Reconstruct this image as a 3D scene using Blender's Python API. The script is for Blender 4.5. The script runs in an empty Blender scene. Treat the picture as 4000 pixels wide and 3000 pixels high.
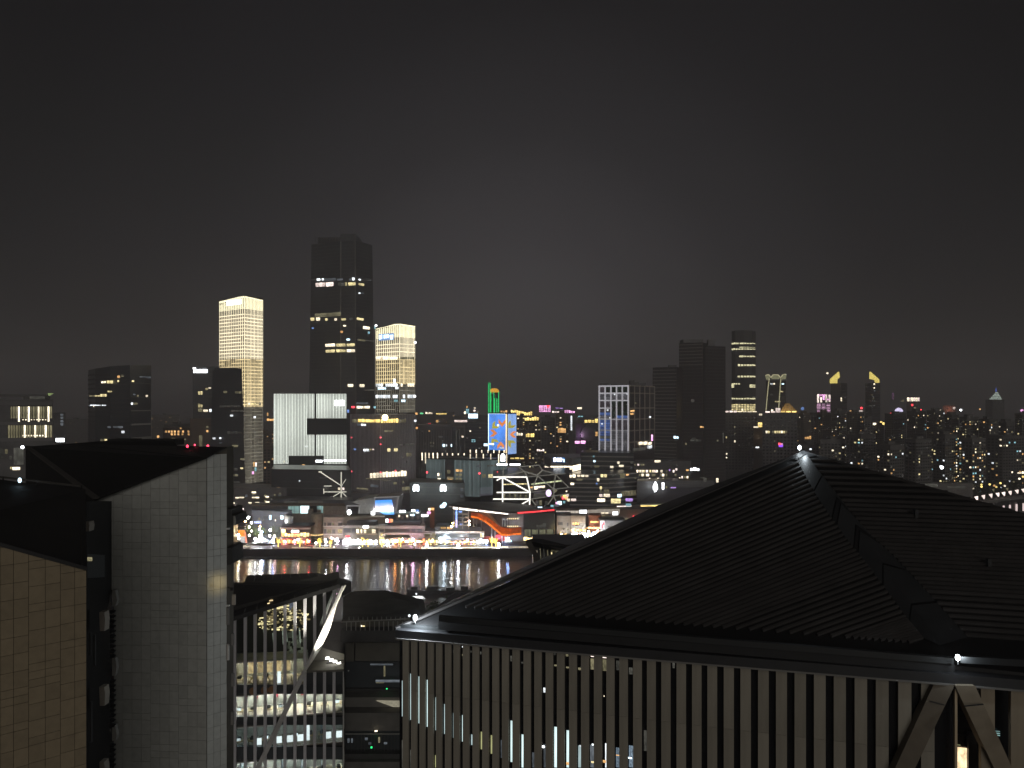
import bpy, math, random
from mathutils import Vector
random.seed(11)
sc = bpy.context.scene
COL = sc.collection

# ------------------------------------------------------------------ camera, sky, light, exposure
F, CX, HZ, CAMZ = 2857.0, 2000.0, 1573.0, 100.0      # photograph pixels (4000 wide) and camera height in metres
cam = bpy.data.cameras.new('camera')
cam.sensor_width = 36.0
cam.lens = 36.0 * F / 4000.0
cam.shift_y = (HZ - 1500.0) / 4000.0
cam.clip_start, cam.clip_end = 0.5, 20000
co = bpy.data.objects.new('camera', cam)
COL.objects.link(co)
co.location = (0, 0, CAMZ)
co.rotation_euler = (math.radians(90), 0, 0)
sc.camera = co

SUN_EL, SUN_AZ = math.radians(13), math.radians(164)
wd = bpy.data.worlds.new('World')
sc.world = wd
wd.use_nodes = True
nt = wd.node_tree
nt.nodes.clear()
out = nt.nodes.new('ShaderNodeOutputWorld')
bg = nt.nodes.new('ShaderNodeBackground')
sky = nt.nodes.new('ShaderNodeTexSky')
sky.sky_type = 'NISHITA'
sky.sun_disc = False
sky.sun_elevation = SUN_EL
sky.sun_rotation = SUN_AZ
tc = nt.nodes.new('ShaderNodeTexCoord')
dot = nt.nodes.new('ShaderNodeVectorMath'); dot.operation = 'DOT_PRODUCT'
g = Vector((0.02, 1, 0.05)).normalized()
dot.inputs[1].default_value = g
nt.links.new(tc.outputs['Generated'], dot.inputs[0])
ramp = nt.nodes.new('ShaderNodeValToRGB')
cr = ramp.color_ramp
cr.interpolation = 'LINEAR'
def rampset(r, els):
    while len(r.elements) < len(els): r.elements.new(0.5)
    for e, (p, c) in zip(r.elements, els):
        e.position = p; e.color = (*c, 1)
# light of the city on the night haze, brightest over the centre across the river
rampset(cr, [(p_, (v_ * 1.03, v_ * .95, v_ * 1.02)) for p_, v_ in ((0.0, .0012), (.62, .0018), (.80, .0034), (.90, .0080), (.955, .0168), (.985, .0320), (1.0, .0500))])
nt.links.new(dot.outputs['Value'], ramp.inputs['Fac'])
add = nt.nodes.new('ShaderNodeMixRGB'); add.blend_type = 'ADD'; add.inputs[0].default_value = 0.0004
nt.links.new(ramp.outputs[0], add.inputs[1]); nt.links.new(sky.outputs[0], add.inputs[2])
cn = nt.nodes.new('ShaderNodeTexNoise'); cn.inputs['Scale'].default_value = 2.2; cn.inputs['Detail'].default_value = 5; cn.inputs['Roughness'].default_value = .45
cm = nt.nodes.new('ShaderNodeMapRange'); cm.inputs[1].default_value = .3; cm.inputs[2].default_value = .7; cm.inputs[3].default_value = .95; cm.inputs[4].default_value = 1.05
cx = nt.nodes.new('ShaderNodeMixRGB'); cx.blend_type = 'MULTIPLY'; cx.inputs[0].default_value = 1.0       # thin uneven cloud
nt.links.new(tc.outputs['Generated'], cn.inputs['Vector']); nt.links.new(cn.outputs['Fac'], cm.inputs[0]); nt.links.new(cm.outputs[0], cx.inputs[2])
nt.links.new(add.outputs[0], cx.inputs[1]); nt.links.new(cx.outputs[0], bg.inputs['Color'])
bg.inputs['Strength'].default_value = 1.0
nt.links.new(bg.outputs[0], out.inputs[0])

sun = bpy.data.lights.new('city_glow', 'SUN')          # the built-up bank behind the camera
sun.energy = 0.5
sun.angle = math.radians(40)
sun.color = (1.0, .95, .87)
so = bpy.data.objects.new('city_glow', sun)
COL.objects.link(so)
so.rotation_euler = (math.radians(90) - SUN_EL, 0, math.radians(16))

vs = sc.view_settings
vs.view_transform = 'Standard'; vs.look = 'None'; vs.exposure = 0.22; vs.gamma = 1; vs.use_curve_mapping = False
cy = sc.cycles
cy.use_denoising = True
cy.max_bounces = 5; cy.diffuse_bounces = 2; cy.glossy_bounces = 3; cy.transparent_max_bounces = 8; cy.transmission_bounces = 2; cy.volume_bounces = 0
cy.sample_clamp_indirect = 4.0
cy.caustics_reflective = False; cy.caustics_refractive = False

# ------------------------------------------------------------------ helpers
def X(u, d): return (u - CX) / F * d
def Z(v, d): return CAMZ - (v - HZ) / F * d
def P(u, v, d): return Vector((X(u, d), d, Z(v, d)))

MATS = {}
def mat(name, col, rough=.6, metal=0.0, var=.3, scale=.6, bump=.0, spec=.5):
    if name in MATS: return MATS[name]
    m = bpy.data.materials.new(name); m.use_nodes = True
    n = m.node_tree; b = n.nodes['Principled BSDF']
    b.inputs['Roughness'].default_value = rough; b.inputs['Metallic'].default_value = metal
    b.inputs['Specular IOR Level'].default_value = spec
    t = n.nodes.new('ShaderNodeTexCoord')
    z = n.nodes.new('ShaderNodeTexNoise'); z.inputs['Scale'].default_value = scale; z.inputs['Detail'].default_value = 6
    n.links.new(t.outputs['Object'], z.inputs['Vector'])
    oi = n.nodes.new('ShaderNodeObjectInfo')
    ad = n.nodes.new('ShaderNodeMath'); ad.operation = 'MULTIPLY_ADD'; ad.inputs[1].default_value = .35
    n.links.new(oi.outputs['Random'], ad.inputs[0]); n.links.new(z.outputs['Fac'], ad.inputs[2])
    r = n.nodes.new('ShaderNodeValToRGB')
    rampset(r.color_ramp, [(.3, tuple(c * (1 - var) for c in col)), (.9, tuple(min(1, c * (1 + var)) for c in col))])
    n.links.new(ad.outputs[0], r.inputs[0]); n.links.new(r.outputs[0], b.inputs['Base Color'])
    if bump:
        bn = n.nodes.new('ShaderNodeBump'); bn.inputs['Strength'].default_value = bump
        n.links.new(z.outputs['Fac'], bn.inputs['Height']); n.links.new(bn.outputs[0], b.inputs['Normal'])
    MATS[name] = m
    return m

def glow(name, col, s, rnd=.5, noise=.5, scale=3.0, sample=False):
    if name in MATS: return MATS[name]
    m = bpy.data.materials.new(name); m.use_nodes = True
    n = m.node_tree; n.nodes.clear()
    o = n.nodes.new('ShaderNodeOutputMaterial'); e = n.nodes.new('ShaderNodeEmission')
    e.inputs['Color'].default_value = (*col, 1)
    n.links.new(e.outputs[0], o.inputs[0])
    oi = n.nodes.new('ShaderNodeObjectInfo')
    t = n.nodes.new('ShaderNodeTexCoord')
    z = n.nodes.new('ShaderNodeTexNoise'); z.inputs['Scale'].default_value = scale; z.inputs['Detail'].default_value = 3
    n.links.new(t.outputs['Object'], z.inputs['Vector'])
    a = n.nodes.new('ShaderNodeMapRange'); a.inputs[3].default_value = s * (1 - rnd); a.inputs[4].default_value = s * (1 + rnd)
    n.links.new(oi.outputs['Random'], a.inputs[0])
    b = n.nodes.new('ShaderNodeMapRange'); b.inputs[1].default_value = .3; b.inputs[2].default_value = .7
    b.inputs[3].default_value = 1 - noise; b.inputs[4].default_value = 1 + noise
    n.links.new(z.outputs['Fac'], b.inputs[0])
    x = n.nodes.new('ShaderNodeMath'); x.operation = 'MULTIPLY'
    n.links.new(a.outputs[0], x.inputs[0]); n.links.new(b.outputs[0], x.inputs[1])
    n.links.new(x.outputs[0], e.inputs['Strength'])
    m.cycles.emission_sampling = 'FRONT_BACK' if sample else 'NONE'
    MATS[name] = m
    return m

BOXF = [(0, 3, 2, 1), (4, 5, 6, 7), (0, 1, 5, 4), (1, 2, 6, 5), (2, 3, 7, 6), (3, 0, 4, 7)]
WL = {}
def wl(o): return WL.get(o.name, Vector((0, 0, 0)))
def tag(o, label=None, cat=None, group=None, kind=None):
    if label: o['label'] = label
    if cat: o['category'] = cat
    if group: o['group'] = group
    if kind: o['kind'] = kind
    return o
class M:
    def __init__(s): s.v = []; s.f = []
    def add(s, vs, fs):
        b = len(s.v); s.v += [tuple(p) for p in vs]; s.f += [tuple(i + b for i in f) for f in fs]; return s
    def box(s, x0, x1, y0, y1, z0, z1):
        return s.add([(x0, y0, z0), (x1, y0, z0), (x1, y1, z0), (x0, y1, z0), (x0, y0, z1), (x1, y0, z1), (x1, y1, z1), (x0, y1, z1)], BOXF)
    def prism(s, pts, z0, z1):
        n = len(pts)
        zz = z1 if isinstance(z1, (list, tuple)) else [z1] * n
        vs = [(p[0], p[1], z0) for p in pts] + [(p[0], p[1], zz[i]) for i, p in enumerate(pts)]
        return s.add(vs, [tuple(range(n))[::-1], tuple(range(n, 2 * n))] + [(i, (i + 1) % n, n + (i + 1) % n, n + i) for i in range(n)])
    def loft(s, a, b):
        n = len(a)
        return s.add(list(a) + list(b), [tuple(range(n))[::-1], tuple(range(n, 2 * n))] + [(i, (i + 1) % n, n + (i + 1) % n, n + i) for i in range(n)])
    def slab(s, poly, off):
        off = Vector(off)
        return s.loft([Vector(p) for p in poly], [Vector(p) + off for p in poly])
    def bar(s, p, q, w, h=None, up=(0, 0, 1)):
        p, q = Vector(p), Vector(q); h = h or w
        d = (q - p).normalized(); up = Vector(up)
        if abs(d.dot(up)) > .97: up = Vector((0, 1, 0))
        a = d.cross(up).normalized() * w / 2; b = a.cross(d).normalized() * h / 2
        return s.loft([p - a - b, p + a - b, p + a + b, p - a + b], [q - a - b, q + a - b, q + a + b, q - a + b])
    def cyl(s, p, q, r0, r1=None, n=10):
        p, q = Vector(p), Vector(q); r1 = r0 if r1 is None else r1
        d = (q - p).normalized(); up = Vector((0, 0, 1)) if abs(d.z) < .95 else Vector((1, 0, 0))
        a = d.cross(up).normalized(); b = a.cross(d)
        R = lambda c, r: [c + (a * math.cos(t) + b * math.sin(t)) * r for t in [2 * math.pi * i / n for i in range(n)]]
        return s.loft(R(p, r0), R(q, r1))
    def ball(s, c, r, nu=8, nv=5, sz=1.0):
        c = Vector(c); vs = [c + Vector((0, 0, -r * sz))]; fs = []
        for j in range(1, nv):
            t = -math.pi / 2 + math.pi * j / nv
            for i in range(nu):
                a = 2 * math.pi * i / nu
                vs.append(c + Vector((r * math.cos(t) * math.cos(a), r * math.cos(t) * math.sin(a), r * sz * math.sin(t))))
        vs.append(c + Vector((0, 0, r * sz)))
        for i in range(nu):
            fs.append((0, 1 + (i + 1) % nu, 1 + i))
            for j in range(nv - 2):
                a = 1 + j * nu; fs.append((a + i, a + (i + 1) % nu, a + nu + (i + 1) % nu, a + nu + i))
            a = 1 + (nv - 2) * nu; fs.append((a + i, a + (i + 1) % nu, len(vs) - 1))
        return s.add(vs, fs)
    def build(s, name, m, parent=None, kind=None):
        me = bpy.data.meshes.new(name)
        if parent is not None: o0 = wl(parent)
        else:
            n = max(1, len(s.v)); o0 = Vector((sum(p[0] for p in s.v) / n, sum(p[1] for p in s.v) / n, min(p[2] for p in s.v)))
        me.from_pydata([(p[0] - o0.x, p[1] - o0.y, p[2] - o0.z) for p in s.v], [], s.f)
        me.materials.append(m)
        o = bpy.data.objects.new(name, me)
        COL.objects.link(o)
        if parent is not None: o.parent = parent
        else: o.location = o0
        WL[o.name] = o0
        if kind: o['kind'] = kind
        return o
def thing(name, label, cat, loc, group=None):
    o = bpy.data.objects.new(name, None); COL.objects.link(o); o.location = loc; o.empty_display_size = .5
    WL[o.name] = Vector(loc)
    return tag(o, label, cat, group)
UB = {}
def umesh(kind, m):
    k = (kind, m.name)
    if k not in UB:
        b = M()
        if kind == 'box': b.box(-.5, .5, -.5, .5, -.5, .5)
        elif kind == 'ball': b.ball((0, 0, 0), .5)
        me = bpy.data.meshes.new(kind); me.from_pydata(b.v, [], b.f); me.materials.append(m); UB[k] = me
    return UB[k]
def piece(name, m, root, c, size, rz=0.0, kind='box', rx=0.0):
    o = bpy.data.objects.new(name, umesh(kind, m)); COL.objects.link(o)
    o.parent = root; o.location = Vector(c) - wl(root); o.rotation_euler = (rx, 0, rz); o.scale = size
    return o

class Face:
    """a vertical wall plane between two plan points, left to right as seen from outside"""
    def __init__(s, A, B):
        s.A = Vector(A).to_2d() if len(A) > 2 else Vector(A); s.B = Vector(B).to_2d() if len(B) > 2 else Vector(B)
        s.d = (s.B - s.A); s.L = s.d.length; s.d.normalize(); s.n = Vector((s.d.y, -s.d.x)); s.rz = math.atan2(s.d.y, s.d.x)
    def st(s, u, v):
        k = (u - CX) / F                       # x = k*y on the sight line
        t = (k * s.A.y - s.A.x) / (s.d.x - k * s.d.y)
        y = s.A.y + t * s.d.y
        return t, CAMZ - (v - HZ) / F * y
    def pt(s, t, z, o=0.0):
        p = s.A + s.d * t + s.n * o
        return Vector((p.x, p.y, z))
    def panel(s, root, name, m, t0, t1, z0, z1, o=.15, th=.3):
        return piece(name, m, root, s.pt((t0 + t1) / 2, (z0 + z1) / 2, o - th / 2), (abs(t1 - t0), th, abs(z1 - z0)), s.rz)
    def up(s, root, name, m, r, o=.15, th=.3):
        (t0, z1), (t1, z0) = s.st(r[0], r[1]), s.st(r[2], r[3])
        return s.panel(root, name, m, t0, t1, z0, z1, o, th)
    def wash(s, root, col, L, r):
        # made-up floodlight: point lamp with a small body, added to brighten the wall
        (t0, z1), (t1, z0) = s.st(r[0], r[1]), s.st(r[2], r[3])
        o = max(2.0, .35 * max(t1 - t0, z1 - z0)); c = s.pt((t0 + t1) / 2, z0 + (z1 - z0) * .25, o)
        piece('floodlight', POLE, root, c + Vector((0, 0, -.3)), (.4, .3, .2), s.rz)
        l = bpy.data.lights.new('floodlight', 'POINT'); l.color = col; l.energy = L / .22 * math.pi * 4 * math.pi * o * o * .5; l.shadow_soft_size = .4
        ob = bpy.data.objects.new('added_wash_lamp', l); COL.objects.link(ob); ob.parent = root; ob.location = c - wl(root)
    def q(s, mb, t0, t1, z0, z1, o=.1, th=.2):
        a = [s.pt(t0, z0, o - th), s.pt(t1, z0, o - th), s.pt(t1, z0, o), s.pt(t0, z0, o)]
        return mb.loft(a, [p + Vector((0, 0, z1 - z0)) for p in a])

# ------------------------------------------------------------------ materials
DG = mat('dark_glass', (.042, .048, .053), .28, var=.5, scale=.05)
DG2 = mat('grey_glass', (.14, .143, .15), .3, var=.4, scale=.05)
DW = mat('dark_wall', (.135, .13, .132), .7, var=.4, scale=.15)
BAND = mat('pale_band', (.42, .40, .375), .7, var=.3, scale=.2)
BAND2 = mat('dim_band', (0.165, 0.158, 0.15), .7, var=.3, scale=.2)
APT = mat('apartment_wall', (.125, .12, .115), .8, var=.4, scale=.1)
APT2 = mat('brown_wall', (0.149, 0.112, 0.084), .8, var=.3, scale=.1)
PANE = mat('unlit_pane', (.014, .014, .016), .2)
STONE = mat('warm_stone', (.31, .27, .23), .75, var=.2, scale=.4)
CONC = mat('concrete', (.22, .21, .20), .8, var=.3, scale=.3, bump=.1)
DMET = mat('dark_metal', (.018, .018, .019), .45, var=.4, scale=.8)
BLK = mat('black_roof', (.008, .008, .009), .65, var=.5, scale=.5)
WHT = mat('white_metal', (.62, .62, .60), .5, var=.1)
POLE = mat('lamp_pole', (.05, .05, .05), .5)
G = {
 'W': glow('white_window', (.90, .96, 1.0), 1.5), 'Y': glow('yellow_window', (1.0, .84, .42), 1.0), 'O': glow('orange_window', (1.0, .55, .20), 1.0),
 'K': glow('pinkish_window', (1.0, .82, .74), 1.5), 'C': glow('cyan_window', (.40, .85, .95), .7), 'B': glow('blue_window', (.25, .45, 1.0), .8),
 'D': glow('dim_yellow_window', (.95, .85, .50), .16), 'S': glow('dim_grey_window', (.75, .85, .95), .10), 'E': glow('faint_window', (.9, .88, .75), .05),
 'R': glow('red_lamp', (1.0, .06, .08), 3.0, .2, .1), 'P': glow('pink_neon', (1.0, .45, .85), 1.6), 'V': glow('violet_neon', (.60, .35, .95), .8),
 'N': glow('green_neon', (.03, 1.0, .25), 1.3, .2, .2), 'A': glow('gold_light', (1.0, .72, .22), 1.7), 'M': glow('bright_white_sign', (.94, .97, 1.0), 5.0, .1, .1),
 'L': glow('cream_light', (1.0, .86, .62), 1.8), 'T': glow('teal_light', (.45, .75, .72), .45), 'Q': glow('dark_orange_light', (1.0, .30, .04), .55),
 'I': glow('ice_blue_light', (.62, .86, 1.0), 3.0, .2, .2),
}
WARMS = ['Y', 'Y', 'O', 'L', 'Y', 'D', 'K', 'D', 'S', 'W', 'D', 'E']

# ------------------------------------------------------------------ generic buildings
class Bld:
    def __init__(s, name, label, cat, chain, vtop, z0=5.0, back=None, m=None, group=None, top_d=None, taper=1.0, tops=None):
        s.pts = [Vector((X(u, d), d)) for u, d in chain]
        s.chain = chain
        L, R = s.pts[0], s.pts[-1]
        f = Face(L, R)
        depth = back or f.L
        if len(s.pts) == 3 and back is None: rear = [L + R - s.pts[1]]
        else:
            nb = ((L + R) / 2).normalized() * depth      # sides run back along the sight line, so they show edge-on
            rear = [R + nb, L + nb]
        s.plan = s.pts + rear
        dd = top_d or sum(d for _, d in chain) / len(chain)
        s.z0, s.z1 = z0, Z(vtop, dd)
        c = sum(s.plan, Vector((0, 0))) / len(s.plan)
        s.c = c
        s.root = thing(name, label, cat, (c.x, c.y, z0), group)
        s.m = m or DG
        mb = M()
        if taper == 1.0: mb.prism(s.plan, z0, [Z(t[0], t[1]) for t in tops] if tops else s.z1)
        else: mb.loft([(p.x, p.y, z0) for p in s.plan], [(*(c + (p - c) * taper), s.z1) for p in s.plan])
        s.body = mb.build('wall', s.m, s.root)
        s.taper = taper
        s.faces = [Face(s.pts[i], s.pts[i + 1]) for i in range(len(s.pts) - 1)]
    def face(s, u):
        for i in range(len(s.faces)):
            if u < s.chain[i + 1][0]: return s.faces[i]
        return s.faces[-1]
    def win(s, *rects, name='window', split=3.2, o=.2, th=.35):
        for r in rects:
            f = s.face((r[0] + r[2]) / 2)
            (t0, z1), (t1, z0) = f.st(r[0], r[1]), f.st(r[2], r[3])
            n = max(1, int(abs(t1 - t0) / split + .3)) if split else 1
            for i in range(n):
                a = t0 + (t1 - t0) * i / n; b = t0 + (t1 - t0) * (i + 1) / n
                g = .12 * (b - a) if n > 1 else 0
                h = (z1 - z0) * (random.uniform(0, .2) if n > 1 else 0)
                f.panel(s.root, name, G[r[4]] if isinstance(r[4], str) else r[4], a + g, b - g, z0, z1 - h, o, th)
        return s
    def bands(s, pitch, h, m, z0=None, z1=None, fs=None, name='floor_band', o=.25, sep=True):
        zz = z0 if z0 is not None else s.z0 + pitch
        z1 = z1 or s.z1 - .5
        mb = M()
        while zz < z1:
            for i, f in enumerate(s.faces):
                if fs is None or i in fs:
                    if sep: f.panel(s.root, name, m, .05, f.L - .05, zz, zz + h, o, .3)
                    else: f.q(mb, .05, f.L - .05, zz, zz + h, o, .3)
            zz += pitch
        if not sep and mb.v: mb.build(name + 's', m, s.root, 'stuff')
        return s
    def fins(s, pitch, w, m, z0=None, z1=None, fs=None, dep=.5, name='fin', sep=False):
        mb = M()
        for i, f in enumerate(s.faces):
            if fs is not None and i not in fs: continue
            n = max(1, int(f.L / pitch))
            for k in range(n + 1):
                t = f.L * k / n
                if sep: f.panel(s.root, name, m, t - w / 2, t + w / 2, z0 or s.z0, z1 or s.z1, dep, dep)
                else: f.q(mb, t - w / 2, t + w / 2, z0 or s.z0, z1 or s.z1, dep, dep)
        if not sep: mb.build(name + 's', m, s.root, 'stuff')
        return s
    def roofbox(s, u0, u1, vtop, m=None, inset=.25):
        d = s.c.y
        x0, x1 = X(u0, d), X(u1, d)
        w = max(3, (x1 - x0))
        M().box(x0, x1, d - w * .4, d + w * .4, s.z1, Z(vtop, d)).build('roof_plant', m or s.m, s.root)
        return s
    def unlit(s, floor=3.1, col=3.6, w=.6, h=.55, z0=None, z1=None, fs=None):
        mb = M()
        for i, f in enumerate(s.faces):
            if fs is not None and i not in fs: continue
            n = max(1, int(f.L / col)); zz = z0 or s.z0 + 3
            while zz + floor < (z1 or s.z1):
                for k in range(n):
                    a = f.L * (k + .5 - w / 2) / n; b = f.L * (k + .5 + w / 2) / n
                    f.q(mb, a, b, zz, zz + floor * h, .08, .1)
                zz += floor
        mb.build('unlit_windows', PANE, s.root, 'stuff')
        return s
    def lit(s, p, keys=WARMS, floor=3.1, col=3.6, w=.50, h=.46, z0=None, z1=None, cols=.25, mx=110):
        c = 0
        for f in s.faces:
            n = max(1, int(f.L / col)); wgt = [random.choice([.25, .6, 1, 1.4, 3]) if cols else 1 for _ in range(n)]
            zz = z0 or s.z0 + 3
            cells = []
            while zz + floor < (z1 or s.z1):
                for k in range(n):
                    if random.random() < p * wgt[k]: cells.append((k, zz))
                zz += floor
            random.shuffle(cells)
            for k, z in cells[:mx]:
                ww = w * random.uniform(.7, 1.15)
                a = f.L * (k + .5 - ww / 2) / n; b = f.L * (k + .5 + ww / 2) / n
                f.panel(s.root, 'window', G[random.choice(keys)], a, b, z, z + floor * h, .2, .25)
        return s
# ------------------------------------------------------------------ setting: ground, river, quay
def ground_sheet(name, x0, x1, y0, y1, z, m, n=1):
    o = M().add([(x0, y0, z), (x1, y0, z), (x1, y1, z), (x0, y1, z)], [(0, 1, 2, 3)]).build(name, m)
    o['kind'] = 'structure'; return o
ASPH = mat('asphalt', (.045, .045, .046), .8, var=.4, scale=.05)
PAVE = mat('paving', (.06, .057, .054), .75, var=.25, scale=.3)
ground_sheet('ground', -4000, 4000, 492, 6000, 5.0, ASPH)
ground_sheet('near_bank_ground', -3000, 3000, -400, 318, 5.0, ASPH)
ground_sheet('promenade', -900, 900, 476.6, 492, 4.6, PAVE)
wm = bpy.data.materials.new('river_water'); wm.use_nodes = True
n_ = wm.node_tree; b_ = n_.nodes['Principled BSDF']
b_.inputs['Base Color'].default_value = (.030, .027, .025, 1); b_.inputs['Roughness'].default_value = .19; b_.inputs['Anisotropic'].default_value = .95; b_.inputs['IOR'].default_value = 1.5
t_ = n_.nodes.new('ShaderNodeTexCoord'); mp_ = n_.nodes.new('ShaderNodeMapping'); mp_.inputs['Scale'].default_value = (.10, .30, 1)
z_ = n_.nodes.new('ShaderNodeTexNoise'); z_.inputs['Scale'].default_value = 1.0; z_.inputs['Detail'].default_value = 4; z_.inputs['Roughness'].default_value = .6
n_.links.new(t_.outputs['Object'], mp_.inputs['Vector']); n_.links.new(mp_.outputs[0], z_.inputs['Vector'])
bu_ = n_.nodes.new('ShaderNodeBump'); bu_.inputs['Strength'].default_value = .38; bu_.inputs['Distance'].default_value = .45
tg_ = n_.nodes.new('ShaderNodeCombineXYZ'); tg_.inputs[1].default_value = 1.0; n_.links.new(tg_.outputs[0], b_.inputs['Tangent'])
n_.links.new(z_.outputs['Fac'], bu_.inputs['Height']); n_.links.new(bu_.outputs[0], b_.inputs['Normal'])
nb_ = n_.nodes.new('ShaderNodeBsdfPrincipled'); nb_.inputs['Base Color'].default_value = (.09, .078, .066, 1); nb_.inputs['Roughness'].default_value = .36; nb_.inputs['IOR'].default_value = 1.5; nb_.inputs['Anisotropic'].default_value = .6
n_.links.new(tg_.outputs[0], nb_.inputs['Tangent']); n_.links.new(bu_.outputs[0], nb_.inputs['Normal'])
ms_ = n_.nodes.new('ShaderNodeMixShader'); ms_.inputs[0].default_value = .25      # fine ripples over choppier water
n_.links.new(b_.outputs[0], ms_.inputs[1]); n_.links.new(nb_.outputs[0], ms_.inputs[2]); n_.links.new(ms_.outputs[0], n_.nodes['Material Output'].inputs[0])
ground_sheet('river', -3000, 3000, 318, 476, 0.0, wm)
q = M().box(-900, 900, 476, 477, -1, 4.75).build('quay_wall', mat('quay_stone', (.045, .043, .04), .8, var=.4, scale=.2, bump=.2)); tag(q, kind='structure')
q = M().box(-3000, 3000, 317, 318.5, -1, 5.2).build('near_quay_wall', CONC); tag(q, kind='structure')

hm = bpy.data.materials.new('night_haze'); hm.use_nodes = True; hm.node_tree.nodes.clear()
ho = hm.node_tree.nodes.new('ShaderNodeOutputMaterial'); hv = hm.node_tree.nodes.new('ShaderNodeVolumePrincipled')
hv.inputs['Density'].default_value = .00040; hv.inputs['Color'].default_value = (.93, .89, .93, 1); hv.inputs['Anisotropy'].default_value = 0.0
hm.node_tree.links.new(hv.outputs[0], ho.inputs['Volume'])
hz_ = M().box(-4200, 4200, -500, 6200, -2, 335).build('haze', hm); hz_['kind'] = 'stuff'; hz_.visible_shadow = True

# ------------------------------------------------------------------ far skyline, left to right
FAR = 'office towers of the far skyline'
b = Bld('office_block', 'office block at the left edge of the skyline with two bright glazed floors', 'office', [(-220, 250), (207, 262)], 1560, back=40, m=DW)
f = b.faces[0]
b.roofbox(110, 178, 1543, BAND2)
f.up(b.root, 'roof_slab', DW, (-200, 1540, 180, 1549), .3, 6)
f.up(b.root, 'cornice', DW, (-200, 1570, 206, 1583), .6, .8)
b.win((116, 1548, 176, 1559, 'E'), split=0)
for (v0, v1, ua) in ((1587, 1649, 40), (1660, 1713, 30)):
    f.up(b.root, 'floor_slab', DW, (-200, v1 + 1, 206, v1 + 9), .5, .6)
    n = 17; xs = [ua + (204 - ua) * i / n for i in range(n + 1)]
    for i in range(n):
        k = ['D', 'D', 'L', 'D', 'D', 'D', 'L', 'D'][(i * 5 + v0) % 8]
        if i < 3: k = 'D'
        f.up(b.root, 'window', G[k], (xs[i] + 1.8, v0 + 1, xs[i + 1] - 1.2, v1 - (15 if k == 'D' and v0 < 1600 else 2)), .05, .1)
        f.up(b.root, 'mullion', DMET, (xs[i] - .8, v0, xs[i] + .8, v1), .25, .3)
    for i in range(9):
        f.up(b.root, 'ceiling_lamp', G['L'], (88 + i * 11, v1 - 14 if v0 > 1600 else 1638, 93 + i * 11, v1 - 9 if v0 > 1600 else 1641), .3, .1)
b.win((0, 1752, 14, 1790, 'E'), (20, 1755, 30, 1772, 'D'), (38, 1780, 46, 1795, 'E'), (54, 1750, 92, 1815, 'E'), (49, 1825, 78, 1835, 'L'), (41, 1824, 45, 1832, 'Y'), split=0)
l = M().ball(P(88, 1747, 248), .55).build('wall_lamp', G['M']); tag(l, 'white lamp on the corner of the glazed office at the left edge', 'lamp')
l = M().slab([P(186, 1536, 262), P(207, 1536, 262), P(190, 1546, 262)], (0, .5, 0)).build('roof_flag', glow('green_glow', (.6, .8, .3), .35)); tag(l, 'green lit pennant on the roof corner of the left edge office', 'flag')
b = Bld('office_block', 'dark slab tower with a faint vertical sign beside the left edge office', 'office', [(205, 480), (256, 480)], 1612, m=DW)
b.win((236, 1617, 247, 1624, 'S'), (237, 1628, 247, 1636, 'S'), (237, 1641, 247, 1650, 'S'), (237, 1653, 247, 1662, 'S'), split=0, name='sign_character')
s_ = thing('roof_sign', 'blazing white roof sign low behind the left edge office', 'sign', P(235, 1727, 330))
piece('sign_panel', G['M'], s_, P(235, 1719, 330), (3.6, .4, 1.6)); piece('sign_frame', DMET, s_, P(235, 1719, 330.5), (4.2, .3, 2.0)); piece('post', DMET, s_, P(235, 1735, 330.6), (.3, .3, 3))

# round shouldered dark tower
ch = [(345, 640), (372, 618), (430, 603), (508, 600), (590, 628)]
b = Bld('office_tower', 'broad dark tower with a curved roofline and pale ledges on its right side', 'skyscraper', ch, 1436, back=60, m=DG,
        tops=[(1446, 640), (1440, 618), (1431, 603), (1426, 600), (1427, 628), (1427, 628), (1446, 640)])
for v in (1497, 1551, 1604, 1657, 1711): b.faces[3].up(b.root, 'ledge', BAND, (512, v - 1.2, 590, v + 1.2), .6, .7)
b.lit(.02, ['D', 'E', 'S', 'L'], floor=4.2, col=4)
for v in range(1463, 1730, 18):
    for i in range(3): b.faces[i].up(b.root, 'floor_band', mat('faint_band', (.075, .073, .073), .7), (ch[i][0], v, ch[i + 1][0], v + 4), .25, .3)
b.win((395, 1489, 415, 1496, 'L'), (417, 1486, 442, 1497, 'Y'), (459, 1467, 468, 1476, 'O'), (459, 1485, 465, 1492, 'Y'), (420, 1526, 438, 1532, 'Y'), (349, 1544, 370, 1549, 'D'), (370, 1543, 392, 1549, 'Y'),
      (392, 1538, 417, 1549, 'Y'), (352, 1581, 415, 1585, 'W'), (420, 1665, 432, 1672, 'S'), (442, 1662, 460, 1671, 'S'), (462, 1664, 480, 1672, 'S'), (475, 1680, 486, 1692, 'W'),
      (392, 1714, 408, 1724, 'D'), (408, 1714, 432, 1724, 'Y'), (545, 1468, 590, 1477, 'S'), (515, 1486, 523, 1492, 'Y'), (512, 1573, 518, 1581, 'W'), (518, 1573, 537, 1581, 'D'), (520, 1538, 528, 1544, 'S'), split=4)

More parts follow.
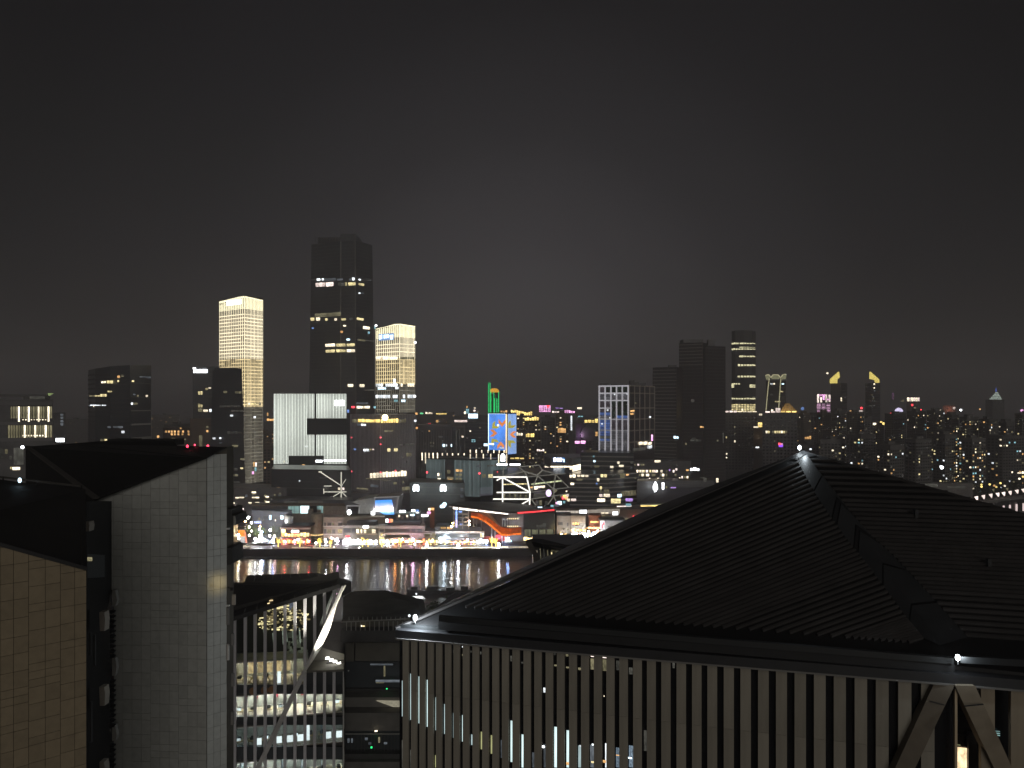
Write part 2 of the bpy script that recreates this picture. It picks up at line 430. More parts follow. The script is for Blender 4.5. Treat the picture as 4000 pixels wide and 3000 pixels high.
# signed tower
b = Bld('office_tower', 'slim grey tower carrying a bright white name sign on its top left', 'skyscraper', [(753, 765), (858, 760)], 1432, back=45, m=DG2)
b.win((773, 1527, 792, 1541, 'Y'), (773, 1576, 792, 1591, 'Y'), (803, 1516, 812, 1523, 'Y'), (815, 1513, 824, 1520, 'L'), (795, 1600, 812, 1610, 'L'), (818, 1598, 826, 1609, 'W'), (774, 1596, 791, 1609, 'D'))
f = b.faces[0]
for i, (w, h) in enumerate(((10, 20), (8, 13), (8, 13), (8, 13), (9, 14), (8, 13))):       # T and a run of smaller letters
    u = 755 + i * 9.3
    if i == 0: f.up(b.root, 'letter', G['M'], (u, 1436, u + 10, 1441), .8, .5); f.up(b.root, 'letter', G['M'], (u + 3, 1441, u + 7, 1456), .8, .5)
    else: f.up(b.root, 'letter', G['M'], (u + .5, 1443, u + 8.6, 1456), .8, .5)
b.bands(4.0, .5, BAND2, z0=30, sep=True)
b = Bld('podium_block', 'low tan block with rows of square windows in front of the signed tower', 'building', [(742, 700), (848, 695)], 1636, back=30, m=APT2)
b.win((838 - 60, 1700, 838 - 48, 1745, 'D'), split=0)
b.lit(.10, ['D', 'O', 'S'], floor=4, col=4)
# dark tapered tower
b = Bld('office_tower', 'dark tapering glass tower in front of the tall yellow lattice tower', 'skyscraper', [(816, 680), (960, 675)], 1443, back=50, m=DG, taper=.80)
b.roofbox(850, 930, 1438)
b.win((874, 1527, 888, 1536, 'D'), (918, 1528, 945, 1537, 'D'), (858, 1583, 942, 1590, 'E'), (903, 1601, 953, 1608, 'E'), (900, 1620, 911, 1627, 'W'), (888, 1684, 946, 1694, 'E'), (908, 1738, 930, 1746, 'D'),
      (832, 1709, 842, 1716, 'W'), (858, 1708, 865, 1715, 'W'), (858, 1727, 866, 1733, 'S'), (900, 1826, 930, 1838, 'E'), (940, 1826, 950, 1832, 'Y'), (902, 1852, 932, 1860, 'D'), (845, 1760, 870, 1768, 'E'), (940, 1790, 956, 1797, 'D'), (905, 1880, 940, 1886, 'E'), o=.6, split=3.5)
b.bands(4.1, .35, mat('faint_band', (.075, .073, .073), .7), sep=False)

# the two yellow lattice towers
LAT = [glow('lattice_crown', (1.0, .92, .60), 1.6, .12, .25, .5), glow('lattice_high', (1.0, .88, .60), 1.35, .2, .3, .4), glow('lattice_mid', (1.0, .80, .44), .95, .3, .35, .3), glow('lattice_low', (.92, .84, .64), .17, .4, .4, .3)]
CELL = [glow('cell_high', (1.0, .72, .50), .10, .3, .4, .3), mat('cell_dark', (.03, .018, .012), .5)]
def lattice(name, label, L, Mi, R, vts, vbase, v_crown, v_first, pitch_v, ncol, nrow, zones, group):
    b = Bld(name, label, 'skyscraper', [L, Mi, R], vts[1], m=mat('lattice_core', (.020, .014, .010), .4), group=group, tops=[(vts[0], L[1]), (vts[1], Mi[1]), (vts[2], R[1]), (vts[2] - 2, L[1] + R[1] - Mi[1])])
    dm = Mi[1]
    z = lambda v: Z(v, dm)
    for i, f in enumerate(b.faces):
        n = ncol[i]
        # crown: tight fins and louvres under the sloping roof edge
        ve = (vts[0], vts[1], vts[2])
        for k in range(n + 1):
            t = f.L * k / n; vt = ve[i] + (ve[i + 1] - ve[i]) * k / n
            ap = (i == 0 and .72 or 0)
            if i == 0: vt = ve[0] + (ve[1] - ve[0]) * min(1, k / n / .8)
            prev = vt
            for j, (va, vb) in enumerate([(vt, v_crown)] + zones):
                f.panel(b.root, 'fin', LAT[min(j, 3)], max(0, t - .30), min(f.L, t + .30), z(vb), z(va), .5, .5)
            if k < n:
                vv = v_crown
                mb = M()
                while vv > vt + 4:
                    f.q(mb, t + .4, t + f.L / n - .4, z(vv), z(vv - 1.9), .3, .2); vv -= 4.6
                mb.build('louvre', LAT[0], b.root)
            if k == 0:
                tp = M().slab([f.pt(0, Z(ve[i], L[1] if i == 0 else dm) - 1, .45), f.pt(f.L * (.8 if i == 0 else .9), z(ve[i + 1]) - 1, .45), f.pt(f.L, z(ve[i + 1]) - 1, .45), f.pt(f.L, z(ve[i + 1]) + .4, .45), f.pt(f.L * (.8 if i == 0 else .9), z(ve[i + 1]) + .4, .45), f.pt(0, z(ve[i]) + .4, .45)], (f.n.x * .2, f.n.y * .2, 0))
                tp.build('roof_edge_light', LAT[0], b.root)
        v = v_first; r = 0
        while v < vbase and r < nrow:
            zi = 0
            for j, (va, vb) in enumerate(zones):
                if va <= v <= vb: zi = j + 1
            zi = max(1, min(3, zi))
            cuts = [0]
            while cuts[-1] < n: cuts.append(min(n, cuts[-1] + (random.randint(2, 5) if zi > 1 else random.randint(6, n))))
            for a, c in zip(cuts, cuts[1:]):
                if random.random() < (.97, .97, .90, .86)[zi]:
                    f.panel(b.root, 'floor_band', LAT[zi], f.L * a / n + .2, f.L * c / n - .3, z(v + 1.6), z(v - 1.5), .62, .3)
            if zi == 1: f.panel(b.root, 'window', CELL[0], .3, f.L - .3, z(v + pitch_v - 3), z(v + 1), .12, .2)
            v += pitch_v; r += 1
    return b
YL = 'yellow lattice-lit towers'
b = lattice('lattice_tower', 'taller yellow lattice-lit tower standing left of the giant dark tower', (858, 858), (955, 830), (1026, 852), (1175, 1158, 1163), 1890, 1205, 1227, 13.6, (14, 13), 50,
            [(1205, 1400), (1400, 1590), (1590, 1890)], YL)
b.win((890, 1177, 946, 1187, 'M'), split=0, name='sign', o=1.2)
b.win((968, 1573, 975, 1582, 'L'), (978, 1573, 1000, 1583, 'Y'), (1010, 1573, 1017, 1582, 'D'), (990, 1626, 997, 1633, 'W'), (988, 1805, 993, 1822, 'O'), (996, 1807, 1001, 1822, 'K'), (994, 1826, 1000, 1840, 'C'), (983, 1842, 990, 1852, 'P'), o=.8)
b = lattice('lattice_tower', 'shorter yellow lattice-lit tower with a blue sign right of the giant dark tower', (1469, 822), (1560, 800), (1620, 816), (1281, 1266, 1269), 1612, 1316, 1343, 15.1, (12, 12), 19,
            [(1316, 1400), (1400, 1500), (1500, 1612)], YL)
b.win(*[(1470 + 9.5 * i, va, 1478 + 9.5 * i, vb, k) for i in range(9) for va, vb, k in ((1394, 1404, 'L'), (1499, 1510, 'W'), (1543, 1555, 'W')) if random.random() < .85], o=.85)
b.win(*[(1564 + 9 * i, va, 1571 + 9 * i, vb, k) for i in range(6) for va, vb, k in ((1498, 1510, 'L'), (1542, 1555, 'W'), (1394, 1404, 'D')) if random.random() < .7], o=.85)
b.win((1478, 1513, 1510, 1521, 'I'), (1512, 1514, 1540, 1522, 'S'), (1546, 1512, 1558, 1520, 'W'), (1541, 1561, 1556, 1570, 'C'), (1566, 1560, 1582, 1570, 'I'), (1539, 1480, 1547, 1494, 'W'), (1540, 1496, 1548, 1507, 'I'), o=.85)
f = b.faces[0]
for r in ((1484, 1310, 1489, 1326), (1491, 1308, 1495, 1324), (1502, 1308, 1521, 1310), (1502, 1308, 1505, 1323), (1517, 1308, 1521, 1320), (1508, 1312, 1514, 1321), (1525, 1309, 1538, 1312), (1525, 1315, 1538, 1317), (1527, 1320, 1537, 1325)):
    f.up(b.root, 'sign_character', G['I'], r, 1.3, .4)
f.up(b.root, 'sign_panel', glow('blue_panel', (.35, .55, 1.0), .75, .1, .1), (1482, 1306, 1540, 1327), .9, .3)
for (u, v, w) in ((1469, 1272, 'shorter yellow lattice tower, top left corner'), (1622, 1338, 'shorter yellow lattice tower, right edge'), (1620, 1548, 'shorter yellow lattice tower, low on its right edge')):
    l = M().ball(P(u, v, 798), 1.3).build('beacon', G['M']); tag(l, 'white beacon on the ' + w, 'lamp')

# the giant dark tower
d0 = 900
b = Bld('giant_tower', 'tallest dark skyscraper with a stepped crown and a few lit floors', 'skyscraper', [(1203, 925), (1330, 905), (1392, 900), (1466, 930)], 940, back=70, m=DG, top_d=905, taper=.905)
zc = b.z1
M().box(X(1330, 915), X(1389, 915), 915, 950, zc - 1, Z(913, 915)).build('crown', DG, b.root)
M().box(X(1240, 915), X(1330, 915), 918, 945, zc - 1, Z(924, 915)).build('crown', DG, b.root)
for i in range(9): piece('crown_post', DMET, b.root, (X(1232 + i * 11, 912), 912, zc + 3), (.6, .6, 7))
class Tap:      # windows on the tapered faces: place on a plane leaning with the wall
    pass
def tap_win(b, rects, d=898):
    for r in rects:
        x0, x1, z0, z1 = X(r[0], d), X(r[2], d), Z(r[3], d), Z(r[1], d)
        k = (z1 - b.z0) / (b.z1 - b.z0); s = 1 - (1 - b.taper) * k
        # depth of the leaning facade at this height
        best = None
        um = (r[0] + r[2]) / 2; kk = (um - CX) / F
        for A, B in zip(b.pts, b.pts[1:]):
            A2, B2 = b.c + (A - b.c) * s, b.c + (B - b.c) * s
            fc = Face(A2, B2); t, _ = fc.st(um, 1500)
            if -1 <= t <= fc.L + 1: best = fc
        if best is None: best = Face(b.c + (b.pts[0] - b.c) * s, b.c + (b.pts[-1] - b.c) * s)
        (t0, za), (t1, zb) = best.st(r[0], r[1]), best.st(r[2], r[3])
        n = max(1, int((t1 - t0) / 4.2 + .3))
        for i in range(n):
            a, c = t0 + (t1 - t0) * i / n, t0 + (t1 - t0) * (i + 1) / n
            best.panel(b.root, 'window', G[r[4]], a + .2, c - .2, zb, za - (za - zb) * random.uniform(0, .15), 1.3, 1.8)
tap_win(b, [(1235, 1105, 1250, 1119, 'K'), (1251, 1104, 1270, 1118, 'K'), (1275, 1103, 1303, 1117, 'K'), (1350, 1103, 1356, 1116, 'Y'), (1362, 1103, 1390, 1114, 'Y'), (1400, 1105, 1420, 1117, 'Y'), (1322, 1104, 1330, 1115, 'E'), (1333, 1104, 1346, 1116, 'E'),
 (1215, 1091, 1240, 1095, 'E'), (1239, 1088, 1252, 1096, 'W'), (1259, 1087, 1265, 1095, 'W'), (1270, 1088, 1312, 1096, 'S'), (1318, 1089, 1340, 1095, 'S'), (1365, 1088, 1374, 1096, 'S'), (1377, 1084, 1386, 1095, 'W'), (1400, 1089, 1407, 1096, 'W'), (1412, 1093, 1436, 1097, 'E'), (1440, 1093, 1446, 1097, 'S'),
 (1232, 1225, 1332, 1234, 'D'), (1215, 1240, 1228, 1252, 'Y'), (1237, 1239, 1250, 1252, 'L'), (1272, 1244, 1280, 1252, 'Y'), (1308, 1243, 1317, 1252, 'L'), (1335, 1244, 1351, 1251, 'Y'), (1393, 1240, 1418, 1252, 'Y'), (1366, 1241, 1378, 1250, 'E'), (1418, 1273, 1442, 1287, 'L'), (1462, 1276, 1467, 1284, 'C'),
 (1437, 1295, 1442, 1304, 'C'), (1331, 1292, 1340, 1300, 'O'), (1342, 1270, 1352, 1275, 'L'), (1398, 1324, 1425, 1334, 'D'), (1430, 1328, 1456, 1334, 'E'), (1355, 1323, 1367, 1330, 'I'), (1220, 1280, 1226, 1284, 'B'),
 (1273, 1343, 1309, 1353, 'L'), (1315, 1342, 1350, 1353, 'Y'), (1356, 1342, 1386, 1352, 'Y'), (1274, 1366, 1309, 1376, 'Y'), (1315, 1365, 1350, 1375, 'Y'), (1356, 1365, 1387, 1375, 'L'),
 (1360, 1500, 1380, 1511, 'L'), (1404, 1500, 1421, 1512, 'L'), (1374, 1586, 1387, 1594, 'R'), (1393, 1586, 1442, 1595, 'L'), (1460, 1586, 1469, 1595, 'C'), (1392, 1572, 1435, 1578, 'S'), (1420, 1520, 1460, 1527, 'E'), (1357, 1600, 1364, 1612, 'B'), (1400, 1142, 1406, 1148, 'W'), (1412, 1142, 1418, 1148, 'S')])
TB = mat('tower_band', (.085, .09, .092), .5)
mb = M()
for k in range(6, 70):
    s = 1 - (1 - b.taper) * (k * 4.4) / (b.z1 - b.z0)
    if b.z0 + k * 4.4 > b.z1 - 3: break
    for A, B in zip(b.pts, b.pts[1:]):
        Face(b.c + (A - b.c) * s, b.c + (B - b.c) * s).q(mb, 0, (B - A).length * s, b.z0 + k * 4.4, b.z0 + k * 4.4 + .9, .3, .6)
mb.build('floor_bands', TB, b.root, 'stuff')
for j in (1, 2): M().bar((*b.pts[j], b.z0), (*(b.c + (b.pts[j] - b.c) * b.taper), b.z1), 1.2).build('corner_rail', BAND2, b.root)

# white striped block with the dark cut-outs
b = Bld('striped_block', 'white glowing block of vertical stripes with dark notches cut from its face', 'building', [(1070, 640), (1353, 640)], 1536, back=45, m=mat('stripe_ground', (.05, .052, .05), .6))
f = b.faces[0]
SF = glow('stripe_fin', (.88, .94, .84), 1.0, .18, .45, 1.2)
zf = lambda v: Z(v, 640)
nn = 48
for k in range(nn):
    u = 1072 + (1351 - 1072) * k / (nn - 1)
    if 1228 < u < 1233.5: continue
    runs = [(1538, 1634), (1698, 1812)] if u > 1200 else [(1538, 1812)]
    if 1126 < u < 1264: runs[-1] = (runs[-1][0], 1780)
    for va, vb in runs:
        t = f.st(u, 1600)[0]
        f.panel(b.root, 'fin', SF, t - .34, t + .34, zf(vb), zf(va), .6, .6)
b.win((1072, 1538, 1199, 1779, glow('veil_left', (.85, .90, .82), .07, 0, .5, 2.0)), (1234, 1538, 1351, 1633, glow('veil_top', (.85, .90, .82), .06, 0, .4, 2.0)), (1200, 1699, 1351, 1779, glow('veil_low', (.80, .88, .78), .12, 0, .5, 2.0)), split=0, name='glass_veil', o=.08)
b.win((1229, 1538, 1233, 1812, DG), (1201, 1635, 1352, 1697, DG), (1127, 1781, 1263, 1812, DG), split=0, name='dark_glazing', o=.3)
b.win((1308, 1563, 1322, 1585, 'M'), (1325, 1563, 1346, 1572, 'M'), (1325, 1574, 1346, 1585, 'M'), (1266, 1796, 1353, 1801, 'M'), (1234, 1797, 1260, 1805, 'M'), split=0, name='sign', o=1.0)
b.win((1190, 1741, 1203, 1747, 'W'), (1107, 1800, 1112, 1806, 'Y'), (1180, 1814, 1191, 1823, 'O'), (1180, 1833, 1191, 1841, 'O'), (1132, 1818, 1180, 1824, 'S'), (1166, 1834, 1179, 1841, 'D'), (1160, 1798, 1168, 1806, 'D'), (1196, 1838, 1201, 1843, 'S'), (1256, 1656, 1268, 1665, 'E'), (1300, 1660, 1312, 1668, 'E'))

# dark finned block with the glowing globe
b = Bld('finned_block', 'dark finned block with a gold-lit crown strip and an orange globe', 'building', [(1370, 590), (1486, 570), (1622, 588)], 1618, m=DG2)
b.fins(1.45, .28, mat('grey_fin', (.42, .385, .43), .6), dep=.5, z0=Z(1925, 575))
b.win((1376, 1636, 1400, 1650, 'D'), (1400, 1636, 1486, 1650, 'A'), (1486, 1636, 1555, 1650, 'A'), (1555, 1636, 1586, 1650, 'D'), split=2.2, o=.55)
b.win((1398, 1655, 1412, 1663, 'S'), (1412, 1655, 1432, 1663, 'W'), (1500, 1680, 1535, 1687, 'D'), (1421, 1752, 1443, 1763, 'W'), (1446, 1753, 1452, 1758, 'Y'), (1457, 1753, 1462, 1758, 'K'), (1512, 1752, 1523, 1763, 'Y'), (1538, 1752, 1552, 1762, 'Y'),
      (1560, 1732, 1615, 1740, 'E'), (1585, 1768, 1607, 1782, 'D'), (1443, 1846, 1587, 1858, 'L'), (1430, 1870, 1535, 1877, 'D'), (1395, 1903, 1440, 1914, 'D'), (1568, 1900, 1618, 1912, 'D'), (1450, 1890, 1480, 1905, 'S'), (1385, 1752, 1392, 1758, 'B'), (1536, 1884, 1548, 1891, 'D'), o=.7, split=2.6)
M().box(X(1368, 585), X(1624, 585), 575, 620, 5, Z(1925, 575)).build('podium', DW, b.root)
b.lit(.02, ['D', 'E', 'S'], floor=4, col=3)
gl = M().ball(P(1504, 1631, 560), 2.4, 12, 8).build('globe_lamp', glow('globe_light', (1.0, .80, .40), 6.0, 0, .1, 1, True)); tag(gl, 'large orange-white globe lamp on the crown strip of the dark finned block', 'lamp')
for u, v, w_ in ((1373, 1709, 'high on its left edge'), (1373, 1841, 'low on its left edge'), (1487, 1709, 'topmost on its middle corner'), (1487, 1735, 'second down its middle corner'), (1487, 1845, 'lowest on its middle corner'), (1545, 1839, 'over its bright window row')):
    l = M().ball(P(u, v, 566), .75).build('obstruction_lamp', glow('small_red', (1.0, .12, .15), 1.2)); tag(l, 'small red obstruction lamp of the dark finned block, ' + w_, 'lamp', 'red lamps on the dark finned block')

# centre distance
b = Bld('framed_block', 'grey block framed by a pale portal with thin vertical bars', 'building', [(1630, 905), (1762, 900)], 1661, back=40, m=DG2)
PB = mat('portal', (.17, .15, .16), .7)
f = b.faces[0]
f.up(b.root, 'portal_beam', PB, (1630, 1674, 1762, 1679), 1.5, 1.5); f.up(b.root, 'portal_leg', PB, (1630, 1679, 1634, 1780), 1.5, 1.5); f.up(b.root, 'portal_leg', PB, (1758, 1679, 1762, 1780), 1.5, 1.5)
f.up(b.root, 'roof_slab', PB, (1650, 1661, 1745, 1668), .8, 30)
for i in range(12): f.up(b.root, 'bar', PB, (1642 + i * 10, 1682, 1645 + i * 10, 1780), .8, .8)
b.win((1730, 1735, 1738, 1745, 'I'), (1742, 1736, 1747, 1744, 'W'), (1758, 1735, 1766, 1745, 'I'), (1680, 1728, 1686, 1732, 'D'), (1692, 1728, 1697, 1733, 'D'), (1680, 1740, 1697, 1744, 'E'), (1714, 1703, 1728, 1710, 'E'), o=1.2)
b.lit(.04, ['D', 'E', 'O'], floor=4, col=4)
b = Bld('slim_block', 'slim dark block with two pale corner lines right of the framed block', 'building', [(1766, 930), (1812, 930)], 1668, m=DG)
b.win((1781, 1680, 1784, 1775, 'E'), (1794, 1676, 1797, 1775, 'E'), (1803, 1702, 1811, 1709, 'L'), split=0)
b = Bld('office_block', 'dark horizontal-banded office left of the blue screen tower', 'office', [(1818, 960), (1906, 955)], 1650, m=DG)
b.win((1842, 1717, 1857, 1727, 'C'), (1890, 1732, 1905, 1742, 'I'))
b.bands(4.5, .8, BAND2); b.lit(.05, ['D', 'E', 'S', 'L'], floor=4.5, col=4)
ns = thing('neon_sign', 'cyan and white neon roof sign among the low rooftops', 'sign', P(1845, 1640, 950))
for i, (u, v, w, h, k) in enumerate(((1848, 1625, 36, 17, 'I'), (1826, 1606, 12, 18, 'C'), (1816, 1612, 8, 12, 'L'), (1853, 1604, 10, 8, 'K'), (1866, 1610, 9, 6, 'D'), (1824, 1590, 6, 10, 'O'), (1855, 1594, 7, 7, 'L'))):
    piece('neon_panel', G[k], ns, P(u, v, 945 - i * .5), (w / F * 950, .6, h / F * 950), kind='ball' if i > 1 else 'box')
piece('frame', DMET, ns, P(1845, 1630, 948), (15, .6, 6))
def strip(label, u0, u1, v, d, k, h=5, cat='lamp', name='strip_lamp', box=True):
    o = M().bar(P(u0, v, d), P(u1, v, d), .8, h / F * d).build(name, G[k]); return tag(o, label, cat)
# green and gold neon tower
t = thing('neon_tower', 'tower outlined in green neon tubes with a gold dome and a green mast', 'tower', (X(1928, 1500), 1500, 5))
M().cyl((X(1930, 1500), 1512, 5), (X(1930, 1500), 1512, Z(1533, 1500)), 10, 10, 12).build('wall', mat('green_wall', (.01, .02, .012), .6), t)
dm = M()
for j in range(4):
    a0, a1 = j / 4 * math.pi / 2, (j + 1) / 4 * math.pi / 2
    z = Z(1533, 1500)
    dm.cyl((X(1930, 1500), 1512, z + 8.5 * math.sin(a0)), (X(1930, 1500), 1512, z + 8.5 * math.sin(a1)), 10.2 * math.cos(a0) ** .6, max(4.5, 10.2 * math.cos(a1) ** .6), 12)
dm.build('dome', glow('gold_dome', (1.0, .50, .05), 1.0, .1, .3), t)
for u, v0 in ((1908, 1495), (1914, 1495), (1917.5, 1530), (1929, 1531), (1932.5, 1555), (1941, 1555), (1948, 1531)): M().bar(P(u, v0, 1499), P(u, 1614, 1499), 1.1).build('neon_tube', G['N'], t)
M().bar(P(1911, 1496, 1502), P(1911, 1612, 1502), 2.2).build('mast', DMET, t)

# the big LED screen tower
b = Bld('screen_tower', 'tower wrapped in a blue LED screen showing a ring of coloured arrows', 'building', [(1906, 770), (1979, 755), (2018, 768)], 1612, m=DG)
BL = glow('screen_blue', (.11, .33, 1.0), 1.0, 0, .35, 1.5)
b.win((1908, 1617, 1975, 1760, BL), split=0, name='led_screen', o=.3)
b.win((1984, 1617, 2016, 1772, glow('screen_blue_side', (.10, .30, .95), .85, 0, .3, 1.5)), split=0, name='led_screen', o=.3)
for i in range(9): b.win((1984 + i * 3.7, 1617, 1985.3 + i * 3.7, 1772, glow('screen_line', (.55, .75, 1.0), .9, .1, .2)), split=0, name='led_line', o=.45)
b.win((1908, 1616, 1910, 1760, 'I'), (1908, 1616, 1975, 1617.5, 'I'), split=0, name='led_line', o=.4)
b.win((1976, 1617, 1981, 1770, glow('edge_strip', (1.0, .72, .40), 1.5, 0, .4, 2)), split=0, name='edge_strip', o=.5)
AO, AG = glow('arrow_orange', (.95, .30, .08), .95, .1, .2), glow('arrow_olive', (.52, .46, .06), .9, .1, .2)
def arrow(cu, cv, ang, m, fi, sc_=1.25):
    f = b.faces[fi]
    pts = [(-11, -10), (0, 2), (11, -10), (11, 2), (0, 14), (-11, 2)]
    c, s = math.cos(ang), math.sin(ang)
    uv = [(cu + (x * c - y * s) * sc_, cv - (x * s + y * c) * sc_) for x, y in pts]
    P3 = [f.pt(*f.st(u, v), .35) for u, v in uv]
    off = (f.n.x * .12, f.n.y * .12, 0)
    A = M().slab([P3[0], P3[1], P3[4], P3[5]], off).slab([P3[1], P3[2], P3[3], P3[4]], off)
    A.build('arrow', m, b.root)
for a in ((1962, 1650, math.pi, AO, 0), (1936, 1662, 2.3, AG, 0), (1926, 1692, 4.7, AO, 0), (1932, 1727, .6, AG, 0), (1957, 1742, 0, AO, 0), (1996, 1660, 2.4, AG, 1), (2005, 1697, 1.57, AO, 1, 1.1), (1996, 1732, .8, AG, 1)): arrow(*a)
b.win((1943, 1658, 1950, 1665, 'W'), (1953, 1747, 1970, 1753, 'W'), (1912, 1731, 1930, 1738, 'I'), split=0, name='led_highlight', o=.5)
# ------------------------------------------------------------------ neon roofs and apartment towers of the centre distance
RES = 'apartment towers of the far districts'
def resid(label, u0, u1, vtop, d, p, wall=APT, side=0, cap=None, **kw):
    if side: chain = [(u0, d + 14), (u0 + (u1 - u0) * side, d), (u1, d + 12)]
    else: chain = [(u0, d), (u1, d + 3)]
    b = Bld('apartment_tower', label, 'apartment tower', chain, vtop, back=(None if side else 16), m=wall, group=RES)
    b.unlit()
    b.lit(p * 1.15, **kw)
    M().box(b.c.x - 4, b.c.x + 3, b.c.y - 4, b.c.y + 4, b.z1, b.z1 + 4).build('lift_house', wall, b.root)
    M().prism([b.c + (p_ - b.c) * 1.02 for p_ in b.plan], b.z1, b.z1 + 1.1).build('parapet', wall, b.root)
    return b
WARM2 = ['O', 'Y', 'D', 'O', 'D', 'E', 'L', 'E']
resid('brown apartment tower just right of the blue screen tower', 2018, 2062, 1626, 1080, .16, APT2, keys=WARM2)
resid('pair-roofed apartment tower two along from the blue screen tower', 2064, 2112, 1640, 1040, .15, APT2, keys=WARM2)
resid('tall shaded apartment tower in front of the pink roof screen', 2114, 2168, 1634, 980, .09, APT, keys=WARM2)
resid('apartment tower under the long purple roof light', 2170, 2222, 1617, 960, .16, APT2, keys=WARM2)
resid('low dark apartment block behind the framed white grid building', 2286, 2338, 1706, 900, .12, APT, keys=WARM2)
resid('far low apartment block behind the striped white building', 1000, 1070, 1690, 1100, .12, APT2, keys=['O', 'O', 'D'])
resid('apartment block peeping out between the lattice tower and the striped block', 1028, 1072, 1745, 780, .10, APT2, keys=['O', 'Y'])
resid('long low block with a double row of orange windows on the left', 640, 745, 1660, 900, .05, APT, keys=['O', 'D'])
resid('hazy low apartment block between the round-shouldered and signed towers', 592, 700, 1622, 1600, .05, APT, keys=['E', 'O', 'D'])
resid('hazy low apartment block left of the round-shouldered tower', 250, 345, 1640, 1500, .05, APT, keys=['E', 'D', 'O'])
resid('far apartment block on the skyline right of the shorter lattice tower', 1622, 1700, 1618, 1900, .05, APT, keys=['E', 'D', 'R'])
resid('far apartment block behind the framed portal block', 1700, 1775, 1612, 1800, .05, APT, keys=['E', 'D', 'O'])
resid('far apartment block under the cyan neon sign', 1775, 1905, 1622, 1700, .05, APT, keys=['E', 'D', 'O', 'S'])
oh = thing('orange_office', 'low office with two tight rows of orange windows on the left', 'office', (X(690, 720), 735, 5))
f = Face((X(640, 720), 720), (X(745, 720), 720))
M().box(X(636, 720), X(748, 720), 720, 745, 5, Z(1670, 720)).build('wall', APT2, oh)
for u in (649, 660, 671, 683, 697, 715, 736): f.up(oh, 'window', G['O'], (u - 3.5, 1682, u + 3.5, 1690), .1, .2)
for u in (671, 683, 697, 713, 737): f.up(oh, 'window', G['O'], (u - 3.5, 1693, u + 3.5, 1700), .1, .2)
for r in ((614, 1701, 622, 1710, 'O'), (671, 1712, 684, 1719, 'Y'), (680, 1731, 687, 1738, 'Y'), (703, 1670, 709, 1676, 'O'), (720, 1714, 727, 1719, 'D')): f.up(oh, 'window', G[r[4]], r[:4], .3, .3)
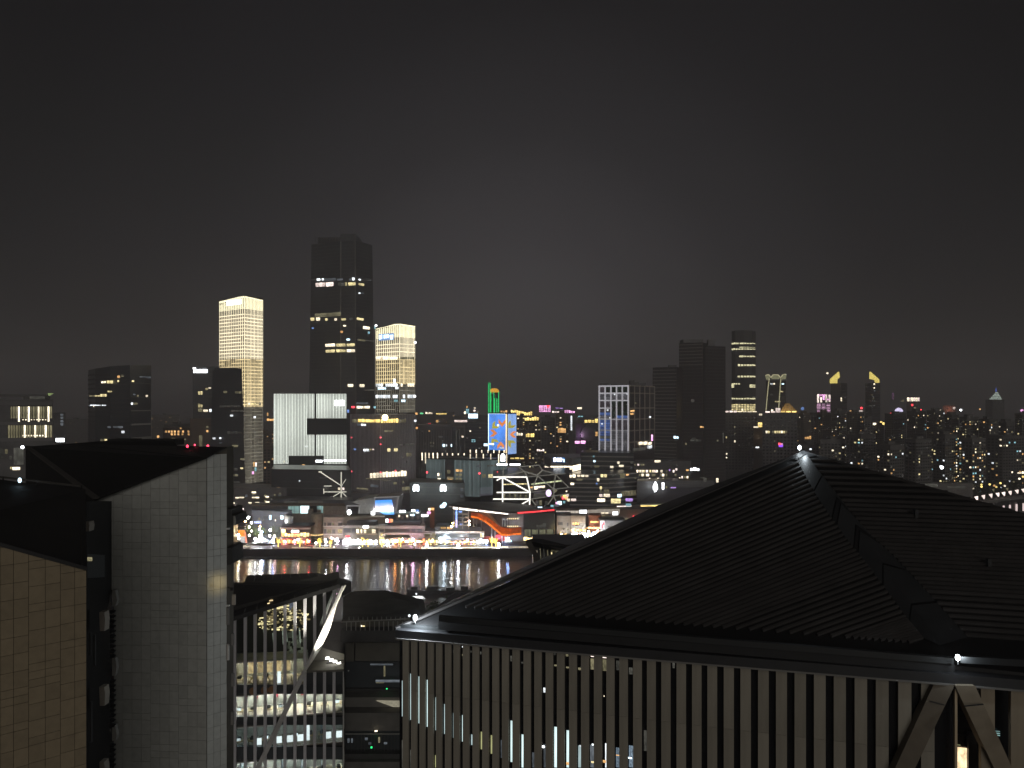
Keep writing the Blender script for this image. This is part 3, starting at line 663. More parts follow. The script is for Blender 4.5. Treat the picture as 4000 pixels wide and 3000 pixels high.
# roofs outlined in light
def sign(label, u0, v0, u1, v1, d, k, name='roof_sign', cat='sign', n=1, frame=True):
    t = thing(name, label, cat, P((u0 + u1) / 2, v1, d))
    h = (v1 - v0) / F * d
    for i in range(n):
        a = u0 + (u1 - u0) * i / n; c = u0 + (u1 - u0) * (i + 1) / n - (0 if n == 1 else (u1 - u0) / n * .2)
        hh = h * (1 if n == 1 else random.uniform(.55, 1))
        piece('light_panel', G[k] if isinstance(k, str) else k, t, (X((a + c) / 2, d), d, Z(v1, d) + hh / 2), ((c - a) / F * d, .5, hh))
    if frame: piece('backing', DMET, t, (X((u0 + u1) / 2, d), d + .6, Z(v1, d) + h * .4), ((u1 - u0) / F * d * 1.05, .5, h * .9))
    return t
for r in (
 ('short orange roof light on the skyline right of the green neon tower', 1955, 1602, 1983, 1611, 1300, 'O', 3), ('stepped gold roof lights above the brown apartment tower', 1996, 1601, 2040, 1622, 1250, 'A', 6),
 ('second run of gold roof lights above the pair-roofed tower', 2040, 1606, 2080, 1622, 1240, 'A', 5), ('small white panels over the gold roof lights', 1998, 1597, 2024, 1603, 1260, 'E', 2),
 ('thin purple roof light above the central apartment towers', 2170, 1591, 2202, 1597, 1200, 'V', 2), ('pink and gold roof edge right of the pink roof screen', 2157, 1604, 2205, 1612, 1150, 'K', 5), ('pink roof edge lights over the tallest brown tower', 2205, 1601, 2247, 1613, 1150, 'P', 5),
 ('small white roof sign high on the central skyline', 2255, 1591, 2273, 1598, 1200, 'L', 1), ('small cyan roof sign near the grid building', 2258, 1622, 2279, 1629, 1000, 'C', 2),
 ('tall thin white strip light beside the purple lit wall', 2229, 1624, 2235, 1681, 930, 'W', 1), ('wide gold roof lights just left of the white grid building', 2284, 1635, 2338, 1651, 920, 'A', 4), ('lower gold terrace light left of the white grid building', 2287, 1685, 2338, 1703, 880, 'O', 3),
 ('gold balcony lights in the middle of the pair-roofed tower', 2050, 1627, 2106, 1642, 1030, 'A', 6), ('cluster of gold lamps low on the pair-roofed tower', 2054, 1690, 2088, 1707, 1030, 'A', 5), ('cluster of orange lamps halfway down the purple-roofed tower', 2179, 1671, 2211, 1690, 950, 'O', 6),
 ('cream lamps beside the right edge of the blue screen', 2016, 1687, 2043, 1701, 1060, 'L', 3), ('row of pinkish lamps low under the central towers', 2097, 1754, 2127, 1762, 800, 'K', 4),
 ('glowing pink shop roof at the foot of the purple lit wall', 2246, 1716, 2291, 1733, 860, 'P', 2), ('small orange roof light at the right edge of the shorter lattice tower', 1622, 1612, 1631, 1620, 1000, 'O', 1), ('small green roof light right of the shorter lattice tower', 1641, 1612, 1653, 1618, 1100, glow('soft_green', (.2, .9, .4), .9), 1),
 ('arched white roof light right of the small green one', 1662, 1609, 1690, 1617, 1100, 'L', 4), ('long orange roof strip left of the cyan neon sign', 1703, 1614, 1744, 1619, 1100, 'A', 1), ('little orange window light under the long orange strip', 1703, 1641, 1712, 1650, 1000, 'O', 1), ('long pinkish strip lamp on a dark roof left of the screen tower', 1775, 1641, 1825, 1649, 950, 'K', 1),
 ('white lamp panel on a pole at the finned block right edge', 1618, 1640, 1626, 1648, 580, 'W', 1), ('orange bracket light under the finned block crown', 1619, 1668, 1632, 1676, 600, 'O', 1), ('pair of orange strip lights between the striped block and the taller lattice tower', 1043, 1634, 1072, 1644, 760, 'O', 3), ('thin slanted orange light above the pair of orange strips', 1043, 1612, 1048, 1625, 800, 'O', 1),
 ('long white tube lights on the flat roof behind the lattice-framed building', 1941, 1810, 2042, 1818, 545, 'M', 2), ('warm strip lamps under the blue screen tower', 1994, 1786, 2050, 1793, 600, 'A', 3), ('bright white sign on the dark slab behind the roof peak', 2697, 1825, 2733, 1838, 610, 'M', 3),
 ('blue-white window sign between the two banded towers', 2632, 1700, 2652, 1713, 780, 'I', 2), ('slim pink neon blade at the edge of the grid building', 2544, 1698, 2550, 1722, 690, 'P', 1), ('orange shop lamp far up the second banded tower', 2735, 1663, 2750, 1671, 840, 'O', 2)):
    sign(r[0], r[1], r[2], r[3], r[4], r[5], r[6], n=r[7])
t = sign('pink roof screen with a woven pattern and a red corner', 2106, 1584, 2150, 1609, 1200, 'P')
for i in range(6): piece('pattern_bar', glow('pink_dim', (.5, .2, .3), .25), t, (X(2110 + i * 7, 1199), 1199, Z(1597, 1199)), (1.1, .3, 9), rx=0)
piece('red_corner', G['R'], t, (X(2141, 1198), 1198, Z(1588, 1198)), (5, .3, 4))
b = Bld('lit_wall_block', 'block with a dim purple floodlit wall and a round arch', 'building', [(2250, 880), (2288, 880)], 1654, m=mat('purple_wall', (.16, .11, .17), .7))
b.faces[0].wash(b.root, (.60, .36, .70), .5, (2252, 1657, 2286, 1714))
M().cyl((X(2297, 878), 877, Z(1695, 878)), (X(2297, 878), 879, Z(1695, 878)), 9, 9, 16).build('arch', CONC, b.root)

# ------------------------------------------------------------------ white grid building
b = Bld('grid_building', 'tower framed by a white lattice grid with some blue-lit bays', 'office', [(2339, 705), (2457, 690), (2556, 735)], 1506, m=mat('grid_glass', (.07, .065, .07), .4))
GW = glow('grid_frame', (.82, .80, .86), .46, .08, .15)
f = b.faces[0]
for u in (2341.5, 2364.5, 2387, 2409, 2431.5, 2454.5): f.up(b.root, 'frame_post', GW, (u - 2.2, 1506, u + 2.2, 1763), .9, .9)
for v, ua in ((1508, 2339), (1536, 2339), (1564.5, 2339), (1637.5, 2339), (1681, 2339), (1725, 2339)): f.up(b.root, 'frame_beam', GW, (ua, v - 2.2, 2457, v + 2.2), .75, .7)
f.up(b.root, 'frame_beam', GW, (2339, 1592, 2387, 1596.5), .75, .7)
cols = [(2344, 2362), (2367, 2385), (2389.5, 2407), (2411.5, 2429), (2434, 2452)]
rows = [(1511, 1534), (1539, 1562), (1567, 1590), (1599, 1635), (1640, 1679), (1684, 1723), (1728, 1760)]
CG = {0: glow('bay_plum', (.62, .52, .62), .085, .4, .6), 1: glow('bay_grey', (.62, .62, .70), .14, .4, .6), 2: glow('bay_blue', (.16, .30, .85), .42, .4, .5), 3: glow('bay_olive', (.6, .6, .4), .16), 4: glow('bay_green', (.08, .12, .09), .10)}
for ci, (ua, ub) in enumerate(cols):
    for ri, (va, vb) in enumerate(rows):
        nsub = max(1, round((vb - va) / 11))
        for j in range(nsub):
            a = va + (vb - va) * j / nsub + .6; c = va + (vb - va) * (j + 1) / nsub - .8
            k = 0 if ri not in (1, 5, 6) else 1
            if ci < 2 and ri in (3, 4, 5) and not (ri == 3 and j == 0): k = 2 if random.random() < .7 else 1
            if ci < 2 and ri == 5 and j == 2: k = 3
            if ri == 0 and ci: k = 4
            if ci > 1 and ri in (2, 3): k = 4
            if ci > 2 and ri == 3 and j == nsub - 1: k = 2
            f.up(b.root, 'window', CG[k], (ua, a, ub, c), .08, .12)
            for m_ in (1, 2, 3): 
                if k != 4: f.up(b.root, 'mullion', DMET, (ua + (ub - ua) * m_ / 4 - .5, a, ua + (ub - ua) * m_ / 4 + .5, c), .15, .12)
for (u, v, s_) in ((2401, 1541, 5), (2449, 1537, 5), (2374, 1602, 6), (2383, 1632, 4), (2352, 1656, 5), (2409, 1606, 3)): f.up(b.root, 'window', G['W'], (u - s_ / 2, v - s_ / 2, u + s_ / 2, v + s_ / 2), .3, .2)
f = b.faces[1]
for i in range(6): f.panel(b.root, 'frame_post', mat('grid_side', (.50, .45, .40), .7), f.L * i / 5 - .4, f.L * i / 5 + .4, Z(1763, 700), b.z1, .6, .6)
for v in (1508, 1536, 1594, 1637, 1681, 1725): f.panel(b.root, 'frame_beam', mat('grid_side', (.50, .45, .40), .7), 0, f.L, Z(v + 2, 705), Z(v - 2, 705), .45, .5)
b.win((2493, 1726, 2509, 1736, 'L'), (2511, 1726, 2527, 1736, 'L'), (2529, 1727, 2544, 1736, 'L'), (2527, 1740, 2545, 1750, 'W'), (2460, 1602, 2476, 1608, 'O'), (2460, 1613, 2473, 1620, 'O'), (2535, 1626, 2540, 1632, 'W'), (2478, 1572, 2483, 1577, 'D'), (2470, 1750, 2520, 1758, 'E'), o=.8)
for i, (x, w, h) in enumerate(((2360, 30, 8), (2410, 40, 6), (2468, 16, 20), (2482, 22, 14), (2505, 30, 10))): piece('roof_plant', DW, b.root, (X(x, 715), 715, b.z1 + h / F * 715 / 2), (w / F * 715, 8, h / F * 715))

# ------------------------------------------------------------------ dark banded towers
RB = mat('ribbon', (.36, .335, .32), .7, var=.25)
RB2 = mat('ribbon_dim', (.15, .14, .135), .7)
b = Bld('banded_tower', 'shorter dark tower ribbed with pale floor bands left of its taller twin', 'skyscraper', [(2550, 815), (2643, 800), (2666, 835)], 1436, m=mat('brown_glass', (.045, .040, .039), .35))
b.bands(3.85, .75, RB, fs=[0], z0=Z(1790, 800)); b.roofbox(2612, 2640, 1426, DW)
b.fins(2.4, .18, RB2, z0=Z(1790, 800), z1=b.z1 - 6, fs=[0], dep=.4)
b = Bld('banded_tower', 'taller dark tower with banded upper floors and a stepped roof', 'skyscraper', [(2652, 880), (2745, 865), (2762, 880)], 1340, m=mat('brown_glass', (.045, .040, .039), .35))
b.bands(4.0, .75, RB, fs=[0], z0=Z(1425, 868)); b.bands(4.0, .5, RB2, fs=[0], z0=20, z1=Z(1425, 868))
b.roofbox(2662, 2738, 1328, DW)
f = b.faces[0]
b.win((2696, 1715, 2740, 1725, 'E'), (2702, 1708, 2720, 1715, 'E'), (2677, 1730, 2683, 1738, 'D'), (2700, 1560, 2712, 1570, 'E'), o=.6)
b = Bld('banded_tower', 'plain dark tower joined to the right side of the taller banded tower', 'skyscraper', [(2754, 870), (2834, 885)], 1352, back=40, m=mat('brown_glass2', (.040, .036, .035), .35))
b.bands(4.0, .45, RB2); b.roofbox(2764, 2790, 1327, DW)
b.win((2835 - 12, 1690, 2835 - 8, 1730, 'E'), (2800, 1718, 2806, 1724, 'D'), split=0)

# round tower with lit floors
ch = [(2858, 1318), (2872, 1305), (2905, 1300), (2938, 1305), (2952, 1318)]
b = Bld('round_tower', 'hazy rounded tower striped with bright yellow floors', 'skyscraper', ch, 1292, back=35, m=mat('haze_glass', (.045, .045, .047), .5))
def ring(v0, v1, ua, ub, k):
    for i, fc in enumerate(b.faces):
        a, c = max(ua, ch[i][0]), min(ub, ch[i + 1][0])
        if c - a > 2: b.win((a, v0, c, v1, k), split=5, o=.4)
YR = glow('yellow_ring', (1.0, .93, .55), 1.1, .15, .25)
for r in ((1339, 1344, 2858, 2886), (1339, 1344, 2890, 2950), (1355, 1358, 2888, 2950), (1361, 1366, 2858, 2950), (1389, 1395, 2887, 2949), (1422, 1430, 2881, 2950), (1467, 1474, 2880, 2950), (1497, 1502, 2858, 2892), (1501, 1514, 2858, 2868), (1502, 1507, 2928, 2950), (1509, 1514, 2928, 2950), (1554, 1560, 2858, 2950)): ring(*r, YR)
for i in range(5): ring(1578 + i * 6.5, 1583 + i * 6.5, 2858, 2950, 'Y')
# flared tower outlined in light
b = Bld('flared_tower', 'tower with curved lit edges flaring out to a glowing crown', 'tower', [(2992, 1420), (3045, 1400), (3070, 1420)], 1486, m=mat('haze_glass', (.045, .045, .047), .5))
OL = glow('outline_tube', (.95, .88, .52), .55, .1, .3)
for pts in ([(3005, 1478), (3001, 1510), (2996, 1560), (2992, 1610)], [(3050, 1478), (3048, 1510), (3044, 1560), (3041, 1610)]):
    mb = M()
    for p, q in zip(pts, pts[1:]): mb.bar(P(*p, 1396), P(*q, 1396), 1.4)
    mb.build('edge_light', OL, b.root)
mb = M()
crown = [(2990, 1466), (3003, 1463), (3011, 1475), (3020, 1464), (3040, 1464), (3049, 1476), (3058, 1463), (3072, 1462)]
for p, q in zip(crown, crown[1:]): mb.bar(P(*p, 1395), P(*q, 1395), 1.6)
mb.build('crown_outline', OL, b.root)
M().slab([P(2990, 1467, 1397), P(3003, 1464, 1397), P(3008, 1482, 1397), P(2993, 1484, 1397)], (0, 1, 0)).slab([P(3056, 1466, 1397), P(3072, 1463, 1397), P(3070, 1480, 1397), P(3054, 1483, 1397)], (0, 1, 0)).slab([P(3013, 1470, 1397), P(3022, 1466, 1397), P(3038, 1466, 1397), P(3047, 1472, 1397), P(3044, 1481, 1397), P(3014, 1481, 1397)], (0, 1, 0)).build('crown', glow('crown_fill', (.8, .78, .45), .30, .1, .4), b.root)
b.win((3009, 1497, 3020, 1502, 'W'), (3022, 1497, 3028, 1502, 'L'), (3052, 1497, 3060, 1502, 'I'), (3046, 1527, 3057, 1532, 'Y'), (3027, 1566, 3050, 1571, 'Y'), (3010, 1540, 3020, 1545, 'E'), o=1.2)
b.unlit(5, 4)
t = thing('gold_roof', 'gold floodlit truncated pyramid roof in front of the flared tower', 'roof', P(3082, 1610, 1000))
a = [P(3046, 1610, 1000), P(3118, 1610, 1000), P(3118, 1610, 1000) + Vector((0, 20, 0)), P(3046, 1610, 1000) + Vector((0, 20, 0))]
c = [P(3068, 1576, 1008), P(3084, 1576, 1008), P(3084, 1576, 1008) + Vector((0, 5, 0)), P(3068, 1576, 1008) + Vector((0, 5, 0))]
M().loft(a, c).build('roof', mat('gold_tiles', (.42, .29, .12), .6), t)
pl = bpy.data.lights.new('added_roof_flood', 'POINT'); pl.energy = 9000; pl.color = (1, .75, .4); po = bpy.data.objects.new('added_roof_flood', pl); COL.objects.link(po); po.location = P(3082, 1606, 985)  # point lamp added to brighten the gold roof
# low dark towers with lit parapets
b = Bld('parapet_block', 'dark block with a pinkish lit parapet in front of the round yellow-striped tower', 'building', [(2832, 1010), (2958, 1005)], 1612, back=40, m=DW)
b.win((2832, 1604, 2880, 1611, 'K'), (2880, 1606, 2958, 1610, 'L'), (2897, 1597, 2903, 1604, 'L'), (2932, 1597, 2938, 1604, 'Y'), split=6, name='parapet_light')
b.unlit(4, 4); b.win((2868, 1664, 2872, 1672, 'D'), (2868, 1690, 2872, 1698, 'D'), (2868, 1720, 2873, 1728, 'L'), (2835, 1705, 2840, 1712, 'Y'), (2836, 1770, 2841, 1776, 'L'), (2836, 1785, 2840, 1790, 'L'), (2925, 1708, 2930, 1713, 'E'))
b = Bld('parapet_block', 'dark block with a warm lit parapet under the flared tower', 'building', [(2977, 905), (3115, 900)], 1613, back=40, m=DW)
b.win((2988, 1606, 3030, 1612, 'K'), (3012, 1600, 3020, 1606, 'L'), (3030, 1594, 3048, 1611, 'K'), (3048, 1605, 3113, 1611, 'A'), split=6, name='parapet_light')
b.win(*[(2991 + i * 8.5, 1683, 2998 + i * 8.5, 1692, k) for i, k in enumerate('LYEDYYYLYD')])
b.win((3040, 1730, 3050, 1738, 'R'), (3042, 1738, 3058, 1746, glow('blue_violet', (.35, .1, 1.0), 1.4)), (3050, 1732, 3058, 1737, 'P'), (3024, 1720, 3028, 1726, 'D'), (3024, 1760, 3028, 1766, 'D'), (3055, 1660, 3060, 1665, 'E'), (3056, 1780, 3061, 1785, 'E'), split=0, name='neon_sign', o=.3)
b.unlit(4, 4)
b = Bld('floodlit_block', 'narrow tan floodlit block with a stepped bright top between the two parapet blocks', 'building', [(2944, 960), (2979, 960)], 1670, back=25, m=APT2)
b.faces[0].wash(b.root, (.75, .58, .38), .12, (2945, 1668, 2978, 1722))
b.win((2944, 1666, 2962, 1671, 'L'), (2961, 1650, 2978, 1668, 'A'), (2965, 1616, 2979, 1623, 'L'), (2962, 1655, 2970, 1662, 'K'), (2952, 1745, 2965, 1750, 'W'), (2950, 1752, 2975, 1755, 'S'), split=4)

# ------------------------------------------------------------------ right-hand skyline landmarks
b = Bld('neon_tower', 'pink neon tower with stripes below a bright pattern', 'tower', [(3187, 1500), (3246, 1500)], 1539, back=20, m=DW)
for i in range(7): b.win((3189, 1577 + i * 6, 3245, 1580 + i * 6, glow('pink_line', (1.0, .55, .85), .95)), split=9, name='neon_line')
b.win((3192, 1540, 3199, 1572, 'K'), (3199, 1541, 3210, 1547, 'P'), (3204, 1552, 3211, 1571, 'K'), (3214, 1546, 3221, 1562, 'P'), (3224, 1541, 3231, 1571, 'K'), (3231, 1558, 3244, 1564, 'P'), (3237, 1542, 3244, 1570, 'K'), (3211, 1541, 3224, 1545, 'P'), split=0, name='neon_figure')
CRW = glow('crown_gold', (1.0, .80, .20), 1.15, .05, .2)
def crown_tower(label, chain, poly, lits):
    b = Bld('crowned_tower', label, 'skyscraper', chain, 1496, back=30, m=mat('far_glass', (.045, .045, .047), .6), group='pair of gold-crowned towers')
    M().slab([P(u, v, 1597) for u, v in poly], (0, 6, 0)).build('crown', CRW, b.root)
    b.win(*lits)
    b.unlit(6, 5); return b
crown_tower('left gold-crowned tower, its slanted crown rising to the right', [(3245, 1620), (3285, 1600), (3309, 1620)], [(3246, 1497), (3246, 1481), (3278, 1452), (3281, 1474), (3271, 1482), (3271, 1497)], [(3284, 1552, 3289, 1567, 'L'), (3262, 1600, 3268, 1604, 'D')])
crown_tower('right gold-crowned tower, its slanted crown falling to the right', [(3380, 1620), (3404, 1600), (3438, 1620)], [(3401, 1480), (3401, 1452), (3434, 1481), (3436, 1495), (3423, 1495), (3421, 1484)], [(3412, 1497, 3418, 1504, 'L'), (3412, 1512, 3418, 1518, 'L'), (3414, 1524, 3419, 1530, 'S'), (3404, 1540, 3410, 1546, 'D'), (3393, 1565, 3420, 1569, 'E'), (3408, 1555, 3414, 1560, 'D'), (3395, 1582, 3418, 1587, 'E')])
l = M().ball(P(3232, 1458, 1600), 2.2).build('beacon', G['L']); tag(l, 'single beacon hanging left of the left gold-crowned tower', 'lamp')
b = Bld('signed_office', 'block topped by a glowing white and pink roof sign', 'building', [(3541, 1500), (3593, 1500)], 1568, back=20, m=mat('dim_red_wall', (.07, .04, .035), .7))
for i in range(6): b.win((3543 + i * 8.2, 1553, 3550 + i * 8.2, 1567, 'K' if i % 2 else 'L'), split=0, name='sign_letter', o=.8)
b.win((3560, 1578, 3567, 1586, 'R'), (3570, 1590, 3578, 1596, 'D'), split=0); b.unlit(4, 4)
t = thing('dome', 'pale violet lit dome on the right skyline', 'dome', P(3511, 1608, 1400))
mb = M()
for j in range(4): mb.cyl(P(3511, 1608, 1400) + Vector((0, 0, 7.5 * math.sin(j * math.pi / 8))), P(3511, 1608, 1400) + Vector((0, 0, 7.5 * math.sin((j + 1) * math.pi / 8))), 7.2 * math.cos(j * math.pi / 8), max(.2, 7.2 * math.cos((j + 1) * math.pi / 8)), 12)
mb.build('shell', glow('dome_light', (.78, .70, 1.0), 1.4, .05, .3, .4), t)
b = Bld('lit_box', 'low salmon floodlit box on the right skyline', 'building', [(3683, 1500), (3732, 1500)], 1584, back=20, m=mat('salmon', (.28, .14, .10), .7))
b.faces[0].wash(b.root, (.9, .48, .36), .42, (3684, 1585, 3731, 1608)); b.win((3722, 1590, 3731, 1598, 'K'))
t = thing('spire_tower', 'distant tower with a stepped pale green pyramid crown and a blue spire', 'skyscraper', (X(3900, 2000), 2000, 5))
x0 = X(3900, 2000)
M().box(x0 - 16, x0 + 16, 2000, 2030, 5, Z(1561, 2000)).build('wall', mat('far_green', (.035, .045, .04), .7), t)
for j in range(5):
    r = 12.5 * (1 - j / 5.4); z0 = Z(1560 - j * 6, 2000)
    M().box(x0 - r, x0 + r, 2005, 2005 + r, z0, z0 + 2.8).build('crown_step', glow('crown_green', (.80, .95, .82), .75, .1, .2), t)
M().cyl((x0, 2010, Z(1530, 2000)), (x0, 2010, Z(1513, 2000)), 1.3, .5, 6).build('spire', glow('spire_blue', (.15, .25, 1.0), 1.0), t)
for i in range(9): piece('window', G['E'], t, (x0 - 12 + i * 3, 1999.8, Z(1590 - (i * 7) % 22, 2000)), (2, .4, 2.5))
for lb, u, v, d, k, r in (('blue beacon on a far roof right of the flared tower', 3135, 1596, 1400, 'B', 3.4), ('red lamp between the two gold-crowned towers', 3365, 1594, 1500, 'R', 2.6), ('small red lamp right of the roof with the pink sign', 3597, 1600, 1500, 'R', 1.6), ('red lamp at the foot of the violet dome', 3481, 1615, 1450, 'R', 1.8),
    ('white lamp on the ridge of far roofs right of the salmon box', 3753, 1602, 1300, 'M', 2.0), ('pink and white lamp at the right edge of the skyline', 3992, 1604, 1300, 'P', 2.4), ('white lamp left of the salmon box', 3640, 1599, 1300, 'L', 1.6), ('pale orange lamp far right of the salmon box', 3828, 1598, 1300, 'O', 1.4), ('blazing blue-white floodlight on the dark apartment slopes', 3679, 1826, 700, 'M', 1.7)):
    l = M().ball(P(u, v, d), r).build('beacon', G[k]); tag(l, lb, 'lamp')
for r in (('small orange roof sign under the two gold-crowned towers', 3319, 1601, 3336, 1607, 1400, 'O', 2), ('tiny cream roof light beside the red lamp', 3355, 1603, 3370, 1608, 1400, 'K', 1), ('long cream roof light left of the salmon box', 3648, 1600, 3678, 1607, 1400, 'L', 2), ('slanted violet feather of light on a far tower', 3484, 1534, 3492, 1560, 1500, glow('violet_dim', (.5, .25, .5), .16), 1), ('warm roof sign under the violet feather', 3521, 1560, 3533, 1570, 1500, 'D', 2),
          ('orange glowing sign between the parapet block and the roof peak', 2834 + 310, 1701, 3170, 1715, 900, 'O', 3), ('cream roof lights on a mid-distance block far right', 3975, 1842, 4010, 1850, 600, 'L', 2), ('golden lantern roof over the floodlit tan tower', 3438, 1645, 3456, 1660, 1050, 'A', 2), ('thin cream strip beside the golden lantern roof', 3408, 1652, 3422, 1660, 1040, 'L', 1)):
    sign(r[0], r[1], r[2], r[3], r[4], r[5], r[6], n=r[7])
# apartment districts on the right
K2 = ['Y', 'Y', 'O', 'L', 'D', 'D', 'L', 'D', 'O', 'C', 'W', 'D', 'E', 'E']
for a in (
 ('tan floodlit apartment tower beside the warm parapet block', 3114, 3166, 1616, 1150, .10, APT2, .5), ('dim apartment tower with an orange roof lamp, below the pink neon tower', 3167, 3190, 1622, 1100, .10, APT, 0),
 ('brown apartment tower right below the pink neon tower', 3190, 3246, 1612, 1080, .12, APT2, .4), ('shadowed apartment tower below the left gold crown', 3248, 3305, 1606, 1050, .12, APT, .5),
 ('apartment tower with pale cyan top windows between the gold-crowned pair', 3308, 3376, 1612, 1000, .14, APT, .6), ('stepped apartment tower below the right gold crown', 3378, 3410, 1636, 980, .13, APT, 0),
 ('slim floodlit tan tower under the golden lantern roof', 3412, 3452, 1662, 1030, .06, APT2, .6), ('apartment tower below the violet dome', 3456, 3540, 1618, 1000, .10, APT, .4),
 ('tall apartment slab with a few amber top windows', 3543, 3618, 1608, 960, .14, APT, .45), ('wide apartment slab right of the amber-topped one', 3620, 3690, 1606, 930, .16, APT, .5),
 ('apartment slab under the salmon box', 3690, 3745, 1622, 900, .24, APT, .5), ('apartment slab left of the spire', 3748, 3822, 1632, 880, .26, APT, .4),
 ('brightly lit apartment slab below the spire', 3824, 3898, 1640, 860, .28, APT, .55), ('apartment slab right below the spire', 3900, 3962, 1650, 880, .22, APT, .5), ('apartment slab cut by the right edge of the view', 3964, 4060, 1618, 900, .18, APT, .3),
 ('low apartment row left of the roof peak lamp', 3118, 3200, 1740, 800, .06, APT, 0), ('low apartment row just right of the roof peak', 3205, 3300, 1720, 780, .09, APT, 0), ('second low apartment row right of the roof peak', 3305, 3420, 1700, 760, .09, APT, .5),
 ('low front row apartment block in the middle of the right slopes', 3425, 3530, 1740, 720, .09, APT, .5), ('front row apartment block over the blue floodlight', 3535, 3640, 1720, 740, .13, APT, .4), ('front row apartment block right of the blue floodlight', 3645, 3740, 1700, 760, .22, APT, .5), ('front row apartment block at far right', 3745, 3850, 1715, 750, .22, APT, .5), ('last front row apartment block beside the right frame edge', 3855, 4010, 1705, 760, .17, APT, .4)):
    resid(a[0], a[1], a[2], a[3], a[4], a[5] * (.6 if a[3] < 1660 else 1.0), a[6], a[7], keys=K2, mx=95)
# far dark fill towards the horizon, one low block at a time
for i, (u0, u1, v, d) in enumerate(((-60, 200, 1640, 1700), (1030, 1075, 1650, 1500), (2016, 2100, 1640, 1500), (2240, 2345, 1650, 1600), (3100, 3180, 1640, 1500), (2955, 2980, 1640, 1300))):
    resid(('far dim block behind the office at the left edge', 'far dim block between the taller lattice tower and the striped block', 'far dim block behind the brown towers by the screen', 'far dim block behind the gold roofs by the grid building', 'far dim block behind the tan floodlit tower', 'far dim block between the two parapet blocks')[i], u0, u1, v, d, .05, APT, 0, keys=['E', 'D', 'E'], mx=30)
# ------------------------------------------------------------------ middle distance behind the promenade
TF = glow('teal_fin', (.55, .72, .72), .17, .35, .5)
b = Bld('finned_office', 'office clad in pale teal vertical fins with a dark recess', 'office', [(1640, 590), (1878, 570), (1982, 585)], 1790, m=mat('teal_glass', (.02, .026, .027), .35))
f = b.faces[0]
zt = lambda v: Z(v, 578)
for k in range(64):
    u = 1668 + k * 4.9
    if u > 1979: break
    if 1740 < u < 1772: continue
    vb = 1872 if u < 1740 else (1936 if 1815 < u < 1878 else (1890 if u < 1815 else 1926))
    fc = b.face(u); t = fc.st(u, 1800)[0]
    fc.panel(b.root, 'fin', TF, t - .22, t + .22, zt(vb), zt(1797), .5, .5)
b.win((1741, 1797, 1772, 1890, DG), split=0, name='recess', o=.3)
b.win((1710, 1848, 1717, 1859, 'L'), (1717, 1850, 1726, 1854, 'D'), (1711, 1867, 1722, 1875, 'L'), (1748, 1836, 1760, 1850, 'D'), (1748, 1862, 1772, 1880, 'D'), (1750, 1870, 1768, 1876, 'O'), (1780, 1832, 1808, 1843, 'O'), (1780, 1849, 1807, 1860, 'D'), (1780, 1865, 1806, 1876, 'D'), (1792, 1880, 1807, 1892, 'D'),
      (1882, 1853, 1896, 1865, 'D'), (1907, 1853, 1928, 1865, 'Y'), (1864, 1817, 1880, 1824, 'S'), (1900, 1815, 1940, 1821, 'E'), o=.6)
b.win((1876, 1905, 1982, 1928, glow('violet_veil', (.5, .45, .6), .10, 0, .2)), split=0, name='glass_veil', o=.2)
words = ['first', 'second', 'third', 'fourth', 'fifth', 'sixth', 'seventh', 'eighth', 'ninth', 'tenth', 'eleventh', 'twelfth', 'thirteenth', 'fourteenth', 'fifteenth', 'sixteenth', 'seventeenth', 'eighteenth', 'nineteenth', 'twentieth']
words += ['twenty-' + w for w in words[:9]] + ['thirtieth'] + ['thirty-' + w for w in words[:9]] + ['fortieth']
for ip, (u, va, vb) in enumerate(((1649, 1768, 1798), (1662, 1768, 1810), (1676, 1769, 1789), (1692, 1769, 1790), (1709, 1769, 1790), (1728, 1770, 1780), (1747, 1770, 1779), (1768, 1771, 1780), (1790, 1771, 1778), (1813, 1771, 1778), (1837, 1773, 1791), (1861, 1773, 1789), (1888, 1773, 1791), (1917, 1773, 1794), (1948, 1773, 1814), (1979, 1773, 1814))):
    l = thing('roof_light_post', f'{words[ip]} glowing light post from the left along the teal finned office roof', 'lamp', P(u, vb, 572), 'roof light posts of the teal finned office')
    h = (vb - va) / F * 572
    piece('light_tube', G['L'], l, P(u, (va + vb) / 2, 572), (.75, .75, h), kind='box'); piece('base', DMET, l, P(u, vb + 1, 572), (.9, .9, .4))
for ip, (u, va, vb) in enumerate(((1837, 1757, 1768), (1860, 1757, 1770), (1882, 1758, 1769), (1906, 1758, 1769), (1929, 1758, 1769), (1950, 1758, 1770), (1969, 1758, 1768))):
    l = thing('roof_light_post', f'{words[ip]} short light post from the left on the upper roof behind the teal finned office', 'lamp', P(u, vb, 620), 'upper roof light posts behind the finned office')
    piece('light_tube', G['L'], l, P(u, (va + vb) / 2, 620), (.8, .8, (vb - va) / F * 620)); piece('base', DMET, l, P(u, vb + 1, 620), (1, 1, .4))
for lb, u, v in (('red lamp on the left end of the finned office recess', 1668, 1845), ('red lamp on the finned office corner', 1873, 1849), ('red lamp on the right end of the finned office', 1943, 1846)):
    l = M().ball(P(u, v, 565), .8).build('obstruction_lamp', G['R']); tag(l, lb, 'lamp')
t = sign('white bottle-shaped sign standing on the roof above the lattice-framed building', 1956, 1778, 1973, 1802, 548, 'M')
piece('neck', G['M'], t, P(1964, 1776, 548), (2.0, .5, 1.2)); piece('mark', DMET, t, P(1963.5, 1796, 547.5), (.8, .3, .9))
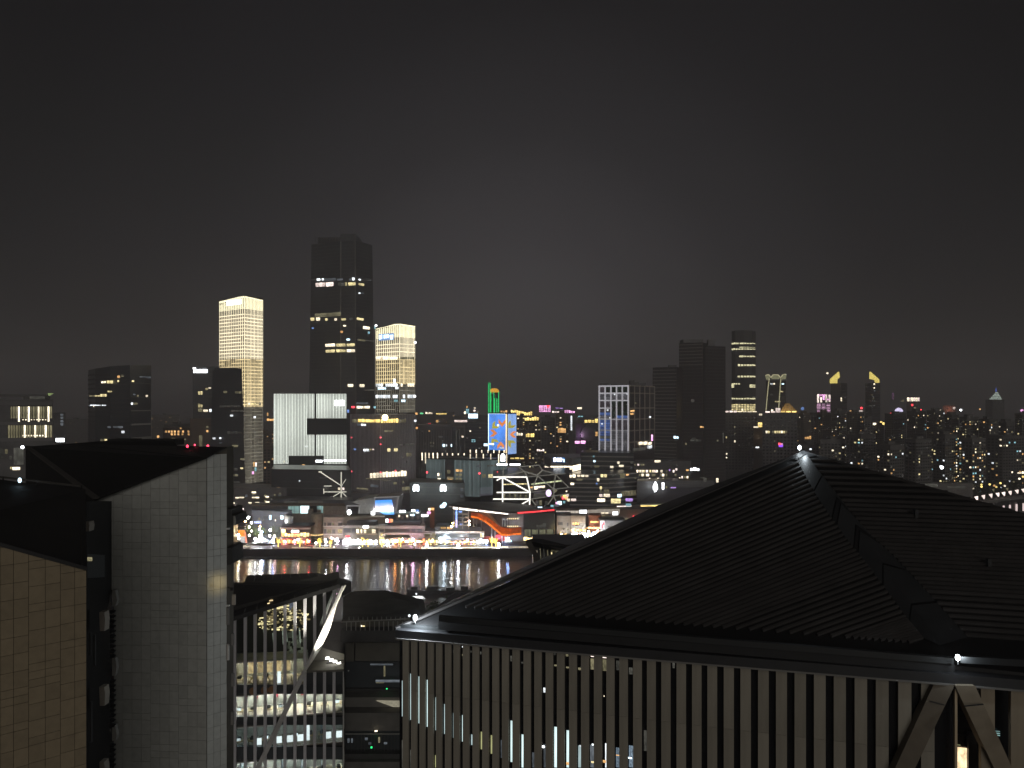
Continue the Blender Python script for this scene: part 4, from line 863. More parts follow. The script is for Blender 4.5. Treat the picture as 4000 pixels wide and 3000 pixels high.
# dark building with two bright shields
b = Bld('dark_hall', 'dark flat-roofed hall bearing two bright white arch signs', 'building', [(1600, 560), (1815, 555)], 1885, back=30, m=mat('hall_wall', (.09, .10, .098), .7))
b.bands(5, .4, BAND2); b.lit(.03, ['D', 'E', 'S'], floor=5, col=4)
for i, u in enumerate((1625, 1731)):
    s_ = thing('arch_sign', ('left' if i == 0 else 'right') + ' of two bright white arch signs above the dark hall', 'sign', P(u, 1918, 548))
    for (dx, dz, w, h) in ((-7, -2, 8, 20), (7, -2, 8, 20), (0, 4.5, 10, 11), (0, 8, 16, 8)):
        piece('light_panel', glow('arch_light', (.90, .98, 1.0), 12, .05, .05, 1, True), s_, P(u + dx, 1906 - dz, 548), (w / F * 548, .5, h / F * 548))
    piece('post', POLE, s_, P(u, 1926, 548), (.4, .4, 3))

# the lattice-framed building
t = thing('lattice_building', 'faceted glass building wrapped in bright white diagonal frames', 'building', (X(2080, 540), 540, 5))
DK = mat('hall_glass', (.012, .013, .012), .3)
fa, fb = Face((X(1925, 532), 532), (X(2071, 528), 528)), Face((X(2071, 528), 528), (X(2225, 560), 560))
M().prism([(*fa.A,), (*fa.B,), (*fb.B,), (X(2225, 600), 600), (X(1925, 600), 600)], 5, [Z(1864, 530)] * 2 + [Z(1850, 560)] + [Z(1826, 600)] * 2).build('wall', DK, t)
def fbar(fc, a, c, w, m, o=.8):
    p, q = fc.pt(*fc.st(*a), o), fc.pt(*fc.st(*c), o)
    M().bar(p, q, w, w, up=(fc.n.x, fc.n.y, 0)).build('frame_bar', m, t)
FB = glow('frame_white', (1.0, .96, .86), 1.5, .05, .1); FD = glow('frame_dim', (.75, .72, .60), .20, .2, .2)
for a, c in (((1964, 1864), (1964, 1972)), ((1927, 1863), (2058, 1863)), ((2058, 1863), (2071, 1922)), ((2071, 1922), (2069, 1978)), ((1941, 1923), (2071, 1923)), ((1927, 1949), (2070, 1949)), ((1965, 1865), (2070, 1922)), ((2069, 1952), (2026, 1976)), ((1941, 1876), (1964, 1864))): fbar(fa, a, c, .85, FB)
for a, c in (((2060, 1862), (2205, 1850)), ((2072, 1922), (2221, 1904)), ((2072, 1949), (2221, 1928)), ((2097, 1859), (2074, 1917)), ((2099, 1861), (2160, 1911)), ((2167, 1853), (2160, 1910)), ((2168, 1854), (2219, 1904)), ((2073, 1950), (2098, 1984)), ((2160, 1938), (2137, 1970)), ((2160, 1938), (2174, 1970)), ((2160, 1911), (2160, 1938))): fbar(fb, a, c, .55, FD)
RP = {(1941, 1826): 585, (2105, 1819): 590, (2119, 1839): 575, (2048, 1844): 555, (1968, 1826): 585, (2025, 1826): 585, (1964, 1863): 531, (2058, 1863): 530, (2097, 1859): 536, (2167, 1852): 549, (2205, 1850): 556}
for a, c in (((1941, 1826), (2025, 1826)), ((2025, 1826), (2105, 1819)), ((2105, 1819), (2119, 1839)), ((2119, 1839), (2097, 1859)), ((2119, 1839), (2167, 1852)), ((1968, 1826), (1964, 1863)), ((2025, 1826), (2048, 1844)), ((2048, 1844), (1964, 1863)), ((2048, 1844), (2058, 1863)), ((2048, 1844), (2097, 1859))):
    M().bar(P(*a, RP[a]) + Vector((0, 0, .5)), P(*c, RP[c]) + Vector((0, 0, .5)), .6).build('frame_bar', FD, t)
for i in range(8): fa.up(t, 'strip_light', G['Y'], (1967 + i * 11.6, 1890 - i * .3, 1977 + i * 11.6, 1894.5 - i * .3), .2, .2)
for i in range(10): fb.up(t, 'strip_light', glow('lime_strip', (.88, .95, .55), .8), (2075 + i * 12, 1889 - i * 1.35, 2085 + i * 12, 1893 - i * 1.35), .2, .2)
for r in ((2087, 1900, 2100, 1911, 'L'), (2102, 1899, 2114, 1905, 'K'), (2115, 1898, 2128, 1904, 'L'), (2117, 1906, 2126, 1909, 'D'), (2066 + 6, 1902, 2080, 1906, 'O'), (2165, 1912, 2174, 1922, 'D'), (2210, 1917, 2215, 1921, 'L'), (2085, 1928, 2128, 1940, 'E'), (2092, 1956, 2104, 1975, 'E'), (2107, 1955, 2116, 1973, 'D'), (2128, 1958, 2138, 1972, 'E')): fb.up(t, 'window', G[r[4]], r[:4], .2, .2)
for i in range(14): fa.up(t, 'window', G['E' if i % 3 else 'D'], (1968 + i * 7, 1929 + (i * 5) % 7, 1973 + i * 7, 1944), .2, .2)
for u, v, k in ((2193, 1936, 'D'), (2204, 1938, 'A'), (2215, 1935, 'K'), (2200, 1944, 'R'), (2212, 1945, 'O')): fb.up(t, 'shop_display', G[k], (u - 5, v - 4, u + 5, v + 5), .3, .3)
s_ = thing('neon_figure', 'lilac oval neon figure sign on the lattice-framed building', 'sign', P(2143, 1940, 535))
pk = glow('lilac_light', (.86, .66, 1.0), 1.6, 0, .35, 4)
M().ball(P(2143, 1926, 535), 2.1, 10, 6, 1.25).build('light_panel', pk, s_); piece('plinth', DMET, s_, P(2143, 1942, 535), (2, 1, .6))
for i, (u, v, w, h, k) in enumerate(((2012, 2, 0, 0, 0),)): pass
# street lights and shops between lattice building and the banded office
for lb, u0, v0, u1, v1, d, k in (('white shop panel right of the lattice building', 2178, 1958, 2194, 1972, 520, 'I'), ('cyan shop lamp beside the white shop panel', 2199, 1957, 2208, 1966, 520, 'C'), ('pink shop lamp left of the white shop panel', 2171, 1962, 2180, 1969, 520, 'P'), ('cream roof lights right of the lattice building', 2215, 1948, 2226, 1958, 530, 'L'), ('long cream canopy light right of the lattice building', 2231, 1948, 2250, 1957, 530, 'K'),
     ('pale cyan low roof sign right of the lattice building', 2165, 1970, 2185, 1979, 510, 'S'), ('second pale cyan low roof sign right of the lattice building', 2151, 1973, 2162, 1980, 510, 'C'), ('thin pale cyan strip at the lattice building base', 2101, 1980, 2118, 1983, 508, 'I'),
     ('wedge of cream light under the banded office', 2333, 1948, 2363, 1960, 540, 'L'), ('tall cream shop windows under the banded office', 2387, 1948, 2424, 1966, 540, 'Y'), ('violet billboard below the banded office', 2444, 1947, 2471, 1958, 530, 'V'), ('violet roof glow at the edge of the black roof', 2630, 1962, 2655, 1972, 520, 'P'), ('pale violet framed sign by the black roof', 2652, 1949, 2677, 1965, 522, 'V')):
    sign(lb, u0, v0, u1, v1, d, k)

# sunk office with the ring of light and its blue sign
ch = [(2128, 640), (2150, 622), (2235, 620), (2268, 640)]
b = Bld('ring_office', 'dark office with a glowing belt of windows under a blue-white sign', 'office', ch, 1786, back=35, m=DG2)
for i, fc in enumerate(b.faces):
    n = max(1, int((ch[i + 1][0] - ch[i][0]) / 17))
    for k in range(n):
        a = ch[i][0] + (ch[i + 1][0] - ch[i][0]) * k / n; c = ch[i][0] + (ch[i + 1][0] - ch[i][0]) * (k + 1) / n
        fc.up(b.root, 'window', G['L'], (a + 1, 1820, c - 1, 1834), .3, .3)
b.bands(4.2, .5, BAND2)
f = b.faces[1]
for r in ((2163, 1788, 2171, 1803), (2171, 1790, 2176, 1800), (2177, 1789, 2186, 1803), (2187, 1789, 2195, 1803)): f.up(b.root, 'letter', G['M'], r, .7, .5)
f.up(b.root, 'letter', G['I'], (2197, 1793, 2205, 1797), .7, .4); f.up(b.root, 'letter', G['I'], (2201, 1797, 2205, 1805), .7, .4)
b.win((2160, 1786, 2207, 1806, glow('sign_blue', (.10, .30, .8), .35)), split=0, name='sign_back', o=.35)
bo = Bld('banded_office', 'long grey office with stepped pale floor ledges and many lit rooms', 'office', [(2200, 602), (2376, 598), (2487, 612)], 1852, back=34, m=DG)
bo.bands(3.55, 1.0, BAND, fs=[0, 1])
bo.win((2205, 1853, 2250, 1865, 'L'), (2253, 1854, 2300, 1863, 'L'), (2253, 1870, 2275, 1877, 'D'), (2210, 1885, 2244, 1894, 'L'), (2345, 1852, 2372, 1864, 'Y'), (2332, 1868, 2341, 1880, 'L'), (2343, 1900, 2351, 1911, 'Y'), (2360, 1912, 2380, 1926, 'D'), (2341, 1930, 2353, 1941, 'K'), (2358, 1929, 2382, 1941, 'L'), (2328, 1886, 2334, 1892, 'B'), (2345, 1914, 2350, 1924, 'D'),
       (2388, 1852, 2420, 1858, 'E'), (2422, 1850, 2440, 1866, 'D'), (2445, 1852, 2455, 1857, 'O'), (2381, 1880, 2410, 1886, 'E'), (2425, 1918, 2485, 1926, 'D'), (2425, 1926, 2485, 1934, 'D'), (2412, 1931, 2426, 1941, 'I'), o=.4)
bu = Bld('upper_office', 'terraced dark office above the banded one with scattered cream rooms', 'office', [(2270, 660), (2475, 650)], 1768, back=30, m=DG)
bu.bands(4.2, 1.0, BAND)
bu.lit(.07, ['D', 'E', 'L', 'S'], floor=4.2, col=3.5); bo.lit(.05, ['D', 'E', 'L', 'S'], floor=3.55, col=3); bu.win((2384, 1820, 2396, 1828, 'L'), (2412, 1803, 2420, 1812, 'L'), (2418, 1816, 2436, 1824, 'L'), (2322, 1818, 2340, 1826, 'D'), (2475 - 12, 1803, 2474, 1811, 'E'), (2318, 1798, 2326, 1805, 'I'), (2316, 1780, 2322, 1786, 'C'), o=.4)
br = Bld('row_office', 'low dark office with three dotted rows of small lit windows', 'office', [(2478, 640), (2700, 650)], 1802, back=25, m=DW)
for v, us, h in ((1840, (2487, 2498, 2506, 2514, 2523, 2537, 2547, 2556, 2563, 2580, 2601, 2628), 9), (1855, (2496, 2506, 2514, 2524, 2530, 2546, 2554, 2578, 2586, 2600, 2636), 9), (1871, (2560, 2568, 2588, 2602, 2610), 8), (1864, (2662, 2672, 2682), 8), (1880, (2674, 2686), 9), (1816, (2478, 2490, 2502, 2512), 7)):
    for u in us: br.win((u, v - 4, u + random.choice([5, 6, 8]), v - 4 + h, random.choice(['L', 'Y', 'D', 'L', 'D', 'K'])), split=0)
br.lit(.06, ['D', 'E', 'L', 'K', 'S'], floor=4, col=3); br.win((2613, 1833, 2618, 1840, 'V'), (2680, 1834, 2690, 1839, 'O'), (2557, 1798, 2580, 1806, 'L'), (2573, 1800, 2580, 1806, 'L'), (2700 - 12, 1846, 2699, 1852, 'S'), split=0)
bl_ = Bld('dark_annex', 'black annex block beneath the dotted window rows carrying a white figure sign', 'building', [(2488, 600), (2790, 606)], 1878, back=20, m=DG2)
bl_.bands(4, .5, BAND2); bl_.lit(.07, ['D', 'E', 'L', 'S'], floor=4, col=3, mx=60)
M().slab([P(2490, 1964, 560), P(2575, 1912, 590), P(2800, 1900, 596), P(2800, 1980, 560)], (0, .6, -.4)).build('sloping_roof', mat('slate_roof', (.10, .095, .11), .7), bl_.root)
bl_.win((2798 - 50, 1866, 2760, 1882, 'E'), (2735, 1864, 2752, 1868, 'E'), (2803 - 5, 1868, 2806, 1884, 'L'), (2620, 1903, 2640, 1910, 'V'), (2600, 1899, 2606, 1907, 'D'), split=3)
s_ = thing('figure_sign', 'white diamond-shaped figure sign on the black annex', 'sign', P(2560, 1922, 592))
for dv, w in ((-16, 5), (-9, 13), (-1, 18), (7, 18), (14, 9), (19, 5)): piece('light_panel', G['M'], s_, P(2560, 1902 + dv, 592), (w / F * 592, .5, 8.2 / F * 592))
sign('slim upright white sign right of the diamond-shaped figure', 2586, 1885, 2594, 1915, 592, 'M')

# starburst lights on the dark roofs
b = Bld('dark_hall', 'black stepped hall crossed by a starburst of light bars', 'building', [(1060, 560), (1372, 550)], 1834, back=40, m=DG)
b.win((1110, 1880, 1340, 1884, BAND2), (1080, 1905, 1360, 1909, BAND2), split=0, name='ledge', o=1.0)
b.lit(.03, ['D', 'E', 'S', 'O'], floor=5, col=4, mx=50)
s_ = thing('starburst_light', 'starburst of thin cream light bars on the black stepped hall', 'light sculpture', P(1334, 1943, 545))
f = Face((X(1060, 548), 548), (X(1372, 546), 546))
SB = glow('star_bar', (1.0, .97, .80), .75, .2, .5, 6)
for a, c, w in (((1334, 1843), (1334, 1944), .7), ((1252, 1843), (1322, 1889), .55), ((1322, 1889), (1333, 1896), .5), ((1266, 1921), (1354, 1921), .55), ((1266, 1908), (1266, 1929), .6), ((1332, 1922), (1303, 1939), .5), ((1336, 1922), (1355, 1940), .5), ((1266, 1898), (1297, 1898), .5), ((1338, 1893), (1352, 1872), .35), ((1246, 1843), (1258, 1843), .9)):
    M().bar(f.pt(*f.st(*a), .8), f.pt(*f.st(*c), .8), w).build('light_bar', SB, s_)
b.win((1321, 1905, 1329, 1914, 'L'), (1338, 1905, 1345, 1914, 'K'), (1272, 1901, 1276, 1918, 'E'), (1280, 1901, 1283, 1918, 'E'), (1250, 1865, 1272, 1869, 'E'), (1168, 1876, 1173, 1881, 'W'), split=0, o=.3)

# low left blocks with warm lamp-lit rooms
b = Bld('lamp_block', 'low black block with scattered cream lamp-lit windows at the left bank', 'building', [(880, 560), (1120, 556)], 1905, back=30, m=DW)
for (u0, v0, u1, v1) in ((984, 1920, 1000, 1932), (892, 1941, 904, 1949), (920, 1942, 934, 1950), (936, 1941, 954, 1949), (984, 1941, 997, 1948), (999, 1941, 1012, 1950), (1038, 1938, 1050, 1947), (907, 1963, 917, 1971), (971, 1962, 983, 1970), (998, 1961, 1013, 1969), (1038, 1958, 1052, 1968)):
    b.win((u0, v0, u1, v0 + (v1 - v0) * .55, 'L'), split=0, o=.25); b.win((u0 + 1.5, v0 + (v1 - v0) * .55, u1 - 1.5, v1, 'D'), split=0, o=.25, name='curtain')
b.win((1055, 1946, 1063, 1955, 'E'), (1014, 1962, 1036, 1969, 'S'), (1070, 1930, 1076, 1936, 'D'), (1090, 1926, 1098, 1931, 'D'), (880, 1950, 1120, 1953, BAND2), (880, 1975, 1120, 1978, BAND2), split=0)
b.lit(.05, ['D', 'E', 'O', 'S'], floor=4, col=3.5, mx=60)
b = Bld('terrace_block', 'long grey terrace roof below the black stepped hall', 'building', [(1060, 535), (1380, 530)], 1952, back=20, m=DG2)
b.win((1110, 1922 + 36, 1160, 1966, 'E'), (1165, 1955, 1262, 1972, mat('slope_panel', (.3, .29, .26), .7)), split=0, o=.5, name='roof_panel')
for i, (lb, u, v, k) in enumerate((('orange lamp cluster, far left above the cream wall', 899, 1983, 'O'), ('pink lamp in the cluster above the cream wall', 921, 1976, 'K'), ('white lamp in the cluster above the cream wall', 935, 1984, 'W'), ('pinkish lamp right of the cluster above the cream wall', 949, 1988, 'K'), ('small orange lamp within the cluster above the cream wall', 927, 1981, 'O'))):
    l = thing('street_lamp', lb, 'lamp', P(u, v + 20, 520)); piece('bulb', G[k], l, P(u, v, 520), (1.2, 1.2, 1.2), kind='ball'); piece('pole', POLE, l, P(u, v + 12, 520), (.15, .15, 4))

# curved screen hall
t = thing('screen_hall', 'pale sloping hall holding a big bright LED screen', 'building', (X(1470, 515), 515, 5))
SH = mat('shell_metal', (.42, .42, .40), .6)
M().slab([P(1376, 1962, 512), P(1400, 1953, 512), P(1463, 1944, 512), P(1463, 2006, 512), P(1400, 2006, 512), P(1405, 1972, 512)], (0, 22, 0)).build('shell', SH, t)
M().slab([P(1463, 1944, 512), P(1558, 1940, 512), P(1548, 2010, 512), P(1463, 2010, 512)], (0, 22, 0)).build('wall', DW, t)
FRM = glow('pale_frame_glow', (.62, .60, .58), .28, .1, .2)  # light falling on these frames put in as a faint glow of their own
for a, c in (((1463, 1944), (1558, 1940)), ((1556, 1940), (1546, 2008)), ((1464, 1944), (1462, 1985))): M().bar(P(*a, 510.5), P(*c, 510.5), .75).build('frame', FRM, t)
scr = bpy.data.materials.new('screen_picture'); scr.use_nodes = True; n = scr.node_tree; n.nodes.clear()
o_ = n.nodes.new('ShaderNodeOutputMaterial'); e_ = n.nodes.new('ShaderNodeEmission'); tcx = n.nodes.new('ShaderNodeTexCoord'); sp = n.nodes.new('ShaderNodeSeparateXYZ'); nz = n.nodes.new('ShaderNodeTexNoise'); nz.inputs['Scale'].default_value = 2.2
ma = n.nodes.new('ShaderNodeMath'); ma.operation = 'MULTIPLY_ADD'; ma.inputs[1].default_value = .35; rp = n.nodes.new('ShaderNodeValToRGB')
n.links.new(tcx.outputs['Generated'], sp.inputs[0]); n.links.new(tcx.outputs['Generated'], nz.inputs['Vector']); n.links.new(nz.outputs['Fac'], ma.inputs[0]); n.links.new(sp.outputs['Z'], ma.inputs[2])
rampset(rp.color_ramp, [(.18, (.03, .25, .75)), (.35, (.25, .55, .95)), (.50, (1.0, .92, .95)), (.66, (.95, .80, .90)), (.82, (.28, .42, .92)), (1.0, (.06, .26, .72))])
n.links.new(ma.outputs[0], rp.inputs[0]); n.links.new(rp.outputs[0], e_.inputs['Color']); e_.inputs['Strength'].default_value = 1.6; n.links.new(e_.outputs[0], o_.inputs[0])
M().slab([P(1465, 1955, 511), P(1530, 1952, 511), P(1536, 1980, 511), P(1540, 2010, 511), P(1500, 2010, 511), P(1458, 1984, 511)], (0, .4, 0)).build('led_screen', scr, t)
M().slab([P(1461, 1987, 510), P(1534, 1981, 510), P(1536, 1995, 510), P(1500, 1999, 510), P(1461, 1997, 510)], (0, .4, 0)).build('led_bar', glow('screen_bar', (1, 1, 1), 6, 0, .1, 1, True), t)
sign('bright white lamp box at the foot of the big LED screen', 1450, 1997, 1464, 2011, 508, glow('lamp_box', (.95, .98, 1), 7, 0, .05, 1, True))
t = thing('pale_portal', 'empty pale rectangular frame left of the big LED screen', 'portal', P(1380, 2008, 505))
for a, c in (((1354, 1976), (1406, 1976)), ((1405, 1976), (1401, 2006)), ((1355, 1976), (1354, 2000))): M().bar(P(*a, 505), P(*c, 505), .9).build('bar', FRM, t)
l = thing('floodlight', 'dazzling white floodlight below the empty pale frame', 'lamp', P(1362, 2012, 500))
piece('lamp_head', glow('flood', (.92, .97, 1), 16, 0, .05, 1, True), l, P(1364, 2001, 500), (2.8, 1.2, 3.4), kind='ball'); piece('pole', POLE, l, P(1362, 2013, 500), (.3, .3, 2))
# tan and teal wall behind the pavilions
b = Bld('teal_hall', 'low hall with teal-lit vertical louvres and a brilliant window', 'building', [(985, 520), (1350, 515)], 1975, back=14, m=mat('hall_tan', (.30, .24, .19), .75))
b.win((985, 1976, 1125, 2010, DW), (1208, 1976, 1238, 2010, BLK), split=0, name='dark_bay', o=.3)
for i in range(12): b.win((1127 + i * 4, 1977, 1129.4 + i * 4, 2005, 'T'), split=0, name='louvre', o=.4)
for i in range(9): b.win((1174.5 + i * 3.8, 1976, 1177.6 + i * 3.8, 2005, glow('ice_window', (.70, .95, 1.0), 1.9, .1, .15)), split=0, name='window', o=.4)
for i in range(6): b.win((1239 + i * 4, 1976, 1241.5 + i * 4, (1990 if i < 4 else 2008), 'T'), split=0, name='louvre', o=.4)

# ------------------------------------------------------------------ promenade row, left to right
def pav(label, u0, u1, v0, d=497, back=12, m=None, cat='pavilion', name='pavilion'):
    b = Bld(name, label, cat, [(u0, d), (u1, d)], v0, z0=5, back=back, m=m or mat('pavilion_wall', (.15, .133, .118), .75)); return b
def shops(b, u0, u1, v0, v1, keys, n, name='shop_window', o=.3):
    for i in range(n):
        a = u0 + (u1 - u0) * i / n; c = u0 + (u1 - u0) * (i + .82) / n
        j = random.uniform(0, .35) * (v1 - v0)
        b.faces[0].up(b.root, name, G[keys[i % len(keys)]] if isinstance(keys[i % len(keys)], str) else keys[i % len(keys)], (a, v0 + j, c, v1 - random.uniform(0, .25) * (v1 - v0)), o, .3)
SHOPW = glow('shop_white', (.95, .98, 1.0), 12, .4, .6, 2.5, True); SHOPO = glow('shop_amber', (1.0, .58, .20), 3.0, .5, .6, 2.5, True); SHOPR = glow('shop_red', (1.0, .20, .08), 3.0, .5, .6, 2.5, True); SHOPY = glow('shop_gold', (1.0, .78, .34), 3.2, .5, .6, 2.5, True); SHOPP = glow('shop_pink', (1, .5, .7), 4, .5, .6, 2.5, True)
b = pav('tall floodlit cream wall at the left end of the promenade', 880, 929, 1993, 500, 10, mat('cream_wall', (.55, .45, .32), .8), 'building', 'cream_wall')
b.faces[0].wash(b.root, (1.0, .82, .55), .30, (881, 1995, 928, 2092))
for i in range(6): b.faces[0].up(b.root, 'arcade_light', G['L'], (901 + i * 5, 2088 + (i % 2) * 2, 903.5 + i * 5, 2096), .3, .2)
b = pav('orange glowing kiosk on a dark base beside the cream wall', 931, 958, 2068, 494, 5, DW, 'kiosk', 'kiosk')
b.faces[0].up(b.root, 'lantern', glow('kiosk_orange', (1.0, .33, .05), 1.2, 0, .4, 3, True), (932, 2071, 957, 2095), .3, .4)
o = M().slab([P(954, 2078, 492), P(959, 2078, 492), P(965, 2120, 492), P(960, 2120, 492)], (0, .4, 0)).build('neon_sign', glow('coral_neon', (1, .30, .20), 1.5, 0, .2, 3, True)); tag(o, 'slanting coral neon sign right of the orange kiosk', 'sign')
b = Bld('glass_shop', 'dark blue-grey shop block with two bright white doorways behind the tents', 'shop', [(985, 512), (1142, 505)], 1996, back=10, m=mat('shop_slate', (.10, .11, .135), .6))
b.win((1052, 2013, 1060, 2029, 'I'), (1096, 2014, 1107, 2028, 'I'), (1030, 2014, 1112, 2030, DG), split=0); b.win((1010, 2022, 1016, 2032, 'D'), (1074, 2029, 1078, 2036, 'L'), (1028, 2028, 1031, 2036, 'D'), (985, 2043, 1110, 2050, BAND2), split=0)
for i in range(4): b.faces[0].up(b.root, 'sign_letter', glow('royal_blue', (.5, .58, 1.0), 1.8), (995 + i * 7, 2036, 1000 + i * 7, 2044), .6, .3)
M().slab([P(1111, 2011, 503), P(1141, 2020, 503), P(1139, 2050, 503), P(1112, 2050, 503)], (0, 3, 0)).build('white_gable', WHT, b.root)
piece('door_light', G['M'], b.root, P(1118, 2036, 502), (1.6, .6, 2.2), kind='ball')
TENT = mat('tent_canvas', (.45, .55, .50), .8)
for i, (lb, u, w, v, h) in enumerate((('pale green peaked tent at the left of the tent group', 1005, 34, 2128, 20), ('larger pale green tent in the middle of the tent group', 1032, 38, 2126, 26), ('low pale green tent at the right of the tent group', 1055, 30, 2128, 16))):
    t = thing('tent', lb, 'tent', P(u, v, 490)); r = w / 2 / F * 490; z0 = Z(v, 490); z1 = Z(v - h, 490)
    M().cyl((X(u, 490), 490, z0 + (z1 - z0) * .45), (X(u, 490), 490, z1), r, .15, 6).build('canopy', TENT, t)
    for k in range(4): M().bar((X(u, 490) + (r * .8 if k % 2 else -r * .8), 490 + (1 if k < 2 else -1), z0), (X(u, 490) + (r * .8 if k % 2 else -r * .8), 490 + (1 if k < 2 else -1), z0 + (z1 - z0) * .5), .12).build('leg', POLE, t)
# two storey restaurant
b = pav('two-storey restaurant with amber rooms upstairs and red bulbs below', 1097, 1213, 2066, 495, 12)
b.faces[0].up(b.root, 'roof', BLK, (1100, 2053, 1212, 2060), 1.2, 14); b.faces[0].up(b.root, 'fascia', BAND, (1095, 2060, 1213, 2067), 1.0, 1)
b.faces[0].up(b.root, 'dark_bay', BLK, (1098, 2068, 1212, 2098), .1, .1)
shops(b, 1100, 1210, 2080, 2097, [SHOPO, SHOPY, SHOPO, SHOPY, SHOPR], 9); b.faces[0].up(b.root, 'sign', glow('oval_sign', (1, 1, .97), 6, 0, .05, 1, True), (1139, 2071, 1168, 2080), .8, .4)
b.faces[0].up(b.root, 'floor_slab', BAND2, (1095, 2099, 1213, 2104), 1.2, 1.5); b.faces[0].up(b.root, 'lantern', SHOPY, (1101, 2067, 1115, 2080), .8, .6)
shops(b, 1099, 1212, 2105, 2128, [SHOPR, SHOPO, SHOPP, SHOPR, SHOPO], 16)
# silo
t = thing('silo', 'dark round silo tower with a warm ring of light at its foot', 'silo', (X(1238, 512), 512, 5))
M().cyl((X(1238, 512), 512, Z(2096, 500)), (X(1238, 512), 512, Z(2012, 505)), 4.4, 4.4, 20).build('wall', mat('silo_concrete', (.30, .265, .21), .8), t)
M().cyl((X(1238, 512), 512, 5), (X(1238, 512), 512, Z(2097, 500)), 3.6, 3.6, 14).build('base', DW, t)
for k in range(10):
    a = math.pi + math.pi * k / 9
    piece('ring_light', glow('ring_warm', (1.0, .68, .28), 1.5, .2, .2, 1, True), t, (X(1238, 512) + 4.9 * math.cos(a), 512 + 4.9 * math.sin(a), Z(2093, 505)), (1.3, .5, .5), rz=a + math.pi / 2)
M().box(X(1206, 515), X(1222, 515), 513, 520, 5, Z(1988, 515)).build('stair_tower', mat('silo_concrete', (.30, .265, .21), .8), t)
# tan building
b = pav('tan three-storey building with square windows right of the silo', 1263, 1341, 2021, 500, 12, STONE, 'building', 'tan_building')
for u0, v0, u1, v1, k in ((1266, 2041, 1274, 2054, DG), (1279, 2041, 1294, 2054, DG), (1297, 2041, 1304, 2053, 'D'), (1320, 2041, 1337, 2054, DG), (1265, 2067, 1275, 2084, DG), (1278, 2068, 1295, 2083, 'D'), (1298, 2068, 1310, 2084, DG), (1320, 2068, 1336, 2082, 'Y')): b.win((u0, v0, u1, v1, k), split=0, o=.12)
for v in (2055, 2086): b.faces[0].up(b.root, 'cornice', WHT, (1262, v, 1342, v + 2.5), .6, .8)
b.faces[0].wash(b.root, (.8, .62, .48), .06, (1263, 2021, 1341, 2040)); shops(b, 1268, 1338, 2100, 2130, [SHOPW, 'S', 'S', 'D', 'S', 'W'], 9)
b = pav('long buff wall block behind the white-lit shops', 1342, 1504, 2019, 506, 10, mat('buff_wall', (.26, .215, .155), .8), 'building', 'buff_block')
b.faces[0].wash(b.root, (.85, .68, .42), .10, (1342, 2020, 1503, 2040))
b = pav('pavilion with a lit balcony above brilliant white shopfronts', 1340, 1478, 2052, 496, 8)
b.faces[0].up(b.root, 'roof', BLK, (1356, 2037, 1468, 2052), .6, 8); b.faces[0].up(b.root, 'fascia', BAND, (1340, 2052, 1478, 2062), .5, .6)
b.win((1343, 2063, 1369, 2080, DG), (1375, 2063, 1390, 2080, DG), (1392, 2064, 1467, 2084, 'D'), split=0, o=.1)
for u, w in ((1397, 9), (1412, 6), (1426, 9), (1456, 5), (1463, 9)): b.faces[0].up(b.root, 'balcony_lamp', G['L'], (u - w / 2, 2068, u + w / 2, 2082), .5, .4)
b.faces[0].up(b.root, 'sign', glow('oval_sign', (1, 1, .97), 6, 0, .05, 1, True), (1419, 2053, 1440, 2062), .9, .4); b.faces[0].up(b.root, 'balcony', mat('rail_tan', (.35, .27, .2), .7), (1394, 2083, 1474, 2088), 1.3, 1.2)
shops(b, 1338, 1412, 2102, 2132, [SHOPW], 9); shops(b, 1412, 1474, 2108, 2130, [SHOPW, SHOPW, SHOPY, SHOPW], 8)
b.faces[0].up(b.root, 'sign', G['R'], (1351, 2092, 1358, 2098), .6, .3); b.faces[0].up(b.root, 'sign', G['R'], (1360, 2092, 1366, 2098), .6, .3)
b = pav('slim tan stair tower with a small yellow sign', 1480, 1503, 2052, 494, 6, STONE, 'tower', 'stair_tower')
b.win((1484, 2068, 1499, 2078, DG), (1487, 2085, 1495, 2093, 'A'), split=0); b.win((1483, 2106, 1500, 2130, SHOPY), split=0)
b = pav('long pavilion with pale parapets and amber shops right of the stair tower', 1504, 1660, 2053, 497, 12)
b.faces[0].up(b.root, 'roof', BLK, (1515, 2040, 1640, 2052), .3, 12); b.faces[0].up(b.root, 'fascia', mat('fascia_grey', (.22, .195, .185), .7), (1503, 2053, 1661, 2065), .5, .6); b.faces[0].up(b.root, 'fascia', mat('fascia_grey', (.22, .195, .185), .7), (1502, 2080, 1661, 2087), .9, 1.0)
b.win((1506, 2066, 1600, 2079, DG), (1608, 2066, 1623, 2079, DG), (1632, 2066, 1650, 2079, DG), (1506, 2090, 1600, 2100, 'E'), split=0, o=.12)
shops(b, 1508, 1540, 2106, 2130, [SHOPW, SHOPR, SHOPO], 4); shops(b, 1540, 1660, 2104, 2130, [SHOPO, SHOPP, SHOPO, SHOPY, SHOPR], 15)
for u, k in ((1524, 'R'), (1530, 'O'), (1512, 'M')): b.faces[0].up(b.root, 'sign', G[k], (u - 5, 2027, u + 5, 2040), .6, .4)
b = Bld('colonnade', 'row of stone columns with a glowing roof behind the long pavilion', 'colonnade', [(1545, 510), (1660, 510)], 2008, back=8, m=DW)
for i in range(6): b.faces[0].up(b.root, 'column', STONE, (1548 + i * 20, 2016, 1556 + i * 20, 2042), .5, .8)
